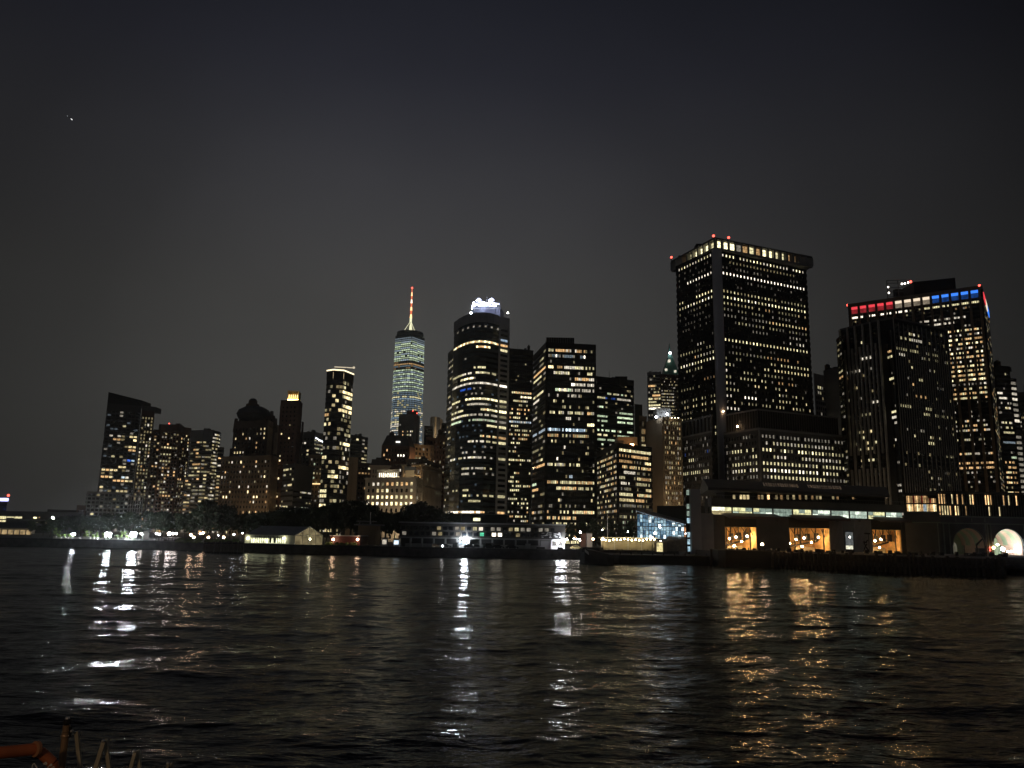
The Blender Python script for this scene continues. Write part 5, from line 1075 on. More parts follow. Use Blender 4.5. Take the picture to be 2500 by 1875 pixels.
# ================================================================== WATERFRONT BUILDINGS
class Front:
    """a vertical front between two ground points; pixel boxes are laid on it as real slabs"""
    def __init__(s, a, b):
        s.A = Vector((a.x, a.y, 0)); d = Vector((b.x - a.x, b.y - a.y, 0)); s.L = d.length; s.d = d / s.L; s.n = Vector((s.d.y, -s.d.x, 0))
    def hit(s, px, py):
        r_ = ray(px, py); o = Vector((0, 0, CAMZ)); t = (s.A - o).dot(s.n) / r_.dot(s.n); p = o + r_ * t
        return (p - s.A).dot(s.d), p.z
    def P(s, u, z, off=0): return s.A + s.d * u + s.n * off + Vector((0, 0, z))
    def slab(s, mb, px0, py0, px1, py1, mat, o0=0.0, o1=.4, z0=None, z1=None):
        u0_, za = s.hit(px0, (py0 + py1) / 2 if z0 is None else py0); u1_, _ = s.hit(px1, (py0 + py1) / 2)
        um = (px0 + px1) / 2; _, zt = s.hit(um, py0); _, zb_ = s.hit(um, py1)
        if z0 is not None: zb_ = z0
        if z1 is not None: zt = z1
        mb.obox(s.P(u0_, zb_, o0), s.d * (u1_ - u0_), s.n * (o1 - o0), (0, 0, zt - zb_), mat)
        return u0_, u1_, zb_, zt
    def uslab(s, mb, u0_, u1_, z0, z1, mat, o0=0.0, o1=.4):
        mb.obox(s.P(u0_, z0, o0), s.d * (u1_ - u0_), s.n * (o1 - o0), (0, 0, z1 - z0), mat)

# ---- marquee tent
e = thing('marquee_tent', at(718, 1335, 296), 'pale gabled marquee tent on the quay, its glazed side glowing yellow-white', 'tent')
F1 = Front(at(598, 1335, 300), at(718, 1335, 293)); F2 = Front(at(718, 1335, 293), at(786, 1335, 306))
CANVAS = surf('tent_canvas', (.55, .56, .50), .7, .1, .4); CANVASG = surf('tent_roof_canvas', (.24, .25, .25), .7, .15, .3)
wl = MB(); ez = 6.4
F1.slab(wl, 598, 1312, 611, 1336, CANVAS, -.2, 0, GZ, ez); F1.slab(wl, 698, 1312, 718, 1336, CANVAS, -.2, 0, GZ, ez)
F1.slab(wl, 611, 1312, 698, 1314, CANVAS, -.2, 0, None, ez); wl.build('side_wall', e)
ap = 9.6; gw = MB(); c0, c1 = F2.P(0, GZ), F2.P(F2.L, GZ); mid = F2.P(F2.L / 2, ap)
gw.add([c0, c1, F2.P(F2.L, ez), mid, F2.P(0, ez)] + [p + F2.n * -.1 for p in (c0, c1, F2.P(F2.L, ez), mid, F2.P(0, ez))], [(0, 1, 2, 3, 4), (9, 8, 7, 6, 5), (0, 5, 6, 1), (1, 6, 7, 2), (2, 7, 8, 3), (3, 8, 9, 4), (4, 9, 5, 0)], emit('translucent_gable', (1.0, .80, .42), .16, False, .5, .6)); tag(gw.build('gable_wall', e), 'translucent gable wall glowing softly')
rf = MB(); Lr = F1.L; dv = -F1.d * Lr
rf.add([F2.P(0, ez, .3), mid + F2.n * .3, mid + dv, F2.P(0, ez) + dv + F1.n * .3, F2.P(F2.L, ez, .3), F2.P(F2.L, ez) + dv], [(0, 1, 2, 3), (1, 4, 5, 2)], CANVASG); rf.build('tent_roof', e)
fm = MB()
for t_ in (0, .27, .5, .73, 1): 
    zz = ez + (ap - ez) * (1 - abs(t_ - .5) * 2); fm.obox(F2.P(F2.L * t_ - .12, GZ, .02), F2.d * .24, F2.n * .12, (0, 0, zz - GZ), CANVAS)
fm.tube(F2.P(0, ez, .1), mid + F2.n * .1, .16, CANVAS); fm.tube(F2.P(F2.L, ez, .1), mid + F2.n * .1, .16, CANVAS); fm.tube(F2.P(0, ez, .1), F2.P(F2.L, ez, .1), .1, CANVAS); fm.build('gable_frame', e)
for i in range(8):
    pw = MB(); u0_, _ = F1.hit(611 + 87 * i / 8 + .8, 1320); u1_, _ = F1.hit(611 + 87 * (i + 1) / 8 - .4, 1320)
    F1.uslab(pw, u0_, u1_, GZ + .5, ez - .7, emit('tent_pane', (.98, 1.0, .62), 1.7, False, .55, .9), -.15, -.05); pn = pw.build('window', e)
    mf = MB(); F1.uslab(mf, u0_ - .1, u0_ + .08, GZ, ez - .3, BLACKMETAL, -.05, .05); F1.uslab(mf, u0_, u1_, GZ + 1.9, GZ + 2.02, BLACKMETAL, -.05, .03)
    F1.uslab(mf, (u0_ + u1_) / 2 - .05, (u0_ + u1_) / 2 + .05, GZ + .5, ez - .7, BLACKMETAL, -.05, .03)
    if i in (4, 5): F1.uslab(mf, u0_ + .3, u1_ - .4, GZ + .6, GZ + 2.5, DGREY, -.05, .02)
    mf.build('window_frame', pn)
fd = MB(); F1.uslab(fd, -.3, F1.L + .3, GZ, GZ + .35, WHITEPAINT, .0, 1.0); fd.build('base_platform', e)
for fr_, px, py, o_ in ((F1, 606, 1314, .7), (F1, 694, 1315, .7), (F2, 755, 1316, .7)):
    lm = MB(); u, z = fr_.hit(px, py); q = fr_.P(u, z, o_ * .6); lm.ball(q, .26, emit('tent_lamp', (1, .95, .6), 60, True), 8, 5); lm.tube(fr_.P(u, z, 0), q, .05, BLACKMETAL); lm.build('wall_lamp', e)
lamp_post(745, 1317, 300, WG, .34, 'pale globe lamp right in front of the tent gable')

# ---- black pilings left of the tent
g_ = 'black pilings left of the marquee tent'
for k, px in enumerate((505, 518, 533, 548, 561, 575, 590)):
    p = at(px, 1322, 290); q = at(px, 1345, 290); m = MB(); r_ = tr_.uniform(.75, .95)
    for a in range(3): m.cone((p.x + (a - 1) * .62, 290 + (a % 2) * .5), r_ * .5, -2, r_ * .45, p.z + tr_.uniform(-.3, .3), WOOD, 8)
    m.cone((p.x, 290.2), r_ * 1.05, p.z - .8, r_ * 1.05, p.z - .55, BLACKMETAL, 10)
    tag(m.build('piling_cluster', None, (p.x, 290, -2)), 'black timber piling cluster standing in the water left of the tent', 'piling', g_)

# ---- left quay: trailer, kiosk column, planters, rails
def box_thing(name, px0, py0, px1, py1, Y, dep, mat, label, cat, bevel=None, ground=GZ):
    a, c = at(px0, py1, Y), at(px1, py0, Y); m = MB(); return m, a, c
e = thing('kiosk_column', at(356, 1318, 340), 'tall rounded white advertising column right of the right floodlight', 'column')
a = at(356, 1296, 340); m = MB(); m.cone((a.x, 340), 1.25, GZ, 1.25, a.z - .9, WHITEPAINT, 16); m.cone((a.x, 340), 1.25, a.z - .9, .6, a.z, WHITEPAINT, 16); m.build('column_body', e)
m = MB(); m.cone((a.x, 340), 1.4, GZ, 1.4, GZ + .4, DGREY, 16); m.build('base', e)
e = thing('parked_trailer', at(415, 1325, 318), 'long low grey trailer with white patchy stripes on its side, below the globe lamps', 'trailer')
a, c = at(396, 1324, 318), at(436, 1312, 318); m = MB(); m.box(a.x, 318, GZ + .5, c.x, 320.6, c.z, LGREY); m.build('trailer_body', e)
m = MB(); r5 = random.Random(8)
for i in range(26):
    x = a.x + (c.x - a.x) * r5.random() * .95; z = GZ + .8 + (c.z - GZ - 1.1) * r5.random(); m.box(x, 317.93, z, x + r5.uniform(.2, .7), 317.99 , z + r5.uniform(.06, .35), DGREY)
m.build('side_markings', e)
for i in (.15, .25, .8): m = MB(); x = a.x + (c.x - a.x) * i; m.tube((x, 317.9, GZ + .45), (x, 318.3, GZ + .45), .45, BLACKMETAL, n=12); m.build('wheel', e)
pg = random.Random(9)
e = None
for k in range(22):
    px = 132 + k * 9.3 + pg.uniform(-2, 2); Y = 341 + pg.uniform(-1, 2); p = at(px, 1320, Y); w_ = pg.uniform(.5, 1.4)
    if 192 < px < 202: continue
    e = thing('planter_bench', (p.x, Y, GZ), 'low pale planter or bench on the floodlit left quay', 'planter', 'low planters on the floodlit quay')
    m = MB(); m.box(p.x - w_, Y, GZ, p.x + w_, Y + .9, GZ + pg.uniform(.5, 1.0), PALESTONE); m.box(p.x - w_ - .08, Y - .08, GZ + .46, p.x + w_ + .08, Y + .98, GZ + .56, LGREY); m.build('planter_box', e)
    if k % 3 != 0:
        m = MB()
        for q in range(50):
            v_ = Vector((p.x + pg.uniform(-w_, w_) * .8, Y + .4 + pg.uniform(-.3, .3), GZ + .9 + pg.uniform(0, .9))); a_ = Vector((pg.gauss(0, .16), pg.gauss(0, .16), pg.gauss(0, .2))); b_ = a_.orthogonal() * .6; m.add([v_ - a_, v_ + b_, v_ + a_, v_ - b_], [(0, 1, 2, 3)], LEAF2)
        m.build('foliage', e)
# people-height bollards and quay railing
m = MB(); A0, A1 = at(300, 1320, 339), at(392, 1322, 331)
for i in range(40):
    q = A0.lerp(A1, i / 39); m.tube((q.x, q.y, GZ), (q.x, q.y, GZ + 1.1), .035, STEEL, n=5)
for h in (.35, .75, 1.1): m.tube((A0.x, A0.y, GZ + h), (A1.x, A1.y, GZ + h), .035, STEEL, n=5)
tag(m.build('quay_railing', None, (A0.x, A0.y, GZ)), 'thin steel railing along the quay between the right floodlight and the trailer', 'railing')
for k in range(7):
    px = 442 + k * 22 + pg.uniform(-5, 5); Y = 306; p = at(px, 1322, Y); e = thing('shrub', (p.x, Y, GZ), 'rounded shrub in the warmly lit planted yard left of the pilings', 'shrub', 'shrubs in the planted yard')
    m = MB()
    for q in range(240):
        d = Vector((pg.gauss(0, 1), pg.gauss(0, 1), abs(pg.gauss(0, 1)))).normalized(); v_ = Vector((p.x + d.x * 1.8, Y + d.y * 1.3, GZ + .1 + d.z * 1.3 * pg.uniform(.8, 1.1))); a_ = Vector((pg.gauss(0, .2), pg.gauss(0, .2), pg.gauss(0, .2))); b_ = a_.orthogonal() * .6; m.add([v_ - a_, v_ + b_, v_ + a_, v_ - b_], [(0, 1, 2, 3)], LEAF2)
    m.build('foliage', e)

# ---- far-left low buildings
b = Bld('pier_house', 'long low pale building with narrow dark windows, at the far left by the water'); b.clamp = None
b.volume([(-60, 1288, 430), (86, 1289)], [dict(nc=26, nf=1, wf=.45, hf=.62, rm=PALESTONE, pd=.3, sd=.3, lit=lambda *a: 'dk', top=1.0, bot=5.5)], mat=PALESTONE, depth=12)
rf = b.part('hipped_roof'); A, B = at(-60, 1288, 429), at(88, 1288, 429); rf.prism([Vector((A.x, 428.5)), Vector((B.x, 428.5)), Vector((B.x, 443)), Vector((A.x, 443))], A.z, A.z + 3.2, SLATE, top=[Vector((A.x, 433)), Vector((B.x - 5, 433)), Vector((B.x - 5, 438)), Vector((A.x, 438))])
ar = b.part('arcade_light'); 
for i in range(9):
    q = at(-50 + i * 15, 1305, 429.5); ar.box(q.x - 1.2, 429.2, GZ + .2, q.x + 1.2, 429.6, GZ + 2.6, emit('arcade_glow', (1, .72, .35), .35, False, .6, .4))
b.finish()
b = Bld('long_terminal_hall', 'very long flat-roofed dark hall at the far left with yellow strip windows'); b.clamp = None
P, H = b.volume([(-80, 1247, 520), (205, 1252)], [None], mat=DGREY, depth=30)
q0 = P[0]; 
for (x0, y0, x1, y1, k) in ((0, 1260, 14, 1276, 'wy3'), (17, 1261, 34, 1264, 'wy3'), (36, 1261, 54, 1266, 'wy3'), (82, 1262, 90, 1266, 'wy4'), (108, 1274, 114, 1277, 'wo3'), (90, 1275, 92, 1278, 'wy2'), (95, 1262, 98, 1265, 'wo2')):
    Fx = Front(Vector((P[0].x, P[0].y, 0)), Vector((P[1].x, P[1].y, 0))); ua, za = Fx.hit(x0, y0); ub, zb_ = Fx.hit(x1, y1)
    b.win.append(([Fx.P(ua, zb_, .2), Fx.P(ub, zb_, .2), Fx.P(ub, za, .2), Fx.P(ua, za, .2)], Fx.n, k))
bw = b.part('fascia'); Fx.uslab(bw, 0, Fx.L, H - 5.5, H - 4.8, GREY, .02, .8); Fx.uslab(bw, 0, Fx.L, H - 1.0, H + .3, DGREY, .02, 1.2)
b.finish()
lamp_post(129, 1265, 500, WHITE_L, .75, 'white lamp before the long flat-roofed hall at the far left')
b = Bld('low_roof_block', 'low black block with few small orange lamps, left of the grey gridded block'); b.clamp = None
b.volume([(116, 1243, 560), (212, 1247)], [dict(nc=16, nf=5, wf=.4, hf=.4, lit=pat(401, .1, 0, ('wo3', 'ww3', 'bl2'), dimp=0), rel='none', top=5)], mat=BLACKMETAL, depth=20)
b.volume([(188, 1233, 552), (210, 1234)], [dict(nc=4, nf=2, wf=.6, hf=.3, lit=lambda i, j, nc, nf: 'ww4' if j == 1 and i in (0, 2) else 'dk', rel='none', top=1, bot=4)], mat=DARKBROWN, depth=10)
b.finish()
b = Bld('blue_topped_tower', 'far small tower with a blue-white lit roof edge, cut by the left edge'); b.clamp = None
P, H = b.volume([(-40, 1215, 1500), (19, 1216)], [dict(nc=9, nf=9, wf=.6, hf=.5, rel='none', lit=pat(402, .15, .1, ('bl2', 'wh2', 'wy2'), dimp=.2, dim=('bl1',)), top=14)], mat=surf('blue_tint_glass', (.02, .02, .05), .2), depth=20)
st = b.part('lit_roof_edge'); st.box(P[0].x, P[0].y - 1.5, H - 6, P[1].x + 1.5, P[0].y - .1, H, emit('blue_white_edge', (.55, .55, 1.0), 2.6)); beacon(b, Vector((P[1].x + .5, P[1].y, H + 5)), None, 2.2, 5)
b.finish()

# ---- red-roofed restaurant and dark ramp
b = Bld('red_restaurant', 'low dark red pavilion with a bright lamp at each end'); b.clamp = None
A, B = at(812, 1336, 300), at(874, 1336, 300); zt = at(840, 1309, 300).z
REDP = surf('dark_red_panel', (.07, .012, .008), .6, .2, .3)
b.wall.box(A.x, 300, GZ, B.x, 314, zt - 3.2, BLACKMETAL); b.base = (A.x, 300, GZ)
rf = b.part('red_roof_band'); rf.box(A.x - .8, 298.8, zt - 3.2, B.x + .8, 315, zt, REDP); rf.box(A.x - 1, 298.6, zt, B.x + 1, 315.2, zt + .25, LGREY)
gl = b.part('lit_counter'); 
for i in range(6): x = A.x + (B.x - A.x) * (i + .2) / 6; gl.box(x, 299.8, GZ + .9, x + 1.0, 299.95, GZ + 2.2, emit('counter_glow', (1, .6, .25), .5, False, .6, .7))
for px in (813.5, 873):
    q = at(px, 1317, 297); lm = b.part('corner_lamp'); lm.ball(q, .42, emit('corner_lamp', (1, .66, .42), 42, True), 10, 6); lm.tube((q.x, 298.9, q.z), (q.x, 297, q.z), .05, BLACKMETAL)
b.finish()
m = MB(); r7 = random.Random(14)
for px in (798, 806, 822, 834, 846, 858, 866):
    p = at(px, 1332, 297); e = thing('quay_shrub', (p.x, 297, GZ), 'small lit bush in front of the red pavilion', 'bush', 'bushes before the red pavilion'); m = MB()
    for q in range(120):
        d = Vector((r7.gauss(0, 1), r7.gauss(0, 1), abs(r7.gauss(0, 1)))).normalized(); v_ = Vector((p.x + d.x * .9, 297 + d.y * .7, GZ + .1 + d.z * 1.0)); a_ = Vector((r7.gauss(0, .14), r7.gauss(0, .14), r7.gauss(0, .14))); b_ = a_.orthogonal() * .6; m.add([v_ - a_, v_ + b_, v_ + a_, v_ - b_], [(0, 1, 2, 3)], LEAF2)
    m.build('foliage', e)
b = Bld('brown_gatehouse', 'plain dark brown box building with a flat projecting roof, behind the red pavilion'); b.clamp = None
A, B = at(872, 1336, 322), at(915, 1336, 322); zt = at(890, 1283, 322).z; b.base = (A.x, 322, GZ)
b.wall.box(A.x, 322, GZ, B.x, 334, zt, TANSTONE); rf = b.part('flat_roof'); rf.box(A.x - 1.5, 320.5, zt, B.x + 1.5, 335, zt + .6, GREY); A, B = at(870, 1271, 330), at(910, 1271, 330); rf.box(A.x, 330, A.z - .4, B.x, 340, A.z, GREY)
for x in (A.x + 1, B.x - 1): rf.box(x - .2, 332, zt + .6, x + .2, 332.4, A.z - .4, GREY)
b.finish()
for px, w_, hh, key in ((939, 1.0, 1314, 'wh2'), (968, 1.1, 1316, 'cw3')):
    p = at(px, hh, 296); e = thing('ticket_booth', (p.x, 296, GZ), 'slim white lit booth, %s of two left of the waterfront station' % ('left' if px < 950 else 'right'), 'booth')
    m = MB(); m.box(p.x - w_, 296, GZ, p.x + w_, 298, p.z, LGREY); m.build('booth_wall', e); m = MB(); m.box(p.x - w_ * .75, 295.9, GZ + .8, p.x + w_ * .75, 295.98, p.z - .5, emit('booth_pane_' + key, HUE[key[:2]], .5 if key[2] == '2' else 1.4, False, .5, 1.5)); m.build('window', e)
    m = MB(); m.box(p.x - w_ - .2, 295.8, p.z, p.x + w_ + .2, 298.2, p.z + .25, DGREY); m.build('roof', e)

# ---- waterfront station (long two-storey block)
b = Bld('waterfront_station', 'long dark two-storey station with a ground-floor arcade and small square windows'); b.clamp = None
SF = Front(at(974, 1338, 298), at(1380, 1342, 296)); b.base = tuple(SF.P(0, GZ))
OFFW = surf('weathered_white', (.15, .15, .145), .8, .25, .3)  # one even white, darkened to tone down the arcade
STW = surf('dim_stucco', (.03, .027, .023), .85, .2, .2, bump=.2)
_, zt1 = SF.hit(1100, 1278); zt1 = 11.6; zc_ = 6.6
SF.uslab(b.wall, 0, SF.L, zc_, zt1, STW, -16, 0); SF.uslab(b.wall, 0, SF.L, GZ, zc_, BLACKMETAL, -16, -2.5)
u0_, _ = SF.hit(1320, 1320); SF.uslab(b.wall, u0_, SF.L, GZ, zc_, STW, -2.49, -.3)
rf = b.part('roof_edge'); SF.uslab(rf, -.5, SF.L + .4, zt1, zt1 + .45, GREY, -16, .35)
ph = b.part('penthouse'); ua, za = SF.hit(1125, 1258); ub, _ = SF.hit(1236, 1258); SF.uslab(ph, ua, ub, zt1 + .45, zt1 + 3.6, BLACKMETAL, -12, -5); SF.uslab(ph, ua - .3, ub + .3, zt1 + 3.6, zt1 + 3.85, GREY, -12.3, -4.7)
uc, _ = SF.hit(1153, 1270); ud, _ = SF.hit(1170, 1270); SF.uslab(ph, uc, ud, zt1 + 1.2, zt1 + 2.3, emit('penthouse_window', (1, .95, .6), 1.5, False, .5, 1), -5, -4.9)
for k in range(14):
    px = 1001.5 + k * 28.6
    if px > 1320: break
    uc, _ = SF.hit(px, 1325); co = b.part('arcade_column'); SF.uslab(co, uc - .3, uc + .3, GZ, zc_ - .47, OFFW, -.6, .1)
co = b.part('arcade_beam'); SF.uslab(co, 0, SF.L, zc_ - .45, zc_ + .05, OFFW, -.6, .14)
fw = b.part('parapet_wall'); SF.uslab(fw, 2, u0_, GZ, GZ + 1.25, OFFW, -.8, -.65)
r8 = random.Random(5)
litset = {(1064, 0): 'wh1', (1054, 1): 'wh2', (982, 0): 'ww1'}
for row, zc2 in ((0, 9.9), (1, 7.9)):
    for k in range(26):
        px = 984 + k * 14.6 + (3 if row else 0)
        if px > 1312 and row: continue
        key = 'dk'
        if row == 0 and px in (): pass
        if row == 0: key = {16: 'dk'}.get(k, 'dk')
        uc, _ = SF.hit(px, 1300)
        nm = round(px)
        if row == 0 and any(abs(px - t) < 6 for t in (1211, 1225)): key = 'wy4'
        elif row == 0 and abs(px - 1240) < 6: key = 'ww4'
        elif row == 0 and any(abs(px - t) < 7 for t in (1254, 1267)): key = 'wy2'
        elif row == 0 and abs(px - 1168) < 7: key = 'wh3'
        elif row == 0 and abs(px - 1156) < 7: key = 'wy2'
        elif row == 1 and any(abs(px - t) < 6 for t in (1211, 1225)): key = 'wh4'
        elif row == 1 and abs(px - 1181) < 7: key = 'ge3'
        elif r8.random() < .22: key = r8.choice(('wh1', 'ww1', 'wh1'))
        wdt, hh = .72, .62
        b.win.append(([SF.P(uc - wdt, zc2 - hh, .02), SF.P(uc + wdt, zc2 - hh, .02), SF.P(uc + wdt, zc2 + hh, .02), SF.P(uc - wdt, zc2 + hh, .02)], SF.n, key))
mu = b.part('painted_mural', 'black and white painted mural panel'); SF.slab(mu, 1318, 1298, 1372, 1315, BLACKMETAL, .02, .12)
for i in range(26):
    x = r8.uniform(1320, 1366); y = r8.uniform(1299, 1311); SF.slab(mu, x, y, x + r8.uniform(2, 7), y + r8.uniform(.8, 2.6), LGREY, .12 + i * .003, .16 + i * .003)
dr = b.part('garage_door', 'grey garage door'); SF.slab(dr, 1320, 1321, 1344, 1339, GREY, -.29, -.2, GZ)
for i in range(9): u_, _ = SF.hit(1320, 1325); u2_, _ = SF.hit(1344, 1325); SF.uslab(dr, u_, u2_, GZ + i * .38, GZ + i * .38 + .05, DGREY, -.19, -.17)
wp = b.part('white_portal'); SF.slab(wp, 1345, 1318, 1348, 1340, WHITEPAINT, -.28, .3, GZ); SF.slab(wp, 1374, 1318, 1379, 1340, WHITEPAINT, -.28, .3, GZ); SF.slab(wp, 1345, 1318, 1379, 1321, WHITEPAINT, -.28, .33); SF.slab(wp, 1348, 1333, 1374, 1340, WHITEPAINT, -.28, .1, GZ)
ld_ = b.part('glass_entrance', 'blue lit glass entrance'); SF.slab(ld_, 1120, 1322, 1146, 1333, emit('entrance_glass', (.35, .6, 1.0), .55, False, .6, 1.2), -1.4, -1.3)
for i in range(7): u_, _ = SF.hit(1120 + i * 4.2, 1325); SF.uslab(ld_, u_ - .07, u_ + .07, GZ + .4, zc_ - .6, LGREY, -1.29, -1.2)
for px, py, mt, r in ((1136, 1316.5, emit('station_lamp', (.84, .92, 1.0), 330, True), .62), (1373.5, 1319, emit('station_lamp2', (.88, .92, 1.0), 260, True), .5), (1361, 1325, emit('station_lamp3', (.95, .95, 1.0), 120, True), .38)):
    lm = b.part('wall_lamp'); u_, z_ = SF.hit(px, py); lm.ball(SF.P(u_, z_, 1.1), r, mt, 12, 8); lm.tube(SF.P(u_, z_, .1), SF.P(u_, z_, 1.1), .07, BLACKMETAL)
b.finish()
for px, pt, Y, lb in ((1294, 1243, 300, 'thin white flagpole on the station roof, below the black banded tower'), (1483, 1258, 305, 'thin white flagpole right of the dark workboat, before the stepped office'), (905, 1252, 330, 'thin grey flagpole before the arched-window building')):
    p = at(px, pt, Y); m = MB(); m.cone((p.x, Y), .16, GZ, .09, p.z, WHITEPAINT, 8); m.ball((p.x, Y, p.z + .12), .16, WHITEPAINT, 6, 4); tag(m.build('flagpole', None, (p.x, Y, GZ)), lb, 'flagpole')

# ---- parked cars
def car(label, loc, rz, van=False):
    e = thing('parked_car', (0, 0, 0), label, 'car', 'cars parked before the station')
    paint = surf('car_paint', (.02, .021, .024), .25, .1, .5); Lc, Wc, Hc_ = 4.5, 1.8, 1.45 if not van else 2.0
    m = MB()
    prof = [(-2.2, .35), (2.2, .35), (2.25, .75), (1.3, .92), (.6, Hc_), (-1.3, Hc_), (-2.0, .95), (-2.25, .8)] if not van else [(-2.2, .35), (2.2, .35), (2.25, 1.0), (1.5, 1.15), (1.1, Hc_), (-2.1, Hc_), (-2.25, 1.0), (-2.25, .8)]
    n_ = len(prof); v = [(x, -Wc / 2 + (.12 if z > 1 else 0), z) for x, z in prof] + [(x, Wc / 2 - (.12 if z > 1 else 0), z) for x, z in prof]
    m.add(v, [tuple(range(n_)), tuple(range(2 * n_ - 1, n_ - 1, -1))] + [(i, n_ + i, n_ + (i + 1) % n_, (i + 1) % n_) for i in range(n_)], paint); m.build('body', e)
    for sy in (-1, 1):
        m = MB(); y = sy * (Wc / 2 - .05); m.add([(-1.5, y, .98), (.85, y, .98), (.5, y, Hc_ - .1), (-1.2, y, Hc_ - .1), (-1.5, y * 1.01, .98), (.85, y * 1.01, .98), (.5, y * 1.01, Hc_ - .1), (-1.2, y * 1.01, Hc_ - .1)], [(0, 1, 2, 3), (7, 6, 5, 4), (0, 4, 5, 1), (1, 5, 6, 2), (2, 6, 7, 3), (3, 7, 4, 0)], DARKGLASS); m.build('side_window', e)
        for sx in (-1.4, 1.4): m = MB(); m.tube((sx, sy * .75, .34), (sx, sy * .93, .34), .34, BLACKMETAL, n=14); m.tube((sx, sy * .93, .34), (sx, sy * .945, .34), .18, STEEL, n=10); m.build('wheel', e)
        m = MB(); m.box(2.19, sy * .6 - .15, .6, 2.28, sy * .6 + .15, .76, STEEL); m.build('headlight', e)
    e.location = loc; e.rotation_euler = (0, 0, rz); return e
for px, rz, van, lb in ((1086, .1, False, 'dark low car right of the car whose headlight is on'), (1113, 1.5, True, 'dark boxy van parked just left of the bright station lamp'), (1147, .2, False, 'dark car parked just right of the bright station lamp'), (1164, 1.5, False, 'dark car two to the right of the bright station lamp'), (1195, 0, True, 'dark van farther right before the station, third from the bright lamp'),
                        (1250, .1, False, 'dark car below the two bright yellow station windows'), (1215, .2, False, 'dark low car between van and the car below the bright windows')):
    p = at(px, 1338, 288.5); car(lb, (p.x, 288.5, GZ), rz, van)
p = at(1068, 1338, 288.5); e = car('dark car with one bright white headlight on, left of the other cars', (p.x, 288.5, GZ), -.9); m = MB(); m.ball((2.3, .6, .7), .16, emit('headlight_on', (1, 1, 1), 120, True), 8, 5); h = m.build('headlight_beam_lamp', e); h.name = 'lit_headlight'
p = at(1407, 1337, 297); e = car('pale yellow taxi parked in the lit gap right of the station', (p.x, 297, GZ), .05)
for c in e.children:
    if c.name.startswith('body'): c.data.materials[0] = surf('taxi_paint', (.65, .55, .22), .4, .1, .5)
# quay clutter
for px, Y, w_, h_, lb in ((1289, 287, .9, 1.9, 'upright grey cabinet on the quay edge before the station'), (1320, 290, 1.5, .9, 'low dark crate on the quay, left of the station garage'), (1368, 290.5, 1.0, .9, 'small dark crate in front of the white portal')):
    p = at(px, 1338, Y); e = thing('quay_box', (p.x, Y, GZ), lb, 'box'); m = MB(); m.box(p.x - w_, Y, GZ, p.x + w_, Y + 1.2, GZ + h_, GREY if 'grey' in lb else BLACKMETAL); m.build('box_body', e); m = MB(); m.box(p.x - w_ - .06, Y - .06, GZ + h_, p.x + w_ + .06, Y + 1.26, GZ + h_ + .1, DGREY); m.build('lid', e)

# ---- brick hut + white cabinet
b = Bld('brick_ticket_hut', 'small brick hut with a white cabinet against it, between station and dark workboat'); b.clamp = None
A, B = at(1417, 1340, 306), at(1434, 1340, 306); zt = at(1425, 1302, 306).z; b.base = (A.x, 306, GZ); b.wall.box(A.x, 306, GZ, B.x, 311, zt, REDBROWN)
A, B = at(1433, 1340, 304), at(1446, 1340, 304); zt = at(1440, 1303, 304).z; cbn = b.part('white_cabinet'); cbn.box(A.x, 304, GZ, B.x, 306.5, zt, LGREY); cbn.box(A.x - .1, 303.8, zt, B.x + .1, 306.7, zt + .2, GREY)
b.finish()

# ---- bulb-string seating yard
e = thing('string_light_pergola', at(1540, 1340, 294), 'long low pergola hung with a row of yellow bulbs, left of the blue glass hall', 'pergola')
PF = Front(at(1466, 1342, 296), at(1604, 1345, 291)); m = MB(); PF.slab(m, 1466, 1312, 1604, 1314.5, PALESTONE, -3, 0); m.build('roof_beam', e)
for px in (1468, 1500, 1533, 1566, 1600):
    m = MB(); u_, _ = PF.hit(px, 1330); PF.uslab(m, u_ - .1, u_ + .1, GZ, PF.hit(px, 1314)[1], LGREY, -.3, -.1); m.build('post', e)
m = MB(); PF.slab(m, 1466, 1318, 1604, 1342, surf('tan_wall', (.30, .26, .17), .8, .3, .3), -3.3, -3.0, GZ); m.build('rear_wall', e)
for k in range(15):
    m = MB(); px = 1470 + k * 9.1; u_, z_ = PF.hit(px, 1317 + (k % 3) * .8 + math.sin(k * .8)); q = PF.P(u_, z_, .5); m.ball(q, .25, emit('yellow_bulb', (1, .82, .45), 34, True), 8, 5); m.tube(q, (q.x, q.y, q.z + .55), .02, BLACKMETAL, n=4); m.build('bulb', e)
for k, (px, w_) in enumerate(((1482, 1.0), (1513, 1.2), (1548, 1.1), (1577, .9))):
    p = at(px, 1338, 290); e = thing('picnic_table', (p.x, 290, GZ), 'picnic table under the bulb string, number %s from the left end of the pergola' % ('one', 'two', 'three', 'four')[k], 'table', 'picnic tables under the bulb string'); m = MB(); m.box(p.x - w_, 289.6, GZ + .7, p.x + w_, 290.5, GZ + .78, WOOD); m.build('table_top', e)
    for sy in (289.1, 290.8): m = MB(); m.box(p.x - w_, sy, GZ + .42, p.x + w_, sy + .3, GZ + .48, WOOD); m.build('bench', e)
    for sx in (-1, 1): m = MB(); m.box(p.x + sx * w_ * .7 - .05, 289.1, GZ, p.x + sx * w_ * .7 + .05, 291.1, GZ + .42, WOOD); m.box(p.x + sx * w_ * .7 - .05, 289.9, GZ + .42, p.x + sx * w_ * .7 + .05, 290.2, GZ + .7, WOOD); m.build('leg', e)
b = Bld('glowing_doorway_kiosk', 'small kiosk with a tall glowing yellow doorway, under the blue glass hall'); b.clamp = None
KF = Front(at(1598, 1346, 289), at(1628, 1346, 288)); b.base = tuple(KF.P(0, GZ))
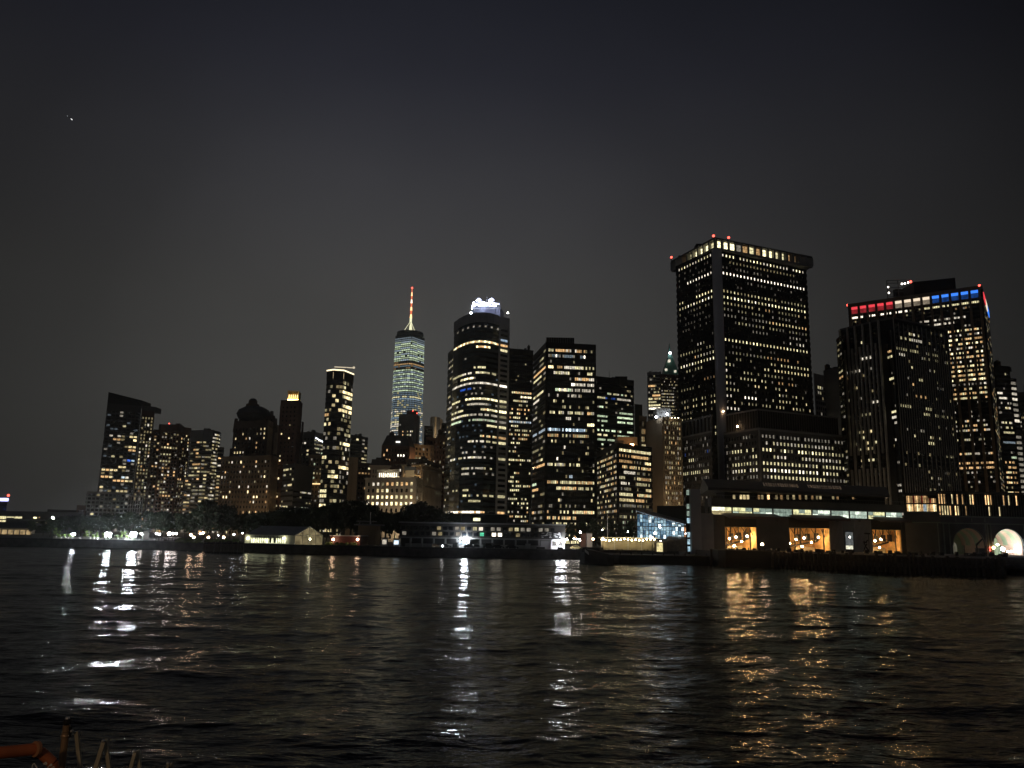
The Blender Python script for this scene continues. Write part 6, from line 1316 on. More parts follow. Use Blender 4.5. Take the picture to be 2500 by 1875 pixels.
u1_, zt = KF.hit(1612, 1322); KF.uslab(b.wall, 0, KF.L, GZ, zt - .2, TANSTONE, -2.5, -.1); d_ = b.part('lit_doorway'); KF.slab(d_, 1603, 1325, 1618, 1346, emit('doorway_glow', (1, .86, .42), .9, False, .5, 1.0), -.08, 0, GZ); rf = b.part('flat_roof'); KF.uslab(rf, -.6, KF.L + .5, zt - .2, zt + .15, BEIGE, -2.8, .6)
b.finish()

# ---- blue glass hall
b = Bld('blue_glass_hall', 'low hall with a big blue-white lit glass wall under a sloping roof'); b.clamp = None
BF = Front(at(1556, 1342, 308), at(1686, 1346, 296)); b.base = tuple(BF.P(0, GZ))
_, zl = BF.hit(1557, 1247); ur, zr = BF.hit(1682, 1283); _, zg = BF.hit(1600, 1315)
W_ = BF.L
BF.uslab(b.wall, 0, W_, GZ, zg, DGREY, -9, 0)                                   # plinth
BF.uslab(b.wall, 0, W_, zg, zr, BLACKMETAL, -9.4, -9)                           # back wall
zroof = lambda u: zl + (zr - zl) * (1 - math.cos(math.pi * min(1, u / W_) * .5 + .0)) if False else zl + (zr - zl) * (u / W_) ** .85
rf = b.part('sloping_roof', 'thick roof sloping down to the right')
nseg = 12
for i in range(nseg):
    ua, ub = W_ * i / nseg, W_ * (i + 1) / nseg; za, zb_ = zroof(ua), zroof(ub)
    for (o0, o1, h0, h1) in ((-9.2, 1.8, .15, .75),):
        v = [BF.P(ua, za + h0, o0), BF.P(ub, zb_ + h0, o0), BF.P(ub, zb_ + h0, o1), BF.P(ua, za + h0, o1), BF.P(ua, za + h1, o0), BF.P(ub, zb_ + h1, o0), BF.P(ub, zb_ + h1, o1), BF.P(ua, za + h1, o1)]
        rf.add(v, [(0, 1, 2, 3), (7, 6, 5, 4), (0, 4, 5, 1), (1, 5, 6, 2), (2, 6, 7, 3), (3, 7, 4, 0)], DGREY)
up = b.part('roof_edge_light'); 
for i in range(nseg): ua, ub = W_ * i / nseg + .15, W_ * (i + 1) / nseg - .15; q0, q1 = BF.P(ua, zroof(ua) + .05, .9), BF.P(ub, zroof(ub) + .05, .9); up.tube(q0, q1, .05, emit('eave_glow', (.6, .8, 1), 1.2), n=5)
_, zu = BF.hit(1600, 1226); BF.uslab(b.wall, 4, W_, zr + .7, zl + 2.2, BLACKMETAL, -22, -9.5)
nb = 9; r11 = random.Random(4)
for i in range(nb):
    ua, ub = W_ * i / nb, W_ * (i + 1) / nb; zt_ = min(zroof(ua), zroof(ub)) 
    levels = [zg, zg + 4.6]; 
    z = zg
    for j, (h0, h1) in enumerate(((0, 4.4), (4.6, 9.0), (9.2, 13.5))):
        za, zb_ = zg + h0, min(zg + h1, zt_)
        if zb_ - za < .8: continue
        for hx in (0, 1):
            a_, c_ = ua + .12 + hx * (ub - ua) / 2, ua + (hx + 1) * (ub - ua) / 2 - .05
            nv_ = 3 if zb_ - za > 3 else 2
            for q_ in range(nv_):
                z0_, z1_ = za + (zb_ - za) * q_ / nv_ + .06, za + (zb_ - za) * (q_ + 1) / nv_ - .06
                key = r11.choice(('B1', 'B2', 'B2', 'B3', 'B3', 'B4'))
                if i == 8 and j == 0 and hx == 0: key = 'B5'
                b.win.append(([BF.P(a_, z0_, -.1), BF.P(c_, z0_, -.1), BF.P(c_, z1_, -.1), BF.P(a_, z1_, -.1)], BF.n, key))
    mu = b.part('mullion'); BF.uslab(mu, ua - .08, ua + .08, zg, zroof(ua), DGREY, -.05, .1)
tr = b.part('transom'); BF.uslab(tr, 0, W_, zg + 4.42, zg + 4.62, DGREY, -.04, .08)
lm = b.part('hall_lamp')
for px, py in ((1612, 1288), (1611, 1283), (1676, 1303)): u_, z_ = BF.hit(px, py); lm.ball(BF.P(u_, z_, .25), .3, WW, 8, 5)
b.finish()
# timber screen below the hall
e = thing('timber_screen', at(1650, 1345, 290), 'plain timber plank screen below the right half of the blue glass hall', 'fence')
SFc = Front(at(1629, 1346, 290), at(1682, 1348, 286)); m = MB()
for i in range(26): SFc.uslab(m, SFc.L * i / 26 + .03, SFc.L * (i + 1) / 26 - .03, GZ, GZ + 5.4 + .06 * (i % 3), surf('screen_plank', (.22, .17, .12), .8, .3, .8), 0, .12)
m.build('plank_panel', e); m = MB(); SFc.uslab(m, 0, SFc.L, GZ + 4.7, GZ + 4.9, DGREY, .13, .2); m.build('rail', e)

# ---- ferry terminal with three lit slips
FT = Front(at(1715, 1345, 264), at(2236, 1352, 296)); Lf = FT.L
b = Bld('ferry_terminal', 'large dark ferry terminal with a long pale glazed band and three orange-lit slips'); b.clamp = None; b.base = tuple(FT.P(0, GZ))
U = lambda px, py=1300: FT.hit(px, py)[0]
zgT, zgB = FT.hit(1960, 1244)[1], FT.hit(1960, 1262)[1]        # glazed band
zfa = FT.hit(1960, 1231)[1]
MTL = surf('dark_metal_siding', (.05, .05, .05), .6, .25, .3); MTL2 = surf('grey_metal_siding', (.15, .155, .15), .6, .25, .25)
slips = [(1772, 1850, 1286), (1929, 2028, 1289), (2131, 2203, 1293)]
# lower wall pieces between the slips
edges = [U(1740)] + [v for a, c, t in slips for v in (U(a), U(c))] + [U(2230)]
for i in range(0, len(edges), 2): FT.uslab(b.wall, edges[i], edges[i + 1], GZ, zgB - .1, MTL if i in (0, 2) else MTL2, -13 if i else -1.5, -.5)
for a, c, t in slips: zt_ = FT.hit((a + c) / 2, t)[1]; FT.uslab(b.wall, U(a), U(c), zt_, zgB - .1, BLACKMETAL, -13, -.5)
FT.uslab(b.wall, U(1735) + 9, U(2212), zgB - .1, zfa + .9, BLACKMETAL, -14, -3); FT.uslab(b.wall, U(1735), U(2212), zgB - .1, zfa + .9, BLACKMETAL, -3, -1.2)
FT.uslab(b.wall, U(1735) + 12, U(2212), GZ, zgB - .2, BLACKMETAL, -26, -13.2)
fa_ = b.part('fascia_band'); FT.uslab(fa_, U(1735), U(2212), zgT + .1, zfa + .9, MTL, -1.18, .9)
# siding ribs on the pale wall between slip two and three
sd_ = b.part('siding_rib')
for i in range(34):
    u_ = edges[4] + (edges[5] - edges[4]) * i / 34
    if U(2060) < u_ < U(2088): continue
    FT.uslab(sd_, u_, u_ + .12, GZ, zgB - .2, LGREY, -.49, -.38)
# canopies over the slips
cn_ = b.part('slip_canopy', 'dark projecting canopy over a slip')
for (a, c, y0) in ((1762, 1895, 1253), (1928, 2055, 1257), (2130, 2204, 1262)):
    ua, ub = U(a), U(c); zt_ = FT.hit((a + c) / 2, y0)[1]
    v = [FT.P(ua, zt_ - 2.0, 4.5), FT.P(ub, zt_ - 2.0, 4.5), FT.P(ub, zt_ - .4, -.5), FT.P(ua, zt_ - .4, -.5), FT.P(ua + 2.5, zt_ - 1.2, 4.5), FT.P(ub, zt_ - 1.2, 4.5), FT.P(ub, zt_, -.5), FT.P(ua + 2.5, zt_, -.5)]
    cn_.add(v, [(3, 2, 1, 0), (4, 5, 6, 7), (0, 1, 5, 4), (1, 2, 6, 5), (2, 3, 7, 6), (3, 0, 4, 7)], surf('canopy_red_brown', (.10, .05, .04), .7, .2, .4))
# glazed band
r12 = random.Random(21); x = U(1741); bay = (U(2211) - x) / 10
for i in range(10):
    fr = b.part('band_frame'); FT.uslab(fr, x + bay * i - .14, x + bay * i + .14, zgB, zgT + .1, BLACKMETAL, -.9, -.5)
    for j in range(3):
        for k in range(2):
            u0_ = x + bay * i + .2 + j * (bay - .3) / 3; u1_ = u0_ + (bay - .3) / 3 - .12; z0_ = zgB + .05 + k * (zgT - zgB) / 2; z1_ = z0_ + (zgT - zgB) / 2 - .1
            key = r12.choice(('T1', 'T1', 'T2', 'T2', 'T3')) if i > 0 else r12.choice(('T4', 'T5'))
            if i in (1, 2, 4, 8) and r12.random() < .45: key = 'T4'
            if i == 0 and k == 0: key = 'T6'
            b.win.append(([FT.P(u0_, z0_, -.95), FT.P(u1_, z0_, -.95), FT.P(u1_, z1_, -.95), FT.P(u0_, z1_, -.95)], FT.n, key))
bb = b.part('band_sill'); FT.uslab(bb, U(1738), U(2213), zgB - .35, zgB - .05, DGREY, -1.1, .3)
# upper storey set back, big roof
uz = zfa + .9
F7 = Front(FT.P(0, 0, -7), FT.P(Lf, 0, -7)); F13 = Front(FT.P(0, 0, -13), FT.P(Lf, 0, -13)); e0 = FT.hit(1960, 1205)[1]; ze = e0 + .2; zr_ = F13.hit(1960, 1180)[1]
FT.uslab(b.wall, F7.hit(1770, 1215)[0], F7.hit(2160, 1215)[0], uz, ze, BLACKMETAL, -12, -7)
for i, px in enumerate((1789, 1806, 1814, 1823, 1850, 1858, 1873, 1893, 1905, 1920, 1935, 1950, 1965, 1980, 1992, 2000, 2031, 2042, 2080)):
    u_ = F7.hit(px, 1215)[0]; key = {1: 'ww3', 2: 'ww3', 3: 'ww3', 6: 'wo4', 0: 'ww2'}.get(i, r12.choice(('wo1', 'ww1', 'wo1', 'ww2'))); z0_ = F7.hit(px, 1219)[1]
    b.win.append(([FT.P(u_, z0_, -6.95), FT.P(u_ + .95, z0_, -6.95), FT.P(u_ + .95, z0_ + 1.5, -6.95), FT.P(u_, z0_ + 1.5, -6.95)], FT.n, key))
rf = b.part('big_roof', 'large dark pitched roof')
ra, rb_ = U(1736), U(2178); rc0, rc1 = F13.hit(1716, 1175)[0], F13.hit(2164, 1190)[0]
v = [FT.P(ra, e0, -1.0), FT.P(rb_ + 1, e0, -1.0), FT.P(rb_ + 1, e0 + .9, -1.0), FT.P(ra, e0 + .9, -1.0), FT.P(rc0, zr_, -13), FT.P(rc1, zr_, -13), FT.P(rc1 + 6, e0 - .5, -25), FT.P(rc0 + 6, e0 - .5, -25)]
rf.add(v, [(0, 1, 2, 3), (3, 2, 5, 4), (4, 5, 6, 7), (1, 6, 5, 2), (7, 0, 3, 4), (0, 7, 6, 1)], surf('dark_roof_metal', (.045, .045, .048), .6, .25, .4))
sk = b.part('roof_skylight', 'faintly lit skylight strips')
for i in range(30):
    t_ = .30 + .38 * i / 30 + (.05 if i > 14 else 0); u_ = ra + (rb_ - ra) * t_
    q0 = Vector(v[3]).lerp(Vector(v[2]), t_); q1 = Vector(v[4]).lerp(Vector(v[5]), t_); a_ = q0.lerp(q1, .42); c_ = q0.lerp(q1, .82); dd = FT.d * (.8 * (.6 + .4 * ((i * 7) % 5) / 5)); up = Vector((0, 0, .12)) + FT.n * .06
    sk.add([a_ + up, a_ + dd + up, c_ + dd + up, c_ + up, a_, a_ + dd, c_ + dd, c_], [(0, 1, 2, 3), (7, 6, 5, 4), (0, 4, 5, 1), (1, 5, 6, 2), (2, 6, 7, 3), (3, 7, 4, 0)], emit('skylight_glow', (1, .72, .5), .045, False, .6, .5))
tr_b = b.part('terrace_railing')
for i in range(70): u_ = U(1745) + (U(2208) - U(1745)) * i / 69; FT.uslab(tr_b, u_, u_ + .05, uz, uz + 1.1, DGREY, .5, .55)
FT.uslab(tr_b, U(1742), U(2210), uz + 1.1, uz + 1.18, GREY, .48, .58)
# blank tower at the left end
tw = b.part('end_wall', 'tall blank grey end wall'); _, ztw = FT.hit(1705, 1195)
q = FT.hit(1684, 1300)[0], FT.hit(1708, 1300)[0], FT.hit(1741, 1300)[0]
FT.uslab(tw, q[0], q[1] + .2, GZ, ztw, LGREY, -.6, .8); FT.uslab(tw, q[1] + .2, q[2], GZ, zgB + .3, surf('grey_siding', (.26, .265, .26), .6, .15, .3), -1, .4)
el = b.part('stair_glazing', 'stacked lit stair windows'); us_ = FT.hit(1676, 1300)[0]
FT.uslab(b.wall, us_, q[0] - .05, GZ, ztw - .5, BLACKMETAL, -.4, .2)
for k in range(9):
    z0_ = GZ + .8 + k * 2.25
    if k in (3, 7): continue
    b.win.append(([FT.P(us_ + .15, z0_, .22), FT.P(q[0] - .15, z0_, .22), FT.P(q[0] - .15, z0_ + 1.6, .22), FT.P(us_ + .15, z0_ + 1.6, .22)], FT.n, 'B3' if k < 5 else 'T1'))
# slip interiors: open timber-lined rooms with lamps
WARMWOOD = surf('warm_timber_lining', (.72, .46, .20), .7, .35, .5); IW = surf('interior_cream', (.55, .48, .36), .7, .2, .5)
e = b.finish()
for si, (a, c, t) in enumerate(slips):
    ua, ub = U(a), U(c); zt_ = FT.hit((a + c) / 2, t)[1]
    rm_ = MB(); FT.uslab(rm_, ua, ub, GZ - .1, GZ + .1, DGREY, -13, -.6); FT.uslab(rm_, ua, ub, GZ + .1, zt_ - .1, WARMWOOD, -13.15, -12.9)
    for i in range(14): u_ = ua + (ub - ua) * i / 14; FT.uslab(rm_, u_, u_ + .25, GZ + .1, zt_ - .1, WOOD if i % 2 == 0 else WARMWOOD, -12.9, -12.5)
    FT.uslab(rm_, ua + .02, ua + .2, GZ, zt_, WARMWOOD, -12.9, -.6); FT.uslab(rm_, ub - .2, ub - .02, GZ, zt_, WARMWOOD, -12.9, -.6); tag(rm_.build('slip_lining', e), 'warm timber lining of a boat slip')
    wn = MB()
    for i in range(4):
        for j in range(2): FT.uslab(wn, ua + .8 + i * 1.15, ua + .8 + i * 1.15 + .95, zt_ - 1.6 - j * 1.1, zt_ - .75 - j * 1.1, emit('slip_pane', (.95, .96, .9), .9, False, .5, 1), -12.68, -12.6)
    wn.build('rear_window', e)
    gp = MB(); p0, p1 = FT.P(ua + .4, GZ + 2.2, -5), FT.P(ub - .8, GZ + 4.6, -6); gp.tube(p0, p1, .28, BLACKMETAL); gp.tube(p0 + Vector((0, 0, 1.2)), p1 + Vector((0, 0, 1.2)), .09, BLACKMETAL)
    for i in range(9): q_ = p0.lerp(p1, i / 8); gp.tube(q_, q_ + Vector((0, 0, 1.2)), .06, BLACKMETAL)
    tag(gp.build('gangway', e), 'sloping dark gangway inside a slip')
    cr_ = MB()
    for tt in (.34, .58, .80): u_ = ua + (ub - ua) * tt; FT.uslab(cr_, u_, u_ + 1.3, zt_ - 4.3, zt_ - 2.5 + tt, BLACKMETAL, -4.5, -3.5); FT.uslab(cr_, u_ + .5, u_ + .7, zt_ - 2.5, zt_ + .0, BLACKMETAL, -4.2, -4.0)
    cr_.build('hoist_machine', e)
    rr9 = random.Random(si + 40)
    for q in range(5):
        u_ = ua + (ub - ua) * rr9.uniform(.06, .88); bx_ = MB(); FT.uslab(bx_, u_, u_ + rr9.uniform(.5, 1.4), GZ + .1, GZ + rr9.uniform(.8, 2.0), rr9.choice((BLACKMETAL, DGREY, WHITEPAINT, WOOD)), -6.5, -5.6); bx_.build('stacked_crate', e)
    for q in range(4):
        u_ = ua + (ub - ua) * (.12 + q * .25); tr9 = MB(); tr9.tube(FT.P(u_, zt_ - .2, -2.2), FT.P(u_ + 1.6, zt_ - 2.0 - (q % 2), -2.4), .12, BLACKMETAL); tr9.tube(FT.P(u_ + 1.6, zt_ - 2.0 - (q % 2), -2.4), FT.P(u_ + 2.2, zt_ - .2, -2.2), .1, BLACKMETAL); tr9.build('roof_strut', e)
    ps = MB(); FT.uslab(ps, ub - 2.2, ub - 1.9, GZ, zt_ - .2, WOOD, -1.6, -1.2); FT.uslab(ps, ua + .3, ua + .6, GZ, zt_ - .2, BLACKMETAL, -1.6, -1.2); ps.build('guide_post', e)
    lo_ = MB(); FT.uslab(lo_, ua + (ub - ua) * .5, ub - .5, GZ + .1, GZ + 2.6, IW, -8, -7.8); lo_.build('low_partition', e)
    for i, (tt, hh) in enumerate(((.14, .42), (.30, .56), (.44, .30), (.50, .62), (.68, .46), (.86, .66))):
        if si == 2 and i > 3: continue
        bl = MB(); q_ = FT.P(ua + (ub - ua) * tt, GZ + (zt_ - GZ) * hh, -3.4); bl.ball(q_, .30, emit('slip_lamp', (1.0, .60, .25), 240, True), 10, 6); bl.tube(q_, (q_.x, q_.y, q_.z + 1.0), .04, BLACKMETAL); bl.build('slip_lamp', e)
# small lit doorway between slips two and three
dw = MB(); FT.slab(dw, 2064, 1298, 2086, 1342, BLACKMETAL, -.45, -.3, GZ); o_ = dw.build('service_door', e)
dw = MB(); FT.slab(dw, 2066, 1299, 2084, 1331, emit('service_pane', (.8, .85, .85), .14, False, .5, 1.0), -.29, -.25); FT.slab(dw, 2067, 1332, 2084, 1341, emit('service_pane2', (1, .98, .75), .9, False, .4, 1.5), -.29, -.24); dw.build('door_pane', o_)
dw = MB(); u_, z_ = FT.hit(2075, 1311); dw.ball(FT.P(u_, z_, .0), .22, WHITE_L, 8, 5); dw.build('door_lamp', e)
lamp_post(1861, 1329, 258, WG, .42, 'warm lamp on the pier just right of the left lit slip')
for k, (a_, c_) in enumerate(((1745, 1770), (1853, 1925), (2032, 2062), (2090, 2128), (2206, 2232))):
    rl = MB(); u0_, u1_ = FT.hit(a_, 1340)[0], FT.hit(c_, 1340)[0]; n_ = max(2, int((u1_ - u0_) / 1.5))
    for i in range(n_ + 1): u_ = u0_ + (u1_ - u0_) * i / n_; FT.uslab(rl, u_ - .03, u_ + .03, GZ, GZ + 1.1, STEEL, 1.5, 1.56)
    for h_ in (.4, .75, 1.1): FT.uslab(rl, u0_, u1_, GZ + h_ - .03, GZ + h_ + .02, STEEL, 1.5, 1.56)
    rl.build('apron_railing', e)
for px in (1752, 1900, 2045, 2100): bk = MB(); u_, z_ = FT.hit(px, 1272); FT.uslab(bk, u_ - .25, u_ + .25, z_ - .2, z_ + .2, DGREY, -.45, .1); bk.build('wall_bracket', e)
# bent davit on the pier
p = at(2112, 1342, 262); e = thing('boat_davit', (p.x, 262, GZ), 'bent black davit crane silhouetted before the pale siding, left of the third slip', 'crane')
m = MB(); P_ = lambda x, y: at(x, y, 262)
for a_, c_ in (((2108, 1322), (2113, 1333)), ((2113, 1333), (2122, 1346)), ((2108, 1322), (2115, 1325)), ((2115, 1325), (2118, 1318)), ((2113, 1333), (2117, 1328))): m.tube(P_(*a_), P_(*c_), .22, BLACKMETAL)
m.tube(P_(2108, 1346), P_(2113, 1333), .2, BLACKMETAL); m.build('davit_arm', e)
p = at(2121, 1303, 262); m = MB(); m.tube((p.x, 262.4, GZ), (p.x, 262.4, p.z), .1, BLACKMETAL); m.box(p.x - 1.3, 262, p.z - .2, p.x + .4, 262.6, p.z + .25, BLACKMETAL); tag(m.build('unlit_lamp_post', None, (p.x, 262.4, GZ)), 'dark unlit lamp on a pole just left of the third slip', 'lamp')

# ---- ornate maritime building at right
MF = Front(at(2214, 1350, 292), at(2302, 1351, 287)); MG = Front(at(2302, 1351, 287), at(2600, 1356, 292))
b = Bld('arcaded_maritime_building', 'ornate old ferry building with tall green arches and orange-lit columned windows'); b.clamp = None; b.base = tuple(MF.P(0, GZ))
GIRON = surf('green_grey_iron', (.13, .16, .12), .6, .25, .3); DIRON = surf('dark_iron', (.035, .038, .034), .6, .3, .3)
z1m, z2m, z3m, z4m = MF.hit(2250, 1275)[1], MF.hit(2250, 1253)[1], MF.hit(2250, 1250)[1], MF.hit(2250, 1208)[1]
MF.uslab(b.wall, 0, MF.L, GZ, z1m, DIRON, -14, 0); MF.uslab(b.wall, 0, MF.L, z1m, z3m, MTL, -14, .2); 
la = b.part('ledge'); MF.uslab(la, -.2, MF.L + .3, z1m - .25, z1m + .1, GIRON, 0, .6); MF.uslab(la, -.2, MF.L + .3, z3m - .2, z3m + .15, GIRON, 0, .9)
MF.uslab(b.wall, .8, MF.L, z3m, z4m, BLACKMETAL, -14, -2)
MF.uslab(b.wall, 0, MF.L, z4m, z4m + .8, DIRON, -14, -.4)
zmid = (z3m + z4m) / 2
for row, (za, zb_) in enumerate(((z3m + .3, zmid - .3), (zmid + .2, z4m - .3))):
    for i in range(18):
        u0_ = 1.1 + i * (MF.L - 1.8) / 18; u1_ = u0_ + (MF.L - 1.8) / 18 - .12
        key = ('wo3', 'ww3', 'wo3', 'ww4', 'wo3')[(i * 3 + row) % 5] if row == 0 else ('wo2', 'wo1', 'wo3', 'rd1', 'wo1')[(i * 7) % 5]
        if row == 0 and i in (10, 11): key = 'cw2'
        hh_ = zb_ - (.9 if row and i > 12 else 0)
        b.win.append(([MF.P(u0_, za, -1.9), MF.P(u1_, za, -1.9), MF.P(u1_, hh_, -1.9), MF.P(u0_, hh_, -1.9)], MF.n, key))
bf = b.part('window_bay_frame')
for i in range(5): MF.uslab(bf, .7 + i * (MF.L - 1.2) / 4, .95 + i * (MF.L - 1.2) / 4, z3m, z4m, DIRON, -1.85, -1.4)
MF.uslab(bf, .7, MF.L, zmid - .25, zmid + .15, DIRON, -1.85, -1.3)
for i in range(3): MF.uslab(b.wall, .5 + i * .1, .5, z3m, z3m, DIRON, 0, 0) if False else None
# long right part
z5 = MG.hit(2400, 1262)[1]; z6 = MG.hit(2400, 1278)[1]; z7 = MG.hit(2400, 1205)[1]
arch = [(2326, 2405, 1289), (2424, 2498, 1291), (2530, 2590, 1293)]
Ug = lambda px: MG.hit(px, 1320)[0]
MG.uslab(b.wall, 0, MG.L, z6, z5, MTL, -14, .1); 
ul = [0] + [v for a, c, t in arch for v in (Ug(a), Ug(c))] + [MG.L]
for i in range(0, len(ul), 2): MG.uslab(b.wall, ul[i], ul[i + 1], GZ, z6, DIRON, -3, 0)
MG.uslab(la, -.2, MG.L, z6 - .3, z6 + .05, GIRON, .12, .7); MG.uslab(la, -.2, MG.L, z5 - .25, z5 + .15, GIRON, .12, 1.0)
MG.uslab(b.wall, 0, MG.L, z5 + .15, z7, BLACKMETAL, -14, -2.5); MG.uslab(b.wall, 0, MG.L, z7, z7 + .7, DIRON, -14, -.8)
r13 = random.Random(31); zm2 = (z5 + z7) / 2
for i in range(44):
    u_ = .4 + i * 1.0
    if u_ > MG.L: break
    cl_ = b.part('column'); MG.uslab(cl_, u_ + .72, u_ + .95, z5 + .1, z7, DIRON, -2.3, -2.0)
    for row in (0, 1):
        pr_ = (.75 if i < 9 else .12) if row == 0 else (.2 if i in (0, 1, 2) else .5 if i < 11 else .3)
        key = r13.choice(('wo3', 'ww3', 'wo4', 'wo2')) if r13.random() < pr_ else 'dk'
        za, zb_ = (z5 + .5, zm2 - .4) if row == 0 else (zm2 + .3, z7 - .4)
        b.win.append(([MG.P(u_ + .1, za, -2.45), MG.P(u_ + .62, za, -2.45), MG.P(u_ + .62, zb_, -2.45), MG.P(u_ + .1, zb_, -2.45)], MG.n, key))
for px in (2292, 2305, 2319, 2408, 2413, 2420, 2502, 2508):
    pi_ = b.part('iron_pilaster')
    MG.uslab(pi_, Ug(px) - .16, Ug(px) + .16, GZ, z6 - .3, GIRON, .02, .35) if px > 2303 else MF.uslab(pi_, MF.hit(px, 1320)[0] - .16, MF.hit(px, 1320)[0] + .16, GZ, z1m - .3, GIRON, .02, .35)
for px in (2408, 2337, 2376):
    pi_ = b.part('window_slit'); MG.uslab(pi_, Ug(px) - .15, Ug(px) + .15, z6 + .5, z6 + 1.9, GIRON, .12, .25)
# arches: vaulted openings with coffered panels
for ai, (a, c, t) in enumerate(arch):
    ua, ub = Ug(a), Ug(c); zt_ = MG.hit((a + c) / 2, t)[1]; Rr = (ub - ua) / 2; um = (ua + ub) / 2; zs = max(GZ + .5, zt_ - Rr)
    sp_ = b.part('arch_spandrel', 'dark spandrel around an arch'); n_ = 20
    arc = [(um - Rr * math.cos(math.pi * k / n_), zs + (zt_ - zs) * math.sin(math.pi * k / n_)) for k in range(n_ + 1)]
    for (x0, z0_), (x1, z1_) in zip(arc, arc[1:]):
        for o0, o1 in ((-.6, 0),):
            v = [MG.P(x0, z0_, o1), MG.P(x1, z1_, o1), MG.P(x1, z6 - .3, o1), MG.P(x0, z6 - .3, o1), MG.P(x0, z0_, o0), MG.P(x1, z1_, o0), MG.P(x1, z6 - .3, o0), MG.P(x0, z6 - .3, o0)]
            sp_.add(v, [(0, 1, 2, 3), (7, 6, 5, 4), (0, 4, 5, 1), (1, 5, 6, 2), (2, 6, 7, 3), (3, 7, 4, 0)], DIRON)
    va = b.part('arch_vault', 'pale green and pinkish panelled vault'); PINK = surf('vault_panel', (.50, .34, .24), .7, .12, .5); GRN = surf('vault_rib', (.26, .34, .20), .6, .15, .5)
    for (x0, z0_), (x1, z1_) in zip(arc, arc[1:]):
        for s_ in range(5):
            o0, o1 = -.6 - s_ * 2.2, -.6 - (s_ + 1) * 2.2
            k0 = .0; mt = PINK if (s_ % 2 == 0) else GRN
            f_ = lambda x, z, o: MG.P(um + (x - um) * (1 + .012 * o), zs + (z - zs) * (1 + .012 * o), o)
            va.add([f_(x0, z0_, o0), f_(x1, z1_, o0), f_(x1, z1_, o1), f_(x0, z0_, o1)], [(0, 1, 2, 3)], mt)
    for sgn in (-1, 1):
        MG.uslab(va, um + sgn * Rr * .99 - .15, um + sgn * Rr * .99 + .15, GZ, zs, PINK, -11, -.6)
    bw_ = b.part('arch_rear_wall'); MG.uslab(bw_, ua, ub, GZ, zt_ + .5, GRN, -12.2, -11.8)
    ia = [(um + Rr * .55 * math.cos(math.pi * k / 12), GZ + 3.2 + Rr * .5 * math.sin(math.pi * k / 12)) for k in range(13)]
    v = [MG.P(x, z, -11.7) for x, z in ia] + [MG.P(ia[-1][0], GZ, -11.7), MG.P(ia[0][0], GZ, -11.7)]
    bw_.add(v, [tuple(range(len(v)))], emit('rear_arch_glow', (1, .93, .66), .10 if ai == 0 else .5, False, .6, .8))
    mt2 = b.part('arch_moulding', 'raised green arch moulding')
    for (x0, z0_), (x1, z1_) in zip(arc, arc[1:]): mt2.tube(MG.P(x0, z0_, .1), MG.P(x1, z1_, .1), .16, GIRON, n=5)
e = b.finish()
for ai, (px, py, rr_s, col, st_) in enumerate(((2336, 1335, .22, (1, .95, .7), 60), (2463, 1341, .62, (.86, .9, 1), 210), (2450, 1330, .35, (1, .85, .6), 60), (2496, 1342, .45, (.8, .85, 1), 130), (2422, 1337, .45, (1, .55, .22), 34), (2475, 1347, .28, (1, 1, .95), 90), (2483, 1347, .25, (1, 1, .95), 90))):
    lm = MB(); u_, z_ = MG.hit(px, py); off = -3.0 if ai != 4 else .8; lm.ball(MG.P(u_, z_, off), rr_s, emit('arch_lamp_%d' % ai, col, st_, True), 10, 6); lm.tube(MG.P(u_, GZ, off), MG.P(u_, z_, off), .05, BLACKMETAL, n=5); lm.build('arch_lamp', e)
lm = MB(); u_, z_ = MG.hit(2411, 1337); lm.ball(MG.P(u_, z_, 1.2), .26, RED_L, 8, 5); lm.ball(MG.P(u_, z_ - .9, 1.2), .26, RED_L, 8, 5); lm.tube(MG.P(u_, GZ, 1.2), MG.P(u_, z_, 1.2), .08, BLACKMETAL, n=5); lm.build('red_signal', e)
# truck crane in the left arch
p = at(2385, 1345, 283); e = thing('mobile_crane', (p.x, 283, GZ), 'dark truck with a raised crane boom in front of the left arch', 'crane truck')
m = MB(); q0, q1 = at(2366, 1348, 283), at(2402, 1334, 283); m.box(q0.x, 282, GZ + .7, q1.x, 284.4, GZ + 1.5, DGREY); m.build('chassis', e)
m = MB(); m.box(q1.x - 2.4, 282, GZ + 1.5, q1.x - .4, 284.4, GZ + 3.2, DGREY); m.build('cab', e); m = MB(); a_, c_ = at(2384, 1330, 282.6), at(2398, 1316, 282.6); m.tube((a_.x, 282.6, GZ + 1.5), a_, .25, BLACKMETAL); m.tube(a_, c_, .35, BLACKMETAL, .25); m.build('boom', e)
for sx in (.12, .32, .85): m = MB(); x = q0.x + (q1.x - q0.x) * sx; m.tube((x, 281.8, GZ + .5), (x, 282.2, GZ + .5), .5, BLACKMETAL, n=14); m.build('wheel', e)

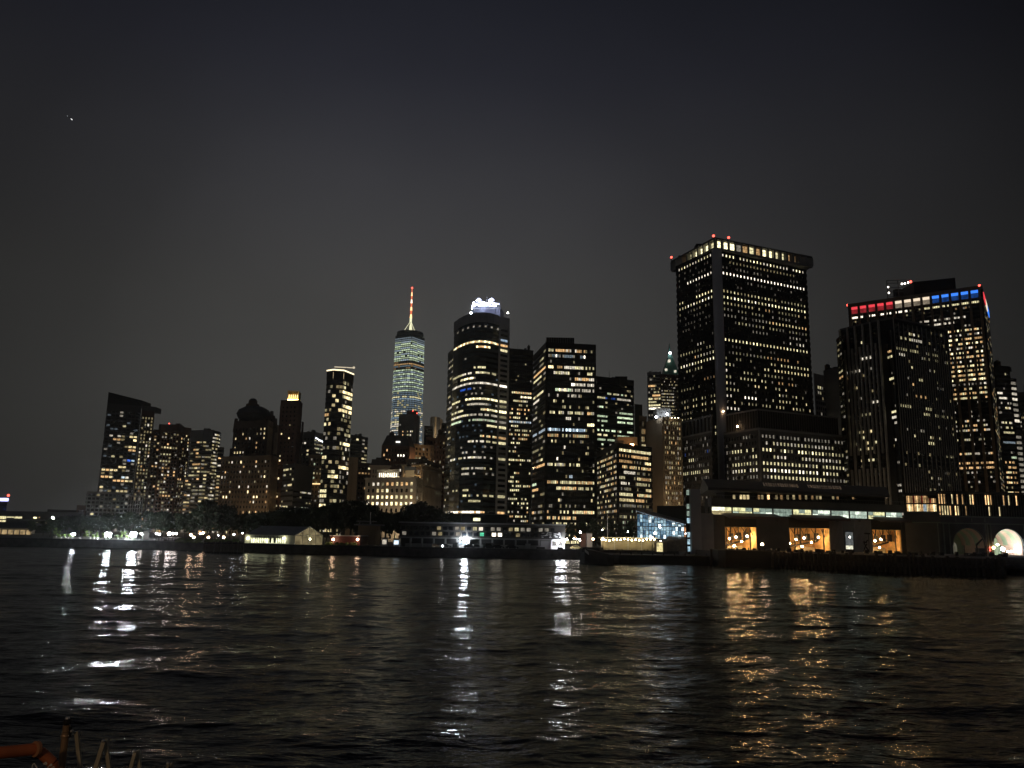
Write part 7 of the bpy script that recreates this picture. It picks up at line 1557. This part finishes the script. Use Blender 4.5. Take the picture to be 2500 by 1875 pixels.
# ---- dark finger pier and moored barges in front of the terminals
m = MB(); LP_ = [at(1925, 1380, 234), at(2130, 1393, 221), at(2453, 1403, 200)]
pts = [Vector((at(1740, 1360, 248).x, 250)), Vector((at(1925, 1380, 238).x, 238)), Vector((at(2130, 1390, 222).x, 222)), Vector((at(2452, 1400, 205).x, 205)), Vector((at(2490, 1400, 214).x, 226)), Vector((330, 240)), Vector((330, 262.5)), Vector((60, 262.5))]
zp = 5.1
m = MB(); m.prism(pts, 2.6, zp - .7, WOOD); o = m.build('pier_deck'); e = thing('timber_pier', (pts[0].x, pts[0].y, -2), 'long black timber pier running along the water before the terminals on the right', 'pier'); PL[o.name] = Vector((0, 0, 0))
o.parent = e; o.matrix_parent_inverse = Matrix.Translation(-Vector((pts[0].x, pts[0].y, -2)))
m = MB(); 
for A, B in zip(pts[:4], pts[1:5]):
    n_ = int((B - A).length / 1.1)
    for i in range(n_):
        q = A.lerp(B, i / n_); m.box(q.x - .32, q.y - .45, -2, q.x + .32, q.y + .15, zp - .7 + tr_.choice((0, 0, .3, .5, .8)), WOOD)
m.build('fender_pile_row', e)
m = MB(); r_ = random.Random(3)
for i in range(70):
    px = r_.uniform(1800, 2470); p = at(px, 1350, 256 - (px - 1800) / 670 * 26); w_ = r_.uniform(.1, .7); m.box(p.x - w_, p.y, zp - .8, p.x + w_, p.y + .8, zp + r_.uniform(-.4, .5), BLACKMETAL)
m.build('deck_clutter', e)
def barge(px0, px1, Y, pyt, label, name='moored_barge', skew=0):
    a_, c_ = at(px0, 1370, Y), at(px1, 1370, Y + skew); zt_ = at((px0 + px1) / 2, pyt, Y).z; e = thing(name, (a_.x, Y, -.5), label, 'barge')
    m = MB(); hull = [Vector((a_.x, Y + 3)), Vector((a_.x + 1.5, Y)), Vector((c_.x - 3, c_.y)), Vector((c_.x, c_.y + 4)), Vector((c_.x, c_.y + 10)), Vector((a_.x, Y + 11))]
    m.prism([h + (Vector((0, .6)) if i in (1, 2) else Vector((0, 0))) for i, h in enumerate(hull)], -.6, zt_ - .5, BLACKMETAL, top=hull); m.build('hull', e)
    m = MB(); m.prism(hull, zt_ - .5, zt_ - .2, WOOD); m.build('rub_rail', e); m = MB()
    for i in range(9): x = a_.x + 2 + (c_.x - a_.x - 5) * i / 8; m.cone((x, Y + 1.2), .18, zt_ - .2, .18, zt_ + .5, BLACKMETAL, 6)
    m.build('bollard_row', e); return e, a_, c_, zt_
barge(1500, 1752, 252, 1354, 'low black barge moored left of and below the terminal end wall')
barge(1760, 1910, 240, 1342, 'tall black flat-sided barge moored before the left lit slip')
# the dark workboat with pale lettering
e = thing('workboat', at(1450, 1370, 246), 'small black workboat with a pale lettered board, floating off the quay', 'boat')
a_, c_ = at(1416, 1368, 252), at(1500, 1378, 240); m = MB(); zt_ = at(1480, 1352, 242).z
h = [Vector((a_.x, 254)), Vector((a_.x + 1, 248)), Vector((c_.x - 2, 239)), Vector((c_.x, 241)), Vector((c_.x - .5, 247)), Vector((a_.x + 4, 257))]
m.prism(h, -.6, [zt_ + 1.2, zt_ + 1.2, zt_, zt_ - .3, zt_, zt_ + 1.2], BLACKMETAL, top=[v + Vector((0, -.3)) for v in h]); m.build('hull', e)
m = MB(); q = at(1432, 1336, 250); m.prism([Vector((a_.x + .5, 249.5)), Vector((a_.x + 5.5, 247)), Vector((a_.x + 7, 251)), Vector((a_.x + 2, 253.5))], zt_, q.z, BLACKMETAL); m.build('wheelhouse', e)
m = MB(); 
for i in range(3): m.tube(at(1418, 1336 + i * 6, 249), at(1478, 1350 + i * 5, 243), .12, DGREY)
for i in range(7): p = at(1420 + i * 9, 1337 + i * 2.2, 249 - i); m.tube(p, (p.x, p.y, p.z - 2.2), .07, DGREY)
m.build('rail', e)
m = MB(); bx, by = at(1428, 1341, 247.2), at(1440, 1350, 245.8); d_ = by - bx
for i in range(6): 
    s_ = bx + d_ * (i / 6); m.add([s_, s_ + d_ * .12, s_ + d_ * .12 + Vector((0, 0, -.8)), s_ + Vector((0, 0, -.8)), s_ + Vector((0, .05, 0)), s_ + d_ * .12 + Vector((0, .05, 0)), s_ + d_ * .12 + Vector((0, .05, -.8)), s_ + Vector((0, .05, -.8))], [(3, 2, 1, 0), (4, 5, 6, 7), (0, 1, 5, 4), (2, 3, 7, 6)], WHITEPAINT)
m.build('lettering', e)

# ================================================================== FERRY RAIL IN THE FOREGROUND
RUST = surf('rusty_orange_paint', (.30, .085, .03), .6, .35, 6, bump=.2); BRASS = surf('brown_painted_steel', (.26, .17, .10), .4, .25, 8, metal=.3); SLAT = surf('worn_pale_slat', (.36, .33, .25), .6, .3, 9)
def A3(px, py, Y=3.4): return at(px, py, Y)
dk = MB(); dk.box(-6, -3, 6.95, 6, 3.55, 7.15, DGREY); tag(dk.build('ferry_deck'), kind='structure')
e = thing('gate_post', A3(163, 1790), 'brown round steel post with a dark cap at the bottom left of the view', 'post')
top = A3(165, 1752); base = A3(150, 1900); rpx = 3.4 / FPX * 8.0
pt = MB(); ctr = lambda py: A3(165 - (py - 1752) * .125, py)
pt.tube(ctr(1800), Vector((ctr(1900).x - .01, 3.4, 7.15)), rpx * .95, BRASS, n=16); pt.build('post_tube', e)
m = MB(); m.tube(ctr(1770), ctr(1786), rpx * .95, BRASS, n=16); m.tube(ctr(1787), ctr(1804), rpx * 1.05, BRASS, rpx * .95, n=16); m.ball(ctr(1796), rpx * 1.15, BRASS, 16, 8, .8); m.build('collar', e)
m = MB(); m.ball(ctr(1762), rpx * 1.15, BLACKMETAL, 16, 8, .9); m.tube(ctr(1756), ctr(1751), rpx * .75, STEEL, rpx * .5, n=14); m.build('cap', e)
m = MB(); m.tube(ctr(1774) + Vector((rpx * 1.2, 0, 0)), ctr(1800) + Vector((rpx * 1.3, 0, 0)), .006, BLACKMETAL); m.ball(A3(175, 1785), .007, STEEL); m.ball(A3(169, 1796), .006, STEEL); m.build('hinge', e)
e = thing('folding_gate', A3(250, 1860), 'folding lattice gate of worn pale slats joined by small bolts, right of the brown post', 'gate')
def slat(a_, c_, Y=3.4, w_=5.2):
    p, q = A3(*a_, Y), A3(*c_, Y); q = q + (q - p) * .8
    if q.z < 7.15: q = p.lerp(q, (p.z - 7.15) / (p.z - q.z))
    d_ = (q - p); pr_ = Vector((0, 1, 0)).cross(d_).normalized() * (Y / FPX * w_); m = MB(); m.obox(p - pr_, pr_ * 2, Vector((0, .012, 0)), d_, SLAT); m.build('slat', e)
slat((185, 1786), (194, 1876), 3.42, 4.0); slat((253, 1808), (232, 1876), 3.40, 4.4); slat((256, 1806), (265, 1876), 3.43, 4.0)
slat((330, 1834), (318, 1876), 3.40, 3.6); slat((334, 1832), (340, 1876), 3.43, 3.4); slat((417, 1863), (420, 1880), 3.43, 2.0); slat((411, 1867), (405, 1880), 3.40, 2.0)
for px, py in ((252, 1809), (328, 1834), (410, 1864)): m = MB(); m.ball(A3(px, py, 3.38), .0065, STEEL, 10, 6); m.build('bolt', e)
e = thing('orange_pipe_rail', A3(40, 1840), 'rusty orange pipe rail with a flange and a bend, in the bottom left corner', 'rail')
m = MB(); m.tube(A3(-120, 1850, 3.0), A3(86, 1829, 3.2), 3.2 / FPX * 13, RUST, n=20); m.build('rail_tube', e)
m = MB(); m.tube(A3(85, 1829, 3.19), A3(92, 1828, 3.2), 3.2 / FPX * 17, surf('rust_flange', (.30, .14, .07), .6, .3, 8), n=20); m.build('flange', e)
m = MB(); m.tube(A3(97, 1834, 3.22), A3(128, 1862, 3.24), 3.2 / FPX * 12, RUST, n=16); m.tube(A3(128, 1862, 3.24), A3(140, 1905, 3.26), 3.2 / FPX * 12, RUST, n=16); m.build('rail_bend', e)
e = thing('rope_netting', A3(105, 1870, 3.0), 'scrap of frayed white rope netting hanging beside the orange pipe rail', 'netting'); m = MB(); r_ = random.Random(6)
pts_ = [(r_.uniform(78, 136), r_.uniform(1858, 1885)) for _ in range(26)]
for i, p in enumerate(pts_):
    near = sorted(pts_, key=lambda q: math.dist(p, q))[1:3]
    for q in near: m.tube(A3(*p, 3.0), A3(*q, 3.0), .0016, surf('frayed_rope', (.55, .55, .52), .8, .2, 20), n=5)
m.build('rope_strands', e)
dl = thing('deck_lamp', (-2.2, -.6, 9.9), 'warm ceiling lamp on the ferry deck beside the camera', 'lamp'); m = MB(); m.ball((-2.2, -.6, 9.9), .09, emit('deck_bulb', (1, .62, .3), 5), 10, 6); m.build('lamp_globe', dl)
ld = bpy.data.lights.new('deck_light', 'POINT'); ld.energy = 55; ld.color = (1, .66, .36); ld.shadow_soft_size = .09; lo = bpy.data.objects.new('deck_light', ld); COL.objects.link(lo); lo.parent = dl; lo.location = (.12, .12, -.12)

# ---- small aircraft high at left
q = at(172, 289, 4200); e = thing('aircraft', q, 'tiny aircraft with white lights high in the dark sky at upper left', 'aircraft')
d_ = (at(177, 296, 4200) - at(158, 281, 4200)).normalized(); AL = surf('aircraft_skin', (.5, .5, .52), .4)
m = MB(); m.tube(q - d_ * 16, q + d_ * 16, 1.9, AL, 1.2, n=10); m.build('fuselage', e); m = MB(); sd = d_.cross(Vector((0, 0, 1))).normalized(); m.obox(q - sd * 16 - d_ * 2, sd * 32, d_ * 4, (0, 0, .5), AL); m.build('wing', e)
m = MB(); m.obox(q - d_ * 15, d_ * 3, sd * .3, (0, 0, 5), AL); m.build('tail_fin', e)
m = MB(); m.ball(q + d_ * 12, 2.6, emit('landing_light', (1, 1, 1), 2.2), 8, 5); m.ball(q + d_ * 5, 2.0, emit('landing_light', (1, 1, 1), 2.2), 8, 5); m.ball(q - d_ * 24, 2.4, emit('tail_light', (.8, .85, .9), .35), 8, 5); m.build('navigation_light', e)

# ================================================================== HAZE
hz = MB(); hz.box(-1500, -60, -3.6, 1500, 2300, 620, None); hz.mats = []; hz.m = []
hm, n, l = newmat('harbour_haze'); n.remove(n['Principled BSDF']); pv = n.new('ShaderNodeVolumePrincipled')  # thin haze added for a soft glow round bright lamps
pv.inputs['Color'].default_value = (.85, .87, .9, 1); pv.inputs['Density'].default_value = .00010; pv.inputs['Anisotropy'].default_value = .9
l.new(pv.outputs[0], n['Material Output'].inputs['Volume'])
o = hz.build('haze'); o.data.materials.append(hm); tag(o, kind='stuff')
sc.cycles.volume_bounces = 0
